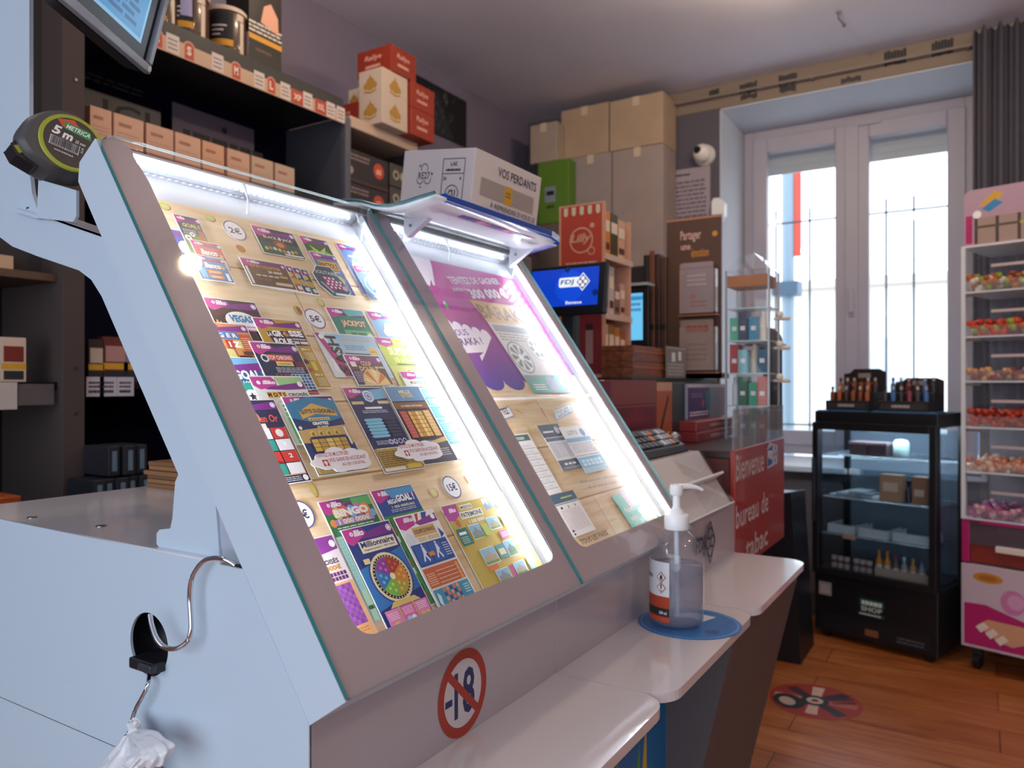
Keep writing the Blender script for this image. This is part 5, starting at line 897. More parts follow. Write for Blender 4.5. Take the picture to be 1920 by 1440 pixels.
# signs behind the packs
sg=MB(Fr((1.166,2.36,1.80),(1,0,0),(0,0,1)))
a=aY(163,160,2.36); b=aY(300,240,2.36)
sg.box(.015,b.x-1.166,.10,a.z-1.8-.01,0,.004,mat('#62605f',.6)); sg.lv=.0042; sg.text('ICI',.20,.225,.16,.075,INK,.01); sg.lines(.05,.34,.3,.03,2,INK,.4)
sg.build('grey_sign',label='grey sign reading ICI behind the tobacco packs',cat='sign')
a=aY(322,185,2.36); b=aY(475,295,2.36)
sg=MB(Fr((a.x,2.36,1.80),(1,0,0),(0,0,1)))
sg.box(0,b.x-a.x,.06,a.z-1.8-.01,0,.004,mat('#5a5064',.6)); sg.lv=.0042
sg.disc(.21,.325,.012,INK); sg.lines(.04,.255,.36,.036,1,INK,.6,1); sg.lines(.12,.205,.22,.034,1,INK,.6,2)
sg.build('purple_sign',label='purple notice with two dark text lines behind the tobacco packs',cat='sign')
# row of eight packs
cols=[('#d9a98e','#7c3428'),('#d9a98e','#7c3428'),('#d6a68c','#84382a'),('#d9a98e','#8a3a28'),('#dba27e','#8a4228'),('#d4a488','#a9782a'),('#c9a88e','#55585f'),('#c9a892','#3f7a7a')]
px0=[161,214,275,329,380,427,472,516]; px1=[209,269,325,376,420,468,512,552]
nm=['leftmost copper tobacco box beside the brown upright','second copper tobacco box from the brown upright','third copper tobacco box from the brown upright','fourth copper tobacco box from the brown upright','fifth copper tobacco box, gleaming, left of the mustard one','mustard and peach tobacco box in the row','slate and peach tobacco box right of the mustard one','teal and peach tobacco box at the right end of the row']
for i in range(8):
    a=aY(px0[i],200,SY+.03).x+ (0 if i else .012); b=aY(px1[i],200,SY+.03).x
    t=thing('tobacco_box',((a+b)/2,SY+.08,1.80),nm[i],'tobacco box','tobacco boxes in a row')
    MB().box(a,b,SY+.03,SY+.12,1.8005,1.895,mat(cols[i][1],.35,coat=.2)).build('body',t,bevel=.001)
    m=MB(Fr((a,SY+.03,1.895),(1,0,0),(0,0,1))); m.box(0,b-a,0,.088,-.09,0,mat(cols[i][0],.4)); m.lv=.0003; 
    m.lines((b-a)*.15,.05,(b-a)*.45,.016,1,mat('#a56a55',.5),.6,i); m.lines((b-a)*.1,.01,(b-a)*.8,.03,3,mat('#bf8d76',.5),.3,i); m.build('peach_top',t)
for k,(px,h) in enumerate(((566,.035),(580,.045),(594,.04),(608,.05))):
    p=aY(px,350,SY+.05); MB().lathe([(.016,0),(.018,h),(.012,h+.006)],(p.x,p.y,1.8005),mat('#a39a92',.3,.6),14).build('small_tin',label=['small grey tin nearest the tobacco boxes','second small grey tin from the tobacco boxes','third small grey tin from the tobacco boxes','tallest small grey tin by the grey upright'][k],cat='tin',group='small grey tins at the row end')
# jars and carton on the top shelf
def tub(px,py,rr,h,label,yo,warn):
    p=aY(px,py,SY+.10); t=thing('tobacco_tub',(p.x,p.y,2.3005),label,'tub','brown tobacco tubs on top shelf')
    m=MB(); m.lathe([(rr*.96,0),(rr,.006),(rr,h-.004),(rr*.97,h)],(p.x,p.y,2.3005),mat('#4a2c20',.35,coat=.3),30); m.build('body',t)
    l=MB(); l.lathe([(rr*1.04,h),(rr*1.04,h+.012),(rr*.98,h+.016)],(p.x,p.y,2.3005),mat('#cdb9ab',.4),30); l.build('lid',t)
    w=MB()
    def arc(a0,a1,z0,z1,m_,r): 
        vs=[];n=8
        for k in range(n+1): a=a0+(a1-a0)*k/n; vs+=[(p.x+r*math.cos(a),p.y+r*math.sin(a),2.3005+z0),(p.x+r*math.cos(a),p.y+r*math.sin(a),2.3005+z1)]
        w.add(vs,[(2*k,2*k+2,2*k+3,2*k+1) for k in range(n)],m_,True)
    arc(PI*1.02,PI*1.40,h*.22,h*.95,mat('#151317',.5),rr*1.006); arc(PI*1.02,PI*1.40,h*.2,h*.34,mat('#d9992a',.5),rr*1.01)
    for k in range(3): arc(PI*1.06,PI*(1.2+.05*k),h*(.42+.1*k),h*(.46+.1*k),mat('#cfc4bc',.5),rr*1.014)
    if warn: arc(PI*1.22,PI*1.38,h*.45,h*.85,mat('#a8a2c4',.5),rr*1.014)
    arc(PI*1.52,PI*1.60,h*.1,h*.8,mat('#d8c6b4',.5),rr*1.01); arc(PI*1.46,PI*1.60,h*.82,h*.97,mat('#cdb9ab',.5),rr*1.01)
    w.build('warning_label',t)
tub(350,20,.068,.145,'brown tobacco tub nearest the hanging screen with a lilac picture',.1,True)
tub(424,40,.066,.15,'brown tobacco tub in the middle with a yellow band',.1,False)
tub(304,10,.045,.13,'brown tobacco tub half hidden behind the hanging screen',.1,False)
p=aY(470,60,SY+.02); a=aY(453,90,SY+.04); b=aY(528,110,SY+.04)
t=thing('tall_carton',((b.x+a.x)/2,SY+.1,2.3005),'tall black carton with yellow band and health warning picture','carton')
MB().box(a.x+.03,b.x,SY+.04,SY+.16,2.3005,2.62,mat('#1f1716',.4)).build('box',t,bevel=.002)
f=MB(Fr((a.x+.03,SY+.0395,2.3005),(1,0,0),(0,0,1))); w_=b.x-a.x-.03
f.rect(0,.09,w_,.018,mat('#d99a2a',.5)); 
for k in range(3): f.lines(.0,.115+.014*k,w_,.01,1,mat('#d8cfc8',.5),.7,k)
f.poly([(w_*.35,.16),(w_*.9,.14),(w_*.88,.2),(w_*.66,.24),(w_*.45,.22)],mat('#d9a088',.5)); f.lines(w_*.2,.05,w_*.5,.02,1,mat('#6a5048',.5)); f.build('warning_panel',t)
sdm=MB(Fr((a.x+.0295,SY+.16,2.3005),(0,-1,0),(0,0,1))); sdm.rect(.03,.0,.09,.11,mat('#cbb9b4',.5)); sdm.lines(.04,.04,.07,.03,2,INK); sdm.build('side_label',t)
# ---- right bay with the beige front, dark cartons and the red and white boxes
ub=thing('end_shelf',(2.45,2.27,0),'beige fronted end shelf carrying the red and white boxes','shelf')
MB().box(2.2,2.62,SY,2.42,2.205,2.25,mat('#c9ad97',.5)).build('top_board',ub,bevel=.003)
MB().box(2.2,2.62,SY+.01,2.42,1.72,1.74,mat('#5a4a44',.5)).build('shelf_board',ub)
MB().box(2.2,2.62,2.42,2.44,0,2.2,mat('#5a5060',.6)).build('back_panel',ub)
MB().box(2.6,2.62,SY+.01,2.42,0,2.205,mat('#3a2f30',.5)).build('side_panel',ub)
MB().box(2.2,2.6,SY+.02,2.42,0,1.0,mat('#2d2424',.5)).build('base_cabinet',ub)
for j,(z0,lb) in enumerate(((1.741,'lowest dark carton with an orange disc in the end shelf'),(1.873,'middle dark carton with an orange disc in the end shelf'),(2.005,'topmost dark carton with an orange disc in the end shelf'))):
    t=thing('dark_carton',(2.33,2.2,z0),lb,'carton','dark cartons with orange discs')
    MB().box(2.205,2.46,SY+.03,SY+.25,z0,z0+.13,mat('#2a2024',.5)).build('box',t,bevel=.003)
    f=MB(Fr((2.205,SY+.0295,z0),(1,0,0),(0,0,1))); f.disc(.195,.075,.032,mat('#c4482a',.45)); f.text('60',.18,.06,.03,.025,mat('#f0c8b0',.5),.03); f.lines(.02,.085,.12,.03,2,mat('#8d7a78',.5),.5,j); f.disc(.03,.045,.016,mat('#a99a90',.5)); f.rect(0,.0,.255,.012,mat('#4a2a2a',.5)); f.build('front_print',t)
for j in range(4):
    z0=1.741+.1*j; t=thing('tin_box',(2.53,2.2,z0),['lowest','second lowest','second highest','highest'][j]+' dark patterned tin box right of the orange disc cartons','box','patterned tin boxes')
    MB().box(2.475,2.59,SY+.03,SY+.2,z0,z0+.097,mat('#4a443c',.4)).build('box',t,bevel=.003)
    f=MB(Fr((2.475,SY+.0295,z0),(1,0,0),(0,0,1))); f.disc(.035,.05,.02,mat('#b7aa98',.5)); f.disc(.082,.05,.02,mat('#b7aa98',.5)); f.disc(.035,.05,.012,mat('#3a3a38',.5)); f.build('front_print',t)
# red and white boxes
def crest(m,x,y,r):
    g=mat('#b5873a',.45); m.disc(x,y,r*.62,g,r*.7); m.poly([(x-r*.2,y+r*.5),(x,y+r*1.1),(x+r*.2,y+r*.5)],g); m.poly([(x-r*.9,y-r*.8),(x,y-r*1.05),(x+r*.9,y-r*.8),(x+r*.8,y-r*.65),(x,y-r*.85),(x-r*.8,y-r*.65)],g)
    for s_ in (-1,1): m.disc(x+s_*r*.6,y-r*.2,r*.35,g)
def rbox(x0,x1,y0,y1,z0,z1,col,label,kind):
    t=thing('cigar_box',((x0+x1)/2,(y0+y1)/2,z0),label,'box','red and white boxes on the end shelf')
    MB().box(x0,x1,y0,y1,z0,z1,mat(col,.45)).build('box',t,bevel=.002)
    for fr_,w in ((Fr((x0-.0006,y1,z0),(0,-1,0),(0,0,1)),y1-y0),(Fr((x0,y0-.0006,z0),(1,0,0),(0,0,1)),x1-x0)):
        m=MB(fr_); h=z1-z0
        if kind=='crest':
            for yy in (.27,.74): crest(m,w*.5,h*yy,min(w*.36,h*.17))
        elif kind=='crest1': crest(m,w*.5,h*.5,h*.3)
        else: m.text('Rallye',w*.22,h*.52,w*.5,h*.24,mat('#e2a898',.5),.02,.2); m.lines(w*.25,h*.22,w*.45,h*.22,1,mat('#e2a898',.5),.5,3)
        m.build('face_print',t)
zt=2.2505
rbox(2.33,2.49,SY-.05,SY+.075,zt,zt+.225,'#cdb9a8','cream box with four gold crests in front of the red boxes','crest')
rbox(2.33,2.5,SY+.08,SY+.23,zt,zt+.11,'#8f2c18','red box with pale lettering at the back left of the stack','txt')
rbox(2.5,2.66,SY-.06,SY+.08,zt,zt+.115,'#9c3419','lower red box right of the cream box','txt')
rbox(2.5,2.66,SY-.06,SY+.08,zt+.116,zt+.225,'#9c3419','second red box right of the cream box','txt')
rbox(2.38,2.54,SY-.055,SY+.13,zt+.226,zt+.335,'#94301a','topmost red box lying across the stack','txt')
rbox(2.40,2.46,SY+.135,SY+.2,zt+.1105,zt+.2,'#e2cfbc','small cream box with one gold crest on the back red box','crest1')
# ---- black poster on the wall
po=MB(Fr((3.0,WY-.004,2.53),(1,0,0),(0,0,1))); po.box(0,.52,0,.26,0,.003,mat('#16171b',.5)); po.lv=.0032
q=random.Random(5)
for k in range(60):
    x=.24+q.gauss(0,.06); y=.02+q.random()*.2; l=.03+.05*q.random(); po.poly([(x,y),(x+.006,y),(x+.004+q.uniform(-.03,.03),y+l)],mat(['#3a3d42','#55585c','#2a2d33','#6d7074'][k%4],.6))
po.poly([(.1,.0),(.16,.1),(.2,.2),(.24,.235),(.28,.19),(.34,.1),(.40,0)],mat('#26292e',.6))
for k in range(40):
    x=.25+q.gauss(0,.05); y=.02+q.random()*.17; po.poly([(x,y),(x+.005,y+.002),(x+q.uniform(-.02,.02),y+.03)],mat(['#60646a','#84888c','#44484e'][k%3],.6))
po.build('black_poster',label='black poster with a grey rocky peak on the dark wall',cat='poster')
# low furniture behind the counter
orb=woodmat('orange wood','#8a3f1a','#b8582a','#c96a34',(2,12,12),.35)
ow=MB(); ow.box(.50,.862,1.80,1.95,.8705,.955,orb); o_=ow.build('wooden_box',label='orange wooden box at the left behind the white counter',cat='box',bevel=.003)
MB().box(.51,.855,1.7985,1.7995,.905,.908,mat('#5a2a12',.5)).build('lid_seam',o_)
# packs on the mid shelf
def pack(px,w,h,c,c2,label,Y=SY+.03):
    p=aY(px,700,Y); t=thing('tobacco_pack',(p.x,Y+.02,1.2055),label,'pack','packs with price labels on the middle shelf')
    MB().box(p.x,p.x+w,Y,Y+.03,1.2055,1.2055+h,mat(c,.45)).build('body',t,bevel=.001)
    f=MB(Fr((p.x,Y-.0004,1.2055),(1,0,0),(0,0,1))); f.rect(0,h*.28,w,h*.14,mat('#d9a22e',.5)); f.rect(w*.1,h*.45,w*.8,h*.35,mat(c2,.5)); f.rect(w*.1,h*.05,w*.8,h*.2,mat('#2a2a30',.5)); f.build('front_print',t)
pack(2,.06,.115,'#d8c0ae','#7a2a1c','cream pack with red picture at the far left of the middle shelf')
pack(166,.045,.12,'#3a2a26','#c9b6a4','dark narrow pack just right of the brown upright')
pack(193,.075,.13,'#6a2f26','#b98a86','red brown pack in the middle of the price labels')
pack(232,.075,.13,'#5a2a2a','#8a8aa8','dark red pack beside the white strut')
for j,(px,lb) in enumerate(((163,'first white price label right of the brown upright'),(188,'second white price label right of the brown upright'),(221,'third white price label nearest the white strut'))):
    p=aY(px,705,SY+.015); f=MB(Fr((p.x,SY+.0185,1.165),(1,0,0),(0,0,1))); f.box(0,.05,0,.055,0,.001,mat('#c9c1cf',.5)); f.lv=.0011; f.lines(.006,.022,.036,.022,2,INK,.5,j); f.lines(.006,.006,.034,.014,1,INK,.6,j+9)
    f.build('price_label',label=lb,cat='price label',group='white price labels')
el=MB(); el.box(.70,1.0,SY+.01,SY+.018,1.135,1.2045,mat('#c8bdb6',.4)); el.build('shelf_edge_label',label='white shelf edge strip below the far left pack',cat='shelf strip')
el=MB(); el.box(1.003,1.09,SY+.008,SY+.011,1.145,1.20,pane('label holder',ior=1.4,haze=('#8a7f80',.35))); el.build('label_holder',label='empty clear label holder left of the brown upright',cat='label holder')
gr=MB(); gr.box(.72,1.0,SY+.03,SY+.09,1.4955,1.53,mat('#c9a98a',.6)); gr.build('cream_board',label='cream board lying on the upper left shelf behind the white arm',cat='board')
# dark flat boxes with pale blue ends
for j,(px,z0,n_) in enumerate(((168,.8705,0),(190,.8705,1),(212,.8705,2),(234,.8705,3),(256,.8705,4),(200,.955,5),(226,.955,6),(252,.955,7))):
    p=aY(px,880,SY-.12); t=thing('cigar_tin',(p.x,SY-.1,z0),['first','second','third','fourth','fifth'][n_]+' dark box from the left in the lower row' if n_<5 else ['leftmost','middle','rightmost'][n_-5]+' dark box of the upper row behind the counter','box','dark flat boxes with pale blue ends')
    MB().box(p.x,p.x+.031,SY-.14+.01*(j%2),SY-.012,z0,z0+.078,mat('#2b2b33',.5)).build('box',t,bevel=.002)
    MB().box(p.x+.009,p.x+.022,SY-.1415+.01*(j%2),SY-.1405+.01*(j%2),z0+.012,z0+.066,mat('#6b8296',.5)).build('end_stripe',t)
for k in range(6):
    p=aZ(300,905,BT); m=MB(); dx=rnd.uniform(-.006,.006); m.box(.80+dx,.96+dx,1.13+dx*.5,1.245,BT+.0005+.0075*k,BT+.007+.0075*k,mat(['#9a6f4a','#a87b54','#8a6040'][k%3],.7))
    m.build('card_pouch',label=['lowest brown paper pouch of the pile on the white worktop','second lowest brown paper pouch of the pile','third lowest brown paper pouch of the pile','third highest brown paper pouch of the pile','second highest brown paper pouch of the pile','topmost brown paper pouch of the pile on the worktop'][k],cat='pouch',group='brown paper pouches in a pile')
# dark clutter cabinet further along the left wall
c2=thing('wall_cabinet',(3.2,2.28,0),'dark brown cabinet along the wall behind the white cardboard box','cabinet')
MB().box(2.64,3.69,2.1,2.46,0,1.95,mat('#33282a',.55)).build('body',c2,bevel=.004)
for k in range(3): MB().box(2.66+.34*k,2.98+.34*k,2.085,2.099,.1,1.9,mat('#3f3030',.5)).build('door',c2,bevel=.003)
for k,(x,w,h,c) in enumerate(((2.7,.2,.16,'#5a3a2a'),(2.95,.25,.11,'#8a5a3a'),(3.25,.18,.2,'#3a3038'),(3.48,.16,.14,'#6a4a3a'))):
    t=thing('storage_box',(x+w/2,2.25,1.9505),['brown','tan','dark grey','reddish brown'][k]+' storage box on the dark wall cabinet','box','storage boxes on the wall cabinet'); MB().box(x,x+w,2.12,2.4,1.9505,1.9505+h,mat(c,.6)).build('box',t,bevel=.003); MB().box(x-.004,x+w+.004,2.116,2.404,1.9505+h*.8,1.951+h,mat(c,.5)).build('lid',t,bevel=.003)
# ================================================================ WHITE CARDBOARD BOX behind the canopy
rt=math.radians(7)
exb=Vector((1,0,0)); eyb=Vector((0,math.cos(rt),math.sin(rt))); ezb=exb.cross(eyb)
top=Vector((1.39,.95,1.722)); L_,D_,H_=.293,.205,.155+.02
VF=Fr(top-ezb*H_,exb,eyb,ezb)
vb=thing('cardboard_box',VF(L_/2,D_/2,0),'white cardboard box lettered VOS PERDANTS standing behind the canopy','box')
cbm=mat('#d9d2d2',.6); MB(VF).box(0,L_,0,D_,0,H_,cbm).build('box',vb,bevel=.002)
f=MB(Fr(VF(0,-.0006,0),exb,ezb)); nav=mat('#2e3352',.5)
f.rect(.03,.078,.235,.040,mat('#a79c98',.5)); f.text('VOS PERDANTS',.095,.134,.175,.021,nav,.012); f.text('À REPRENDRE SI VOUS LE',.075,.058,.205,.015,nav,.008); f.text('SOUHAITEZ',.115,.038,.11,.014,nav,.008)
f.rect(.130,.077,.034,.042,mat('#d3a21e',.5)); f.lines(.135,.092,.024,.015,2,mat('#7a5a14',.5)); f.build('front_print',vb)
g=MB(Fr(VF(-.0006,D_,0),-eyb,ezb)); gk=mat('#3a3640',.5)
for k in range(3):
    a=PI/2+k*2*PI/3; g.ring(.066+.0125*math.cos(a),.116+.0155*math.sin(a),.0085,.0102,gk,20,1.2)
    g.poly([(.066+.021*math.cos(a+.5),.116+.027*math.sin(a+.5)),(.066+.026*math.cos(a+.62),.116+.031*math.sin(a+.62)),(.066+.021*math.cos(a+.85),.116+.027*math.sin(a+.85))],gk)
g.rect(.046,.106,.040,.020,mat('#d9d2d2',.6))
g.text('RE27',.049,.108,.034,.016,gk,.02,0,0)
def frame(m,x,y,w,h,t,c): m.rect(x,y,w,t,c); m.rect(x,y+h-t,w,t,c); m.rect(x,y,t,h,c); m.rect(x+w-t,y,t,h,c)
frame(g,.118,.028,.062,.125,.0016,gk); g.rect(.118,.118,.062,.0016,gk); g.text('LAE',.140,.136,.018,.009,gk); g.lines(.128,.122,.042,.01,1,gk,.5); g.text('20',.122,.104,.009,.008,gk); g.text('6',.168,.104,.005,.008,gk)
g.ring(.149,.075,.017,.019,gk,24); g.text('CU',.139,.066,.02,.017,gk,.04); g.text('CEP',.124,.033,.018,.01,gk); g.text('GUI',.155,.033,.018,.01,gk)
g.build('side_print',vb)
bh=MB(); bh.box(1.36,1.72,1.0,1.22,1.46,1.53,mat('#6a625e',.5)); bh.build('document_tray',label='grey tray on the back shelf carrying the white cardboard box',cat='tray',bevel=.004)
pst=MB(); pst.box(1.40,1.68,1.06,1.18,1.03,1.459,mat('#4b4647',.5)); pst.build('printer_stand',label='dark grey stand hidden behind the second lit display',cat='stand',bevel=.004)
# ================================================================ CASH COUNTER beyond the third unit
CT=1.03; RX0,RX1=1.93,2.487
cc=thing('cash_counter',(2.4,.8,0),'dark red cash counter with white welcome lettering on the front','counter')
redm=mat('#a23024',.35,coat=.3)
MB().box(RX0,RX1,.545,1.25,.74,CT-.02,mat('#5a2a26',.5)).build('body',cc); MB().box(RX0,RX1-.03,.72,1.25,0,.739,mat('#4a2a28',.5)).build('base',cc); MB().box(RX1+.001,2.95,.88,1.25,0,CT-.02,mat('#3a2426',.5)).build('body',cc)
MB().box(RX0,RX1,.54,1.26,CT-.02,CT,mat('#3a2426',.35)).build('worktop',cc,bevel=.003); MB().box(RX1+.001,2.95,.875,1.26,CT-.02,CT,mat('#3a2426',.35)).build('worktop',cc,bevel=.003)
MB().box(RX0,RX1,.53,.544,.72,CT+.002,redm).build('front_panel',cc,bevel=.002)
LFR=Fr((RX0,.5295,0),(1,0,0),(0,0,1)); ft=MB(LFR)
wl_=mat('#cfc2c6',.4)
ft.text('Bienvenue',.004,.952,.29,.068,wl_,.012); ft.build('welcome_lettering',cc); ft=MB(LFR); ft.text('bureau de',.004,.832,.34,.060,wl_,.012); ft.build('second_line_lettering',cc); ft=MB(LFR); ft.text('tabac',.10,.735,.24,.06,wl_,.02); ft.build('third_line_lettering',cc); ft=MB(LFR)
ft.poly([(.335,.955),(.335,1.015),(.36,1.03),(.46,1.015),(.46,.96)],mat('#c8cfdc',.4)); ft.poly([(.34,.96),(.34,1.01),(.40,1.02),(.40,.965)],mat('#2a4f96',.4)); ft.text('FDJ',.345,.975,.05,.03,W_,.04); 
for k in range(4): ft.disc(.43+.014*math.cos(k*PI/2),.99+.018*math.sin(k*PI/2),.008,mat('#5a6a9a',.4))
ft.build('front_logo',cc)
plx=pane('plexiglass screen',ior=1.45,tint='#e9eef2',haze=('#c4ccd6',.25))
px_=MB(); px_.box(RX0,RX1,.533,.538,CT+.002,1.134,plx); px_.build('plexiglass_screen',label='low clear plexiglass screen above the red welcome panel',cat='screen')
RED2=mat('#7d2530',.35,coat=.3)
# riser shelf behind
rs=thing('counter_riser',(2.5,1.05,CT),'dark raised shelf on the cash counter under the card stand','shelf')
MB().box(2.1,2.95,.88,1.25,1.20,1.22,mat('#2a2324',.5)).build('shelf_board',rs,bevel=.002)
for xx in (2.1,2.52,2.93): MB().box(xx,xx+.02,.89,1.24,CT+.0005,1.20,mat('#2a2324',.5)).build('side_support',rs)
MB().box(2.12,2.93,1.22,1.24,CT+.001,1.2,mat('#3a2224',.5)).build('back_panel',rs)
def pbox(name,x0,x1,y0,y1,z0,z1,col,label,cat,face=None,group=None,bev=.002,fm=None):
    t=thing(name,((x0+x1)/2,(y0+y1)/2,z0),label,cat,group)
    MB().box(x0,x1,y0,y1,z0,z1,mat(col,.4,coat=.2)).build('box',t,bevel=bev)
    if face:
        f=MB(Fr((x0,y0-.0006,z0),(1,0,0),(0,0,1))); face(f,x1-x0,z1-z0); f.build('front_print',t)
    return t
# dark red tobacco carton and its orange neighbour
def ftk(f,w,h):
    f.rect(.0,.0,w,h,mat('#6f1f2e',.35)); f.rect(0,h*.66,w,h*.34,mat('#8a4a4a',.4)); f.text('Tahoe',w*.30,h*.10,w*.55,h*.18,mat('#d3b0b4',.4),.02); f.rect(.0,h*.62,w,h*.01,mat('#a9767a',.4)); f.poly([(w*.1,h*.35),(w*.5,h*.6),(w*.9,h*.4)],mat('#85303c',.4))
pbox('tobacco_carton',1.665,1.955,.75,.88,1.0325,1.21,'#7a2432','dark red tobacco carton behind the black keypad','carton',ftk)
def for_(f,w,h):
    f.rect(0,0,w,h,mat('#b4582a',.4)); f.poly([(w*.2,h*.1),(w*.8,h*.75),(w*.7,h*.8),(w*.15,h*.2)],mat('#4a241a',.4)); f.text('OLE',w*.15,h*.05,w*.7,h*.15,mat('#e6c2a0',.4)); f.rect(0,h*.86,w,h*.14,mat('#cfa080',.4))
pbox('tobacco_carton',1.965,2.085,.752,.87,1.0325,1.205,'#a04a24','narrow orange carton with a dark stroke beside the dark red one','carton',for_)
pbox('black_box',2.095,2.205,.755,.86,1.0305,1.205,'#1d1a20','plain black box between the orange carton and the violet one','box')
def fvi(f,w,h):
    f.rect(0,0,w*.55,h,mat('#4a2f68',.4)); f.rect(w*.55,0,w*.45,h,mat('#8f94a6',.4)); f.rect(w*.45,h*.2,w*.12,h*.6,mat('#2f7a86',.4)); f.rect(0,h*.9,w,h*.1,mat('#d0ccd6',.4)); f.lines(w*.05,h*.08,w*.5,h*.15,2,mat('#e6dfea',.4)); f.disc(w*.38,h*.45,h*.12,mat('#b04a5a',.4)); f.lines(w*.08,h*.6,w*.3,h*.15,2,mat('#8a6fae',.4))
pbox('violet_box',2.215,2.60,.75,.85,1.092,1.20,'#9a9fb0','violet and grey box standing on the red flat boxes','box',fvi)
def frd(f,w,h): f.lines(w*.3,h*.2,w*.5,h*.6,1,mat('#c9988c',.4)); f.rect(0,h*.85,w,h*.1,mat('#c8604a',.4))
pbox('red_flat_box',2.15,2.58,.70,.86,1.0305,1.060,'#8a2a2c','lower red flat box behind the plexiglass','box',frd,'red flat boxes'); pbox('red_flat_box',2.16,2.58,.705,.86,1.0612,1.0905,'#93302e','upper red flat box behind the plexiglass','box',frd,'red flat boxes')
# keypad terminal on the end unit
kt=thing('keypad_terminal',(1.63,.66,1.0325),'black keypad terminal on top of the sloping end desk','terminal')
k_=MB(); k_.prism([(1.47,.62,1.0325),(1.47,.74,1.0325),(1.47,.74,1.085),(1.47,.70,1.088),(1.47,.63,1.05)],(.37,0,0),mat('#23252e',.4)); k_.build('case',kt,bevel=.006)
KF=Fr((1.47,.632,1.0512),(1,0,0),(0,.068,.0375)); 
kk=MB(KF); 
for i in range(12):
    for j in range(3): kk.box(.02+.028*i,.042+.028*i,.006+.022*j,.022+.022*j,0,.005,mat(['#c9ccd2','#3a3d46','#c97a3a','#8aa0b4'][(i*3+j)%4 if i>6 else 1],.4))
kk.build('keys',kt); MB().ball((1.845,.66,1.062),.018,STEEL,12).build('end_knob',kt)
# customer screen
ck=aX(1133,578,1.86); ct_=aX(1120,488,1.86); cl=aX(985,592,1.86)
wid=cl.y-ck.y; 
CF=Fr((1.86,cl.y,ck.z),(0,-1,0),(.13,0,1))
cs=thing('customer_screen',(1.88,(cl.y+ck.y)/2,1.03),'black customer screen glowing blue with a white lottery logo','screen')
hh_=ct_.z-ck.z
CF.z=CF.x.cross(CF.y)
MB(CF).box(0,wid,-.012,hh_,-.022,0,mat('#15161d',.3)).build('casing',cs,bevel=.004)
sm=MB(CF.at(0,0,.0004)); sm.rect(.015,.012,wid-.036,hh_-.024,emit('#0a3fc8',.9,'#0a1a40')); 
wlt=emit('#eef4ff',1.0,'#404040'); bl2=emit('#12307a',.6,'#0a1030'); lb2=emit('#2f74e6',.9,'#0a1a40')
sm.disc(wid*.56,hh_*.52,.045,emit('#0f4ad6',.95,'#0a1a40'))
sm.poly(rrect(wid*.42,hh_*.50,wid*.70,hh_*.71,.006),wlt); sm.poly([(wid*.63,hh_*.60),(wid*.72,hh_*.80),(wid*.81,hh_*.60),(wid*.72,hh_*.40)],wlt); sm.poly([(wid*.645,hh_*.60),(wid*.72,hh_*.765),(wid*.795,hh_*.60),(wid*.72,hh_*.435)],bl2); sm.text('FDJ',wid*.44,hh_*.535,wid*.17,hh_*.13,bl2,.02,.1)
for k in range(4): sm.disc(wid*.72+.0085*math.cos(k*PI/2),hh_*.60+.0095*math.sin(k*PI/2),.0055,wlt)
sm.disc(wid*.72,hh_*.60,.003,emit('#d03030',.9)); sm.text('Bienvenue',wid*.52,hh_*.13,wid*.2,hh_*.07,wlt,.02); sm.disc(wid*.52,hh_*.88,.008,bl2); sm.disc(wid*.88,hh_*.35,.009,bl2)
sm.build('display',cs)
s_=MB(); s_.box(1.885,1.92,.96,1.0,1.05,1.42,mat('#1b1c22',.4)); s_.build('stand',cs,bevel=.004); MB().box(1.86,1.925,.9,1.06,1.0325,1.05,mat('#1b1c22',.4)).build('foot',cs,bevel=.004)
# ---- red book spinner
bsx=2.15; Ya,Yb=.992,1.150; zb,zt=1.2205,1.765; xb=2.36
sp=thing('book_display',((bsx+xb)/2,(Ya+Yb)/2,zb),'red faced counter display with shelves of small books in its side','display rack')
wd=mat('#d89c7c',.5)
MB().box(bsx,bsx+.012,Ya,Yb,zb,zt,wd).build('red_side',sp); MB().box(xb-.012,xb,Ya,Yb,zb,zt-.03,mat('#d8a488',.5)).build('far_side',sp); MB().box(bsx+.012,xb-.012,Yb-.01,Yb,zb,zt-.03,mat('#8a5a4a',.5)).build('back_panel',sp)
zs_=[zb,zb+.185,zb+.37]
for z in zs_: MB().box(bsx+.012,xb-.012,Ya+.002,Yb-.01,z,z+.012,mat('#d8a488',.5)).build('shelf_board',sp)
for z in zs_[1:]: MB().box(bsx+.0,xb,Ya-.006,Ya+.001,z-.004,z+.014,pane('lip',ior=1.4,haze=('#f2e0d0',.5))).build('shelf_lip',sp)
rf_=MB(Fr((bsx-.0006,Yb,zb),(0,-1,0),(0,0,1))); W2=Yb-Ya; H2=zt-zb
rf_.rect(.008,H2*.52,W2-.016,H2*.47,mat('#c04530',.45)); 
for k in range(5): rf_.poly([(.018+k*.028,H2*.985),(.018+k*.028,H2*.945),(.022+k*.028,H2*.935),(.028+k*.028,H2*.935),(.032+k*.028,H2*.945),(.032+k*.028,H2*.985)],mat('#d8cfae',.5))
cr2=mat('#dcae8c',.5); rf_.ring(W2*.5,H2*.79,.036,.041,cr2,28); rf_.text('Lilly',W2*.26,H2*.765,W2*.46,.034,cr2,.03,.25); rf_.ring(W2*.72,H2*.725,.010,.013,cr2,16); rf_.disc(W2*.74,H2*.87,.008,cr2); rf_.lines(W2*.16,H2*.64,W2*.68,.016,1,cr2,.6,4); rf_.lines(W2*.3,H2*.60,W2*.4,.012,1,cr2,.5)
for k in range(11): rf_.rect(W2*.1+k*.0115,H2*.53,.005,.016,mat('#2a1618',.5))
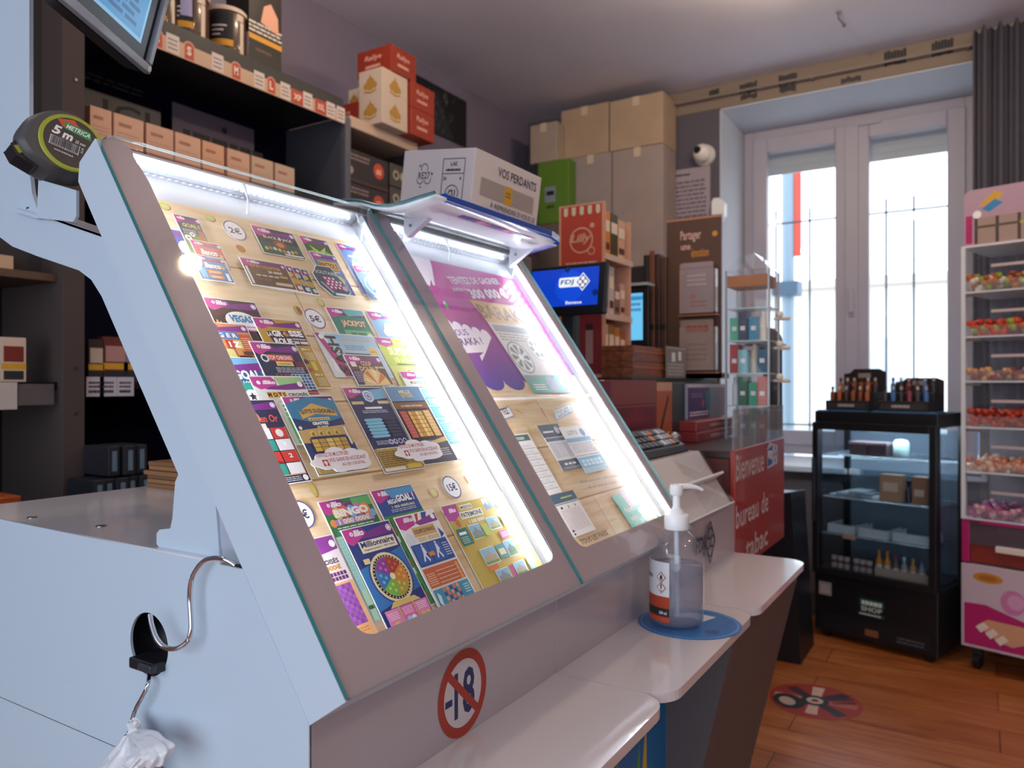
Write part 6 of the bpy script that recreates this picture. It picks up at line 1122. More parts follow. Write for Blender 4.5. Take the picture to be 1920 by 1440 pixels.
rf_.rect(.008,.01,W2-.016,H2*.36,mat('#7a1f2a',.45)); rf_.rect(W2*.6,H2*.08,.025,H2*.2,mat('#9a7a7a',.5)); rf_.rect(W2*.6,H2*.27,.025,.02,mat('#2a1a20',.5)); rf_.disc(W2*.3,H2*.15,.03,mat('#8f2c30',.5)); rf_.build('front_print',sp)
bc=[('#d98a2e',.10),('#4a4a2a',.10),('#d8ae96',.09)],[('#d8b8ac',.14),('#c9c3c4',.13),('#8a6a5a',.06),('#cfa69a',.07)],[('#b9b4b6',.13),('#a9732a',.12),('#c98a3a',.11),('#b06a30',.10)]
nmz={0:'upper',1:'middle',2:'lower'}
for r_ in range(3):
    z=zs_[2-r_]+.0125; n=len(bc[r_]); step=(xb-bsx-.034)/n
    for k,(c,hh2) in enumerate(bc[r_]):
        x=bsx+.016+step*k; hq=min(hh2+.04,.155)
        b_=MB(); b_.box(x,x+step*.92,Ya+.012,Ya+.10,z,z+hq,mat(c,.5)); 
        b_.box(x+.004,x+step*.92-.004,Ya+.0112,Ya+.0119,z+hq*.55,z+hq*.8,mat('#efe0cc',.5)); b_.box(x+.006,x+step*.92-.006,Ya+.0112,Ya+.0119,z+hq*.15,z+hq*.3,mat('#5a3a30',.5))
        b_.build('small_book',label=['first','second','third','fourth'][k]+' small book from the red side on the '+nmz[r_]+' display shelf',cat='book',group='small books in the red display')
# wood boxes and silver slip holder
wbm=woodmat('cedar box','#5e2f1c','#7c4426','#9a5a34',(2,14,14),.4)
for j,z in enumerate((1.2205,1.2695)):
    t=thing('wooden_case',(2.3,.95,z),('lower','upper')[j]+' cedar cigar case stacked beside the silver label','box','cedar cigar cases')
    MB().box(2.145,2.46,.895,1.0,z,z+.030,wbm).build('base',t,bevel=.001); MB().box(2.145,2.46,.895,1.0,z+.031,z+.048,wbm).build('lid',t,bevel=.001); MB().box(2.15,2.455,.8935,.8945,z+.0285,z+.0325,mat('#c8682e',.5)).build('trim_line',t)
sl_=MB(Fr((2.40,.884,1.2205),(1,0,0),(0,0,1))); sl_.box(0,.19,0,.105,-.003,0,mat('#8f8b8a',.45)); sl_.rect(.05,.055,.035,.03,W_); sl_.rect(.115,.06,.03,.03,W_); sl_.lines(.012,.006,.165,.045,4,mat('#c9c4c2',.5),.5); sl_.rect(0,.098,.19,.004,mat('#bdb9b6',.4))
sl_.build('silver_label',label='grey printed label panel in front of the gift card stand',cat='label')
# gift card stand
gs=thing('gift_card_stand',(2.74,.9,1.2205),'brown gift card stand lettered Partager with two clear card pockets','card stand')
g0=aX(1250,405,2.70); g1=aX(1352,405,2.70)
GF=Fr((2.70,g0.y,1.2205),(0,-1,0),(0,0,1)); GW=g0.y-g1.y; GH=.585
bnm=mat('#5f4130',.5)
MB(GF).box(0,GW,0,GH,-.012,0,bnm).build('back_card',gs); MB(GF).box(0,GW,0,.02,-.10,0,bnm).build('base',gs); MB(GF).box(0,.008,.02,GH*.9,-.09,-.012,bnm).build('side_wing',gs)
gt=MB(GF.at(0,0,.0005)); gt.text('Partager',GW*.26,GH*.845,GW*.38,GH*.075,mat('#e0b4a4',.5),.02); gt.text('une',GW*.27,GH*.80,GW*.18,GH*.03,mat('#e0b4a4',.5),.03); gt.text('émotion',GW*.46,GH*.75,GW*.32,GH*.055,mat('#d98c2a',.5),.02); gt.disc(GW*.89,GH*.885,.010,mat('#d99a2e',.5)); gt.rect(0,GH*.985,GW,GH*.012,mat('#c98a6a',.5)); gt.build('front_lettering',gs)
for (ya,yb,nm_) in ((.40,.71,'upper'),(.05,.36,'lower')):
    pk2=MB(GF); pk2.box(GW*.30,GW*.98,GH*(ya-.02),GH*(ya-.012),0,.05,mat('#a86a4c',.4)); pk2.box(GW*.32,GW*.97,GH*ya,GH*(yb-.05),.045,.047,pane('card pocket',ior=1.45,haze=('#e8d4cc',.12))); pk2.box(GW*.955,GW*.97,GH*ya,GH*(yb-.05),.0,.045,pane('card pocket',ior=1.45)); pk2.build('card_pocket',gs)
    for k in range(4):
        cfm=MB(GF.at(0,0,.012+.008*k)); o_=-.006*(3-k)
        cfm.box(GW*.36+o_,GW*.92+o_,GH*ya,GH*yb-.004*(k%2),0,.0012,mat('#b88f80' if k<3 else '#a89696',.5)); cfm.lv=.0013
        if k==3:
            if nm_=='upper': cfm.rect(GW*.36+o_,GH*(ya+.01),GW*.56,GH*.27,mat('#9a8a92',.45)); cfm.disc(GW*.55,GH*(ya+.1),.01,mat('#b8603a',.5)); cfm.lines(GW*.5,GH*(ya+.03),GW*.3,GH*.05,2,mat('#a8503a',.5)); cfm.lines(GW*.45,GH*(ya+.16),GW*.35,GH*.08,3,mat('#c4b6b6',.5))
            else: cfm.rect(GW*.36+o_,GH*(ya+.01),GW*.56,GH*.29,mat('#a08478',.45)); [cfm.disc(GW*(.48+.1*q_),GH*(ya+.25),.013,mat('#9a3a24',.5)) for q_ in range(4)]; cfm.lines(GW*.42,GH*(ya+.05),GW*.4,GH*.12,4,mat('#8a6a5c',.5))
        cfm.build('gift_card',label=['rearmost','second rearmost','second foremost','foremost'][k]+' gift card in the '+nm_+' clear pocket',cat='gift card',group='gift cards in the brown stand')
# cyan monitor, leather cases
m1=thing('till_monitor',(2.62,1.06,1.2205),'slim till monitor with a pale cyan screen behind the book display','monitor')
a=aX(1178,538,2.6); b=aX(1216,650,2.6)
MB().box(2.6,2.625,b.y,a.y,1.34,a.z,mat('#1a1a20',.4)).build('casing',m1,bevel=.003); f=MB(Fr((2.5994,a.y,1.36),(0,-1,0),(0,0,1))); f.rect(.0,0,(a.y-b.y)*.72,a.z-1.385,emit('#6cc4f0',1.0,'#20303a')); f.rect(.0,a.z-1.41,(a.y-b.y)*.72,.015,emit('#3a94d0',1,'#20303a')); f.lines(.01,.1,.04,.06,3,emit('#4a86c0',.8)); f.build('screen',m1); MB().box(2.605,2.65,b.y+.01,a.y-.01,1.2205,1.34,mat('#1a1a20',.4)).build('foot',m1); MB().box(2.59,2.66,b.y,a.y+.01,a.z+.002,a.z+.012,mat('#b9c4cc',.3)).build('top_cover',m1)
for k,(pa,pb,pt,c,lb) in enumerate(((1206,1216,478,'#2a2226','black leather case at the left of the row'),(1217,1227,470,'#7a4a30','tan leather case with a gleaming corner'),(1228,1237,476,'#4a2f26','dark brown leather case right of the tan one'),(1238,1249,482,'#5c3a2c','brown leather case touching the card stand'))):
    a=aX(pa,pt,2.68); b=aX(pb,690,2.68); t=thing('leather_case',(2.7,(a.y+b.y)/2,1.2205),lb,'leather case','leather cases in a row')
    MB().box(2.68,2.78,b.y,a.y,1.2205,a.z,mat(c,.4)).build('body',t,bevel=.003); MB().box(2.677,2.6795,b.y+.002,a.y-.002,1.40,1.42,mat('#2a1a16',.5)).build('strap',t)
dcl=MB(); dcl.box(2.785,2.9,1.05,1.2,1.2205,1.66,mat('#2c2326',.5)); dcl.build('black_case',label='tall black case behind the leather cases',cat='case',bevel=.004)
# ---- plexi tower with coloured goods
TX,TY=2.36,.545; TW=.135; z0=CT+.0005; z1=1.60
tw=thing('acrylic_tower',(TX+TW/2,TY+TW/2,z0),'clear acrylic display tower full of small coloured goods','display tower')
am=pane('tower acrylic',ior=1.45,haze=('#dfeaf2',.02))
for xx,yy in ((TX,TY),(TX+TW-.006,TY),(TX,TY+TW-.006),(TX+TW-.006,TY+TW-.006)): MB().box(xx,xx+.006,yy,yy+.006,z0,z1-.05,mat('#cfd9e0',.15)).build('corner_post',tw)
for xa_,xb_,ya_,yb_ in ((TX,TX+.002,TY,TY+TW),(TX,TX+TW,TY,TY+.002)): MB().box(xa_,xb_,ya_,yb_,z0,z1-.05,am).build('side_pane',tw)
rfm=MB(); rfm.prism([(TX,TY,z1-.05),(TX,TY+TW,z1-.05),(TX,TY+TW*.75,z1-.02),(TX,TY+TW*.35,z1)],(TW,0,0),pane('tower acrylic',ior=1.45)); rfm.build('pitched_top',tw)
lv=[1.13,1.23,1.33,1.43]
for z in lv: MB().box(TX+.003,TX+TW-.007,TY+.003,TY+TW-.007,z,z+.004,mat('#bfd8d8',.2)).build('shelf_board',tw)
MB().box(TX+.01,TX+TW-.01,TY+.01,TY+TW-.005,1.50,1.535,mat('#b4703a',.5)).build('wooden_cap',tw)
items=[('#c8362e','red lighter'),('#2f9a78','teal packet'),('#1f4f86','navy packet'),('#e6e6e2','white tube'),('#c8502e','orange red packet'),('#3fae8a','mint packet'),('#2a6a4a','dark green packet'),('#dfe8ee','pale tube'),('#1d5a7a','petrol blue packet'),('#d9c8b0','cream tube'),('#7fc4d0','light blue packet'),('#b83a34','deep red packet'),('#e9e4d8','ivory tube'),('#2f8fb0','sky blue packet'),('#3a3f5a','slate packet'),('#58c09a','bright mint packet')]
fl_=['bottom shelf','second shelf','third shelf','top shelf']
k=0
for j,z in enumerate([z0]+lv[:3]):
    for i in range(4):
        c,nm_=items[k]; y=TY+.012+.029*i; x=TX+.006+.012*(i%2); tube_='tube' in nm_
        m=MB()
        if tube_: m.lathe([(.011,0),(.011,.065),(.007,.07),(.007,.085),(.004,.088)],(x+.012,y+.011,z+.0045),mat(c,.35),12); m.lathe([(.0095,.02),(.0095,.03)],(x+.012,y+.011,z+.0045),mat('#8a8f9a',.4),12)
        else: m.box(x,x+.05,y-.001,y+.026,z+.0045,z+.075+.018*((i+j)%2),mat(c,.35)); m.box(x-.0006,x,y+.005,y+.019,z+.035,z+.048,mat('#eef0f0',.4)); m.box(x+.004,x+.022,y-.0006,y,z+.03,z+.05,mat('#f0e8e0',.4))
        m.build('tube' if tube_ else 'packet',label=nm_+' on the '+fl_[j]+' of the acrylic tower',cat='tube' if tube_ else 'packet',group='small goods in the acrylic tower'); k+=1
for j,z in enumerate((1.21,1.31,1.40)):
    m=MB(); m.lathe([(.006,0),(.006,.03)],(TX+.06,TY-.016,z),mat('#e0cdb6',.4),10,ax=(0,-1,0)); m.ball((TX+.04,TY-.02,z+.012),.011,mat('#ece2d0',.4),10); m.tube([(TX+.06,TY+.001,z),(TX+.06,TY-.045,z)],.004,mat('#e6dccb',.4),8)
    m.build('hanging_pipe',label=['lowest','middle','highest'][j]+' cream clay pipe hooked on the front of the acrylic tower',cat='pipe',group='cream clay pipes on the tower')
pt=thing('payment_terminal',(2.52,.57,CT),'narrow black payment terminal edge right of the acrylic tower','terminal')
MB().box(2.505,2.535,.49+.055,.60,CT+.0005,1.33,mat('#2a2428',.45)).build('case',pt,bevel=.004); MB().box(2.50,2.5045,.555,.592,1.2,1.31,mat('#3a4048',.2)).build('screen',pt); MB().box(2.5,2.54,.55,.60,CT+.0005,CT+.02,mat('#1a1a1e',.4)).build('foot',pt)
cp_=MB(); cp_.lathe([(.0,.06),(.03,.055),(.05,.035),(.058,.005),(.055,0)],(2.62,.62,1.33),mat('#3a241c',.5),20,cap=True); cp_.lathe([(.058,.0),(.07,-.006)],(2.62,.62,1.335),mat('#2e1c16',.5),20); cp_.build('round_hat',label='round dark brown leather hat behind the acrylic tower',cat='hat')
hs=MB(); hs.lathe([(.03,0),(.03,.01),(.008,.015),(.008,.28),(.03,.292),(.0,.296)],(2.62,.62,CT+.0005),mat('#3a3436',.4),16); hs.build('hat_stand',label='short dark stand under the round brown hat',cat='stand')
# ================================================================ FRIDGE
FO=Vector((3.8644,.6892,0)); fr_=Vector((-.294,-.956,0)).normalized(); fb=Vector((-fr_.y,fr_.x,0))
if fb.x<0: fb=-fb
FF=Fr(FO,fr_,Vector((0,0,1)),-fb)    # x to the right, y up, z out of the front
FWD=.549; FH=1.073; FD=.34
fg=thing('display_fridge',FO+fr_*FWD/2+fb*FD/2,'black glass door drinks fridge in front of the window','fridge')
bk=mat('#17171b',.4)
gb,gt_=.325,.99     # glass zone
MB(FF).box(0,FWD,.03,gb-.02,-FD,-.012,bk).build('base_cabinet',fg,bevel=.004)
MB(FF).box(0,FWD,gt_+.02,FH,-FD,-.012,bk).build('top_cap',fg,bevel=.004)
for x in (0,FWD-.025): 
    MB(FF).box(x,x+.025,gb-.02,gt_+.02,-.04,-.014,bk).build('post',fg); MB(FF).box(x,x+.025,gb-.02,gt_+.02,-FD,-FD+.025,bk).build('post',fg)
fgl=pane('fridge glass',ior=1.45,tint='#eef4f8')
for x in (.002,FWD-.006): MB(FF).box(x,x+.004,gb,gt_,-FD+.026,-.041,fgl).build('side_glass',fg)
MB(FF).box(.026,FWD-.026,gb,gt_,-FD+.004,-FD+.008,pane('fridge back glass',ior=1.45,tint='#dfeaf0',haze=('#a9b9c8',.2))).build('back_glass',fg)  # pale haze in the back glass paints extra brightness into the interior
dr=MB(FF); dr.box(0,.028,gb-.02,gt_+.03,-.011,.012,bk); dr.box(FWD-.028,FWD,gb-.02,gt_+.03,-.011,.012,bk); dr.box(.028,FWD-.028,gb-.02,gb+.012,-.011,.012,bk); dr.box(.028,FWD-.028,gt_-.005,gt_+.03,-.011,.012,bk); do_=dr.build('door',fg,bevel=.002)
MB(FF).box(.028,FWD-.028,gb+.012,gt_-.005,-.003,.002,fgl).build('door_glass',do_)
MB(FF).box(.006,.018,.55,.85,.012,.03,mat('#2a2a30',.3)).build('handle',do_,bevel=.003)
lo=MB(FF.at(0,0,-.0115)); lo.poly(rrect(.215,.185,.325,.222,.006),mat('#1f5a44',.4)); lo.lines(.225,.187,.09,.03,1,mat('#dfeae4',.4),.6,5); lo.text('SHOP',.222,.165,.095,.022,mat('#c9d6d0',.4),.03); lo.rect(.21,.145,.115,.014,mat('#1f5a44',.4)); lo.lines(.215,.145,.1,.012,1,mat('#c9d6d0',.4),.6); lo.build('green_logo',fg)
st=MB(FF.at(0,0,-.0115)); st.rect(.022,.20,.062,.062,mat('#a59a98',.5)); st.lines(.03,.21,.045,.04,3,mat('#c9bfbc',.5)); st.build('white_sticker',fg)
vn=MB(FF.at(0,0,-.0115)); vn.rect(.02,.045,FWD-.04,.085,mat('#101014',.5)); 
for k in range(7): vn.rect(.03,.052+.011*k,FWD-.06,.004,mat('#26262c',.4))
vn.rect(.24,.055,.06,.03,mat('#8a5a3a',.4)); vn.lines(.38,.055,.12,.03,2,mat('#5a5a62',.5)); vn.build('vent_grille',fg)
for x in (.03,FWD-.06): MB(FF).box(x,x+.03,0,.03,-.06,-.03,bk).build('foot',fg); MB(FF).box(x,x+.03,0,.03,-FD+.03,-FD+.06,bk).build('foot',fg)
# light strip added inside the cap to brighten the interior
MB(FF).box(.04,FWD-.04,gt_+.012,gt_+.019,-.06,-.05,emit('#dff2ff',120.0,'#ffffff')).build('added_lamp',fg)
wire=mat('#b9c4cc',.25,.8)
shy=(.865,.665,.49)
for y in shy:
    m=MB(FF); m.tube([(.03,y,-.03),(FWD-.03,y,-.03)],.003,wire,6); m.tube([(.03,y,-FD+.03),(FWD-.03,y,-FD+.03)],.003,wire,6)
    for k in range(22): x=.04+(FWD-.08)*k/21; m.tube([(x,y+.003,-.028),(x,y+.003,-FD+.03)],.0018,wire,5)
    m.build('wire_shelf',fg)
MB(FF).box(.03,FWD-.03,gb-.019,gb-.012,-FD+.03,-.03,mat('#3a444c',.4)).build('inner_floor',fg)
def FP(x,y,z): return FF(x,y,z)
def fbox(name,x0,x1,y0,y1,z0,z1,col,label,cat,group=None,extra=None):
    m=MB(FF); m.box(x0,x1,y0,y1,z0,z1,mat(col,.4))
    if extra: extra(m)
    return m.build(name,label=label,cat=cat,group=group)
fbox('chocolate_tub',.145,.225,shy[0]+.005,shy[0]+.062,-.16,-.06,'#5a4648','brown tub on the top fridge shelf, left of its twin','tub','brown tubs on the top fridge shelf',lambda m:m.box(.143,.227,shy[0]+.055,shy[0]+.066,-.162,-.058,mat('#8a7478',.4)))
fbox('chocolate_tub',.235,.315,shy[0]+.005,shy[0]+.062,-.16,-.06,'#4e3c40','brown tub on the top fridge shelf beside the round pale jar','tub','brown tubs on the top fridge shelf',lambda m:m.box(.233,.317,shy[0]+.055,shy[0]+.066,-.162,-.058,mat('#8a7478',.4)))
m=MB(FF); m.lathe([(.03,0),(.034,.01),(.034,.06),(.026,.075),(.0,.08)],(.36,shy[0]+.005,-.11),mat('#b9d4d4',.3),20,ax=(0,1,0)); m.build('pale_jar',label='round pale jar on the top fridge shelf',cat='jar')
fbox('kraft_pouch',.285,.38,shy[1]+.005,shy[1]+.125,-.12,-.06,'#a88468','larger kraft pouch on the second fridge shelf','pouch','kraft pouches in the fridge',lambda m:m.box(.30,.365,shy[1]+.05,shy[1]+.09,-.0598,-.059,mat('#c9b09a',.5)))
fbox('kraft_pouch',.425,.485,shy[1]+.005,shy[1]+.125,-.12,-.06,'#9a6f54','smaller kraft pouch at the right of the second fridge shelf','pouch','kraft pouches in the fridge',lambda m:m.box(.435,.475,shy[1]+.04,shy[1]+.07,-.0598,-.059,mat('#c9b09a',.5)))
m=MB(FF); m.lathe([(.014,0),(.014,.05),(.008,.06),(.008,.085),(.01,.087),(.01,.1)],(.40,shy[1]+.005,-.09),mat('#2a2a34',.3),14,ax=(0,1,0)); m.build('dropper_bottle',label='dark dropper bottle between the two kraft pouches',cat='bottle')
m=MB(FF); 
for k in range(6): m.box(.05+.03*k,.13+.03*k,shy[1]+.005+.006*k*0,shy[1]+.012+.008*(3-abs(3-k)),-.2+.01*k,-.06,mat(['#b9ccd8','#8fa4b4','#d6e2ea'][k%3],.35))
m.build('sachet_pile',label='pile of pale foil sachets on the second fridge shelf',cat='sachets',kind='stuff')
for i,(x0,x1) in enumerate(((.045,.17),(.19,.325),(.345,.5))):
    t=thing('clear_tray',FP((x0+x1)/2,shy[2]+.005,-.12),['left','middle','right'][i]+' clear food tray on the third fridge shelf','tray','clear trays in the fridge')
    m=MB(FF); w=.006; y=shy[2]+.005
    cl_=pane('tray plastic',ior=1.4,haze=('#dfeaf0',.4)); m.box(x0,x1,y,y+.004,-.2,-.05,cl_); m.box(x0,x1,y,y+.04,-.053,-.05,cl_); m.box(x0,x0+.003,y,y+.04,-.2,-.05,cl_); m.box(x1-.003,x1,y,y+.04,-.2,-.05,cl_); m.build('tray',t)
    f=MB(FF); q=random.Random(i)
    for k in range(5): f.ball((x0+.02+(x1-x0-.04)*k/4,y+.016,-.08-.05*q.random()),.011,mat(['#e9eef2','#e2e6ea','#d98a8a','#e6d0b8'][(k+i)%4],.4),8)
    f.build('filling',t)
def bot(x,z,h,r,c,cap,label,grp,y=gb-.0115):
    m=MB(FF); m.lathe([(r*.9,0),(r,.004),(r,h*.62),(r*.45,h*.75),(r*.4,h*.86)],(x,y,z),mat(c,.3),14,ax=(0,1,0)); m.lathe([(r*.48,h*.86),(r*.48,h)],(x,y,z),mat(cap,.4),12,ax=(0,1,0)); m.lathe([(r*1.02,h*.2),(r*1.02,h*.5)],(x,y,z),mat('#d8c8b8',.5),14,ax=(0,1,0),cap=False)
    return m.build('small_bottle',label=label,cat='bottle',group=grp)
cl6=['#c9822a','#c9822a','#7a5a5a','#8a9aa4','#c08a5a','#8a90a0']
od=['first','second','third','fourth','fifth','sixth']
for k in range(6): bot(.272+.037*k,-.085,.125 if k<2 else .11,.015,cl6[k],['#c9822a','#c9822a','#9a3a4a','#c9d0d6','#c08a5a','#5a6070'][k],od[k]+' bottle from the left behind the pale crate on the fridge floor','bottles on the fridge floor')
fbox('pale_crate',.262,.49,gb-.0115,gb+.038,-.067,-.063,'#b9a090','pale low crate front at the bottom of the fridge','crate')
for i,(x,lb) in enumerate(((.095,'left cluster of mini jars on the fridge floor, its '),(.20,'right cluster of mini jars on the fridge floor, its '))):
    for k in range(3):
        m=MB(FF); y=gb-.0115+.0; m.lathe([(.014,0),(.014,.05)],(x-.03+.03*k,y,-.08),mat('#6a5458',.4),12,ax=(0,1,0)); m.lathe([(.0145,.05),(.0145,.066)],(x-.03+.03*k,y,-.08),mat('#c0aaa8',.4),12,ax=(0,1,0)); m.lathe([(.0143,.012),(.0143,.035)],(x-.03+.03*k,y,-.08),mat('#b49a94',.4),12,ax=(0,1,0),cap=False)
        m.build('mini_jar',label=lb+['left jar','middle jar','right jar'][k],cat='jar',group='mini jars on the fridge floor')
fbox('price_tag',.13,.19,shy[2]-.012,shy[2]+.01,-.026,-.024,'#c9a090','small peach price tag on the third fridge shelf','price tag')
# on top of the fridge
TP=FH+.0005
m=MB(FF); m.box(.01,.24,TP,TP+.004,-.25,-.02,mat('#3f86c0',.35)); m.build('blue_sheet',label='blue sheet under the left bottle display on the fridge',cat='sheet',group='blue sheets on the fridge')
m=MB(FF); m.box(.27,.53,TP,TP+.004,-.25,-.02,mat('#3f86c0',.35)); m.build('blue_sheet',label='blue sheet under the right bottle display on the fridge',cat='sheet',group='blue sheets on the fridge')
for (x0,x1,h,lb,word) in ((.045,.245,.195,'black stepped bottle display at the left on the fridge','eliquid'),(.29,.50,.15,'black stepped bottle display at the right on the fridge','eliquid')):
    y=TP+.0045; t=thing('bottle_display',FP((x0+x1)/2,y,-.13),lb,'display stand','bottle displays on the fridge')
    b=MB(FF); b.box(x0,x1,y,y+.045,-.22,-.03,mat('#201a1c',.5)); b.box(x0,x1,y+.045,y+.085,-.22,-.10,mat('#201a1c',.5)); b.build('steps',t,bevel=.002)
    bc_=MB(FF); bc_.prism([(x0,y,-.224),(x1,y,-.224),(x1,y+h*.92,-.224),(x1-.03,y+h,-.224),(x0+.05,y+h,-.224),(x0+.03,y+h*.9,-.224),(x0,y+h*.88,-.224)],(0,0,.003),mat('#241c1e',.5)); bc_.build('back_card',t)
    f=MB(FF.at(0,0,-.2205)); f.rect((x0+x1)/2-.03,y+h*.78,.06,.022,mat('#9a8a86',.5)); f.lines(x0+.03,y+h*.6,x1-x0-.06,.02,1,mat('#8a4a2a',.5)); f.build('header_print',t)
    g=MB(FF.at(0,0,-.0295)); g.rect(x0+.01,y+.008,x1-x0-.02,.028,mat('#3a3436',.5)); g.lines(x0+.06,y+.012,.08,.019,1,mat('#b9aeb0',.5),.6); g.build('front_print',t)
    L='left' if x0<.2 else 'right'
    for r in range(2):
        for k in range(6):
            xx=x0+.018+(x1-x0-.036)*k/5; yy=y+(.0455 if r==0 else .0855); zz=-.065 if r==0 else -.15
            m=MB(FF); c=['#7a3a1e','#a85a2a','#3a2a30','#8a4a28'][(k+r)%4] if L=='left' else ['#3a3a44','#3f6fae','#2a2a30','#8a3a4a'][(k+r)%4]
            m.lathe([(.011,0),(.011,.035),(.005,.042),(.005,.05)],(xx,yy,zz),mat(c,.3),10,ax=(0,1,0)); m.lathe([(.0065,.05),(.006,.066)],(xx,yy,zz),mat(['#1a1a1e','#c9c0b8','#b9a8a0'][k%3],.4),10,ax=(0,1,0))
            m.build('liquid_bottle',label=od[k]+' small bottle from the left in the '+('front','back')[r]+' row of the '+L+' fridge display',cat='bottle',group='small bottles in the fridge displays')
# ---- dark folded panels beside the fridge
for k in range(7):
    x=3.42+.045*k; m=MB()
    m.prism([(x,.66,.0),(x,.83,.0),(x,.86,.70-.004*k),(x,.70,.735-.004*k)],(.028,0,0),mat('#1c1b22',.35)); m.box(x+.004,x+.024,.70,.86,.72-.004*k,.728-.004*k,mat('#8a9cac',.3))
    m.build('folding_panel',label=['nearest','second nearest','third nearest','middle','third farthest','second farthest','farthest'][k]+' black folded panel in the row beside the fridge',cat='folding panel',group='black folded panels beside the fridge')
# ================================================================ CANDY STAND
CO=Vector((3.735,.077,0)); CF2=Fr(CO,fr_,Vector((0,0,1)),-fb); CW=.46; CD=.36
cs2=thing('candy_stand',CO+fr_*CW/2+fb*CD/2,'tall clear pick and mix candy stand with pink panels at the right','candy stand')
def cz_(y): return 1.2-(y-720)/1430*3.214
pk3=mat('#b898ab',.4); mag=mat('#b8246c',.35,coat=.3)
MB(CF2).box(0,CW,.10,cz_(1055),-CD,0,mat('#c9bac2',.4)).build('base_box',cs2,bevel=.003)
ff=MB(CF2.at(0,0,.0006)); H0=.10; H1=cz_(1055); hh3=H1-H0
ff.rect(.012,H0+.012,CW-.024,hh3-.024,mat('#cdb9c4',.4)); ff.poly([(.012,H0+.012),(CW-.012,H0+.012),(CW-.012,H0+hh3*.46),(CW*.5,H0+hh3*.42),(CW*.2,H0+hh3*.54),(.012,H0+hh3*.53)],mag)
for (x,y,rx,ry,c) in ((.10,.86,.055,.022,'#c98a34'),(.10,.86,.035,.011,'#b06a24'),(.285,.845,.035,.018,'#b8642a'),(.19,.62,.045,.05,'#cf7fae'),(.20,.63,.03,.03,'#dda0c4')): ff.disc(x,H0+hh3*y,rx,mat(c,.4),ry)
ff.poly([(.06,H0+hh3*.28),(.10,H0+hh3*.37),(.23,H0+hh3*.36),(.29,H0+hh3*.24),(.19,H0+hh3*.10),(.14,H0+hh3*.13)],mat('#d9a07c',.4)); 
for k in range(3): ff.poly([(.055+.035*k,H0+hh3*(.26-.055*k)),(.085+.035*k,H0+hh3*(.33-.055*k)),(.105+.035*k,H0+hh3*(.28-.055*k)),(.075+.035*k,H0+hh3*(.20-.055*k))],mat('#eedccb',.4))
ff.build('picture_panel',cs2)
for x in (.03,CW-.06):
    for z in (-.06,-CD+.05):
        w=MB(CF2); w.lathe([(.035,-.012),(.035,.012)],(x+.015,.0355,z),mat('#141416',.5),18,ax=(1,0,0)); w.box(x-.002,x+.032,.05,.10,z-.02,z+.02,mat('#2a2a2e',.4)); w.build('caster',cs2)
dz0,dz1=cz_(1053),cz_(973)
d=MB(CF2); d.box(.002,.03,dz0+.002,dz1,-CD,0,mag); d.box(CW-.03,CW-.002,dz0+.002,dz1,-CD,0,mag); d.box(.03,CW-.03,dz1-.012,dz1,-CD,0,mag); d.box(.03,CW-.03,dz0+.002,dz0+.075,-CD,-.02,mat('#8a2f22',.5)); dro=d.build('magenta_drawer',cs2,bevel=.002)
MB(CF2).box(.03,CW-.03,dz0+.078,dz1-.014,-.012,-.009,pane('drawer window',ior=1.45,tint='#d9c9d2',haze=('#9a8a96',.25))).build('drawer_window',dro)
MB(CF2).box(.13,.29,dz0+.06,dz0+.085,-.02,.012,mat('#e8d8cc',.4)).build('drawer_handle',dro,bevel=.003)
tops=[cz_(y) for y in (972,885,802,717,634,551,466)]
acm=pane('bin acrylic',ior=1.45,haze=('#e6ecf2',.07))
MB(CF2).box(0,.016,tops[0],tops[-1],-.02,0,mat('#e2e6ea',.25)).build('front_post',cs2); MB(CF2).box(CW*.70,CW*.70+.014,tops[0],tops[-1],-.02,0,mat('#d6dbe2',.25)).build('front_post',cs2)
MB(CF2).box(0,.006,tops[0],tops[-1],-CD,-.02,acm).build('side_pane',cs2); MB(CF2).box(CW-.006,CW,tops[0],tops[-1],-CD,-.0,acm).build('side_pane',cs2); MB(CF2).box(0,CW,tops[0],tops[-1],-CD,-CD+.005,pane('bin back',ior=1.45,haze=('#b9b4c0',.25))).build('back_pane',cs2)
cand=[('pink and purple',['#b85a8a','#c9709a','#8a4a78','#d9a0b0']),('peach and cream',['#d98a6a','#e0b090','#c97a5a','#e6c8b0']),('deep red',['#b83a24','#c4472c','#a83020','#cc5030']),('brown and orange',['#8a3a34','#c98a5a','#7a3040','#d9a470']),('red and green',['#d2401e','#c83a1c','#9aae3a','#d95a2a']),('mixed orange and green',['#c9702a','#b8582a','#9aae3a','#e0d8c8'])]
tn=['lowest','second lowest','third lowest','third highest','second highest','topmost']
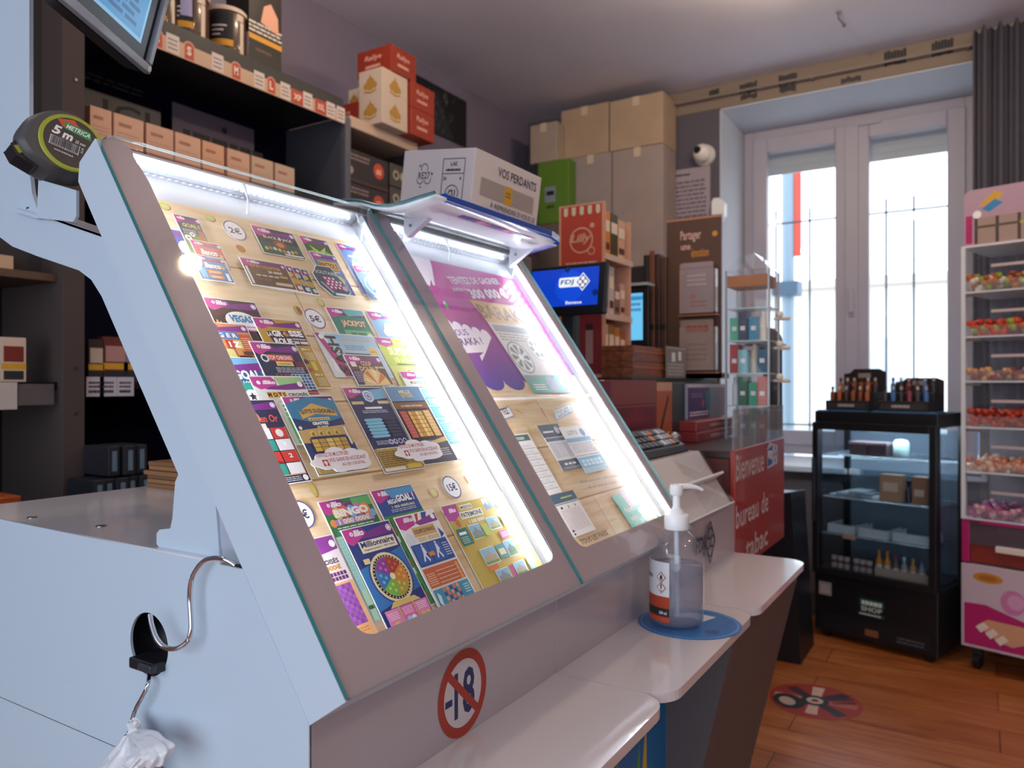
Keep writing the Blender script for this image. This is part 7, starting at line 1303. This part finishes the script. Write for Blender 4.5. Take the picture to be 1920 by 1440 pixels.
for i in range(6):
    z=tops[i]; h=tops[i+1]-z
    bn=MB(CF2); bn.box(.006,CW-.006,z,z+.006,-CD+.006,-.002,mat('#dfe4ea',.25)); bn.box(.016,CW-.006,z+.006,z+.05,-.006,-.003,acm); bn.box(.02,.075,z-.014,z-.004,-.003,.0,mat('#6a5a52',.5)); bno=bn.build('bin_shelf',cs2)
    ln=MB(CF2); ln.box(.10,.24,z+h*.56,z+h*.62,-.05,-.04,mat('#cdb9b4',.4)); ln.tube([(.22,z+h*.52,-.04),(.30,z+h*.66,-.03),(.40,z+h*.64,-.03)],.004,mat('#d9dee4',.2),6); ln.build('scoop',bno)
    q=random.Random(20+i); c_=MB(CF2); top_=.045+.02*(i in (2,4,5)) 
    for k in range(150):
        x=.03+q.random()*(CW-.06); zz=-.02-q.random()*.26; hh5=z+.012+q.random()*top_*(1.0 if i!=3 else .6)
        c_.ball((x,hh5,zz),q.uniform(.012,.019),mat(q.choice(cand[i][1]),.35,coat=.3),6,(1,q.uniform(.6,1),1))
    for k in range(60):
        x=.025+(CW-.05)*k/59; c_.ball((x,z+.014+q.random()*top_*.9,-.018-.01*q.random()),q.uniform(.012,.018),mat(q.choice(cand[i][1]),.35,coat=.3),6)
    c_.build('candy_heap',label=cand[i][0]+' sweets heaped in the '+tn[i]+' bin of the candy stand',cat='candy',kind='stuff')
tp_=MB(CF2); tp_.box(0,CW,tops[-1],tops[-1]+.008,-CD,0,mat('#e2e6ea',.25)); tp_.build('top_board',cs2)
sgz0,sgz1=tops[-1]+.008,cz_(358)
sg=MB(CF2); sg.prism([(x,y,-.03) for x,y in rrect(.005,sgz0,CW-.005,sgz1,(.004,.004,.03,.03))],(0,0,.012),pk3)
sg.lv=-.0178
sg.rect(.012,sgz0+.01,.025,(sgz1-sgz0)*.5,mag); sg.poly([(.06,sgz1-.07),(.12,sgz1-.015),(.15,sgz1-.03),(.12,sgz1-.08)],mat('#d9a63a',.4)); sg.poly([(.07,sgz1-.085),(.12,sgz1-.05),(.15,sgz1-.07),(.10,sgz1-.1)],mat('#2f86c0',.4)); sg.poly([(.25,sgz1-.06),(.30,sgz1-.03),(.34,sgz1-.06),(.29,sgz1-.10)],mat('#8a3a3a',.4))
sg.rect(.045,sgz0+.006,.36,(sgz1-sgz0)*.46,mat('#a98f84',.4)); 
for k in range(5): sg.rect(.045+.078*k,sgz0+.006,.012,(sgz1-sgz0)*.46,mat('#4a3a3a',.4))
sg.rect(.045,sgz0+(sgz1-sgz0)*.30,.36,.010,mat('#5a4a40',.4)); sg.rect(.21,sgz0+(sgz1-sgz0)*.30,.08,.010,mat('#c9b040',.4)); sg.disc(.055,sgz0+(sgz1-sgz0)*.55,.016,W_)
sg.build('header_sign',cs2)
# ---- round floor sticker
fs_=MB(Fr((3.06,.54,.0006),(SS,-CC,0),(CC,SS,0))); rr=.165
fs_.lathe([(rr,0),(rr,.0004)],(0,0,0),mat('#a33226',.4),48,ax=(0,0,1)); fs_.lv=.0006
for k,(c,l) in enumerate((('#3a2a30',.9),('#d9b0a0',.85),('#3a2a30',.85),('#c98a78',.9),('#2e2428',.9),('#d9b0a0',.8),('#3a2a30',.9),('#b85a4a',.9))):
    a=k*PI/4+.3; fs_.poly([(.03*math.cos(a-.6),.03*math.sin(a-.6)),(rr*l*math.cos(a-.16),rr*l*math.sin(a-.16)),(rr*l*math.cos(a+.16),rr*l*math.sin(a+.16)),(.03*math.cos(a+.6),.03*math.sin(a+.6))],mat(c,.45))
fs_.disc(-.10,0,.055,mat('#2a2226',.45),.07); fs_.disc(-.105,0,.028,mat('#c9a898',.45),.04); fs_.disc(0,0,.05,mat('#332a2e',.45),.05); fs_.disc(0,0,.03,mat('#d8b8a8',.45),.03); fs_.disc(0,0,.014,mat('#7a3a34',.45))
fs_.lines(.055,-.045,.09,.10,3,mat('#2a2226',.45),.5,8)
fs_.build('floor_sticker',label='round red and black distance sticker on the wooden floor',cat='sticker')
# ================================================================ LIGHT AND CAMERA
w=bpy.data.worlds.new('daylight'); S.world=w; w.use_nodes=True
n=w.node_tree.nodes; l=w.node_tree.links; bg=n['Background']
tc=n.new('ShaderNodeTexCoord'); sx=n.new('ShaderNodeSeparateXYZ'); l.new(tc.outputs['Generated'],sx.inputs[0])
rp=n.new('ShaderNodeValToRGB'); e=rp.color_ramp.elements; e[0].position=.0; e[0].color=(.62,.68,.80,1); e[1].position=.5; e[1].color=(.78,.87,1.0,1)
mr=n.new('ShaderNodeMapRange'); mr.inputs[1].default_value=-.3; mr.inputs[2].default_value=.8; l.new(sx.outputs['Z'],mr.inputs[0]); l.new(mr.outputs[0],rp.inputs[0])
l.new(rp.outputs[0],bg.inputs[0]); bg.inputs[1].default_value=WORLD_STRENGTH
def arealight(name,loc,rot,sx_,sy_,portal=True,power=0,col=(1,1,1)):
    d=bpy.data.lights.new(name,'AREA'); d.shape='RECTANGLE'; d.size=sx_; d.size_y=sy_; d.energy=power; d.color=col
    o=bpy.data.objects.new(name,d); C.objects.link(o); o.location=loc; o.rotation_euler=rot
    if portal: d.cycles.is_portal=True
    return o
arealight('rear_window_portal',(-2.31,-.15,1.4),(0,-PI/2,0),2.3,4.1)
arealight('front_window_portal',(4.79,.626,1.76),(0,PI/2,0),1.94,1.22)
# ceiling spot bulbs
bulb=emit('#ffcf90',55.0,'#ffffff')
for k,(x,y,p) in enumerate(((1.55,.52,SPOT),(2.80,.62,SPOT),(3.02,.60,SPOT),(.9,-1.2,SPOT*1.4),(2.4,-1.3,SPOT*1.4),(.2,1.75,SPOT*.5),(1.9,1.70,SPOT*.8))):  # spot behind the counter near the entrance is added to brighten the worktop
    t=thing('ceiling_spot',(x,y,CEIL),['warm ceiling spot above the first lit display','warm ceiling spot above the cash counter','warm ceiling spot next to the one above the cash counter','warm ceiling spot over the shop floor near the entrance','warm ceiling spot over the middle of the shop floor','added warm ceiling spot behind the counter near the entrance','warm ceiling spot behind the counter by the shelves'][k],'lamp','ceiling spots')
    MB().lathe([(.045,0),(.045,-.012),(.02,-.02),(.02,-.04),(.04,-.05),(.045,-.10),(.04,-.10)],(x,y,CEIL),mat('#2a2a2e',.4),24,cap=False).build('housing',t)
    MB().ball((x,y,CEIL-.095),.014,bulb,14).build('bulb',t)
    d=bpy.data.lights.new('spot lamp','POINT'); d.energy=p; d.color=(1,.78,.55); d.shadow_soft_size=.03
    o=bpy.data.objects.new('spot_lamp',d); C.objects.link(o); o.location=(x,y,CEIL-.135)
cam=bpy.data.cameras.new('camera'); co=bpy.data.objects.new('camera',cam); C.objects.link(co)
co.location=(0,0,EYE); co.rotation_euler=(PI/2,0,math.atan2(-CC,SS)); co.rotation_euler[2]=-(PI/2-math.atan2(SS,CC))
cam.sensor_width=36; cam.lens=FX/1920*36; cam.clip_start=.02
cam.dof.use_dof=True; cam.dof.focus_distance=.92; cam.dof.aperture_fstop=6.3
S.camera=co
vs_=S.view_settings; vs_.view_transform='Standard'; vs_.look='None'; vs_.gamma=1; vs_.use_curve_mapping=False; vs_.exposure=EXPO
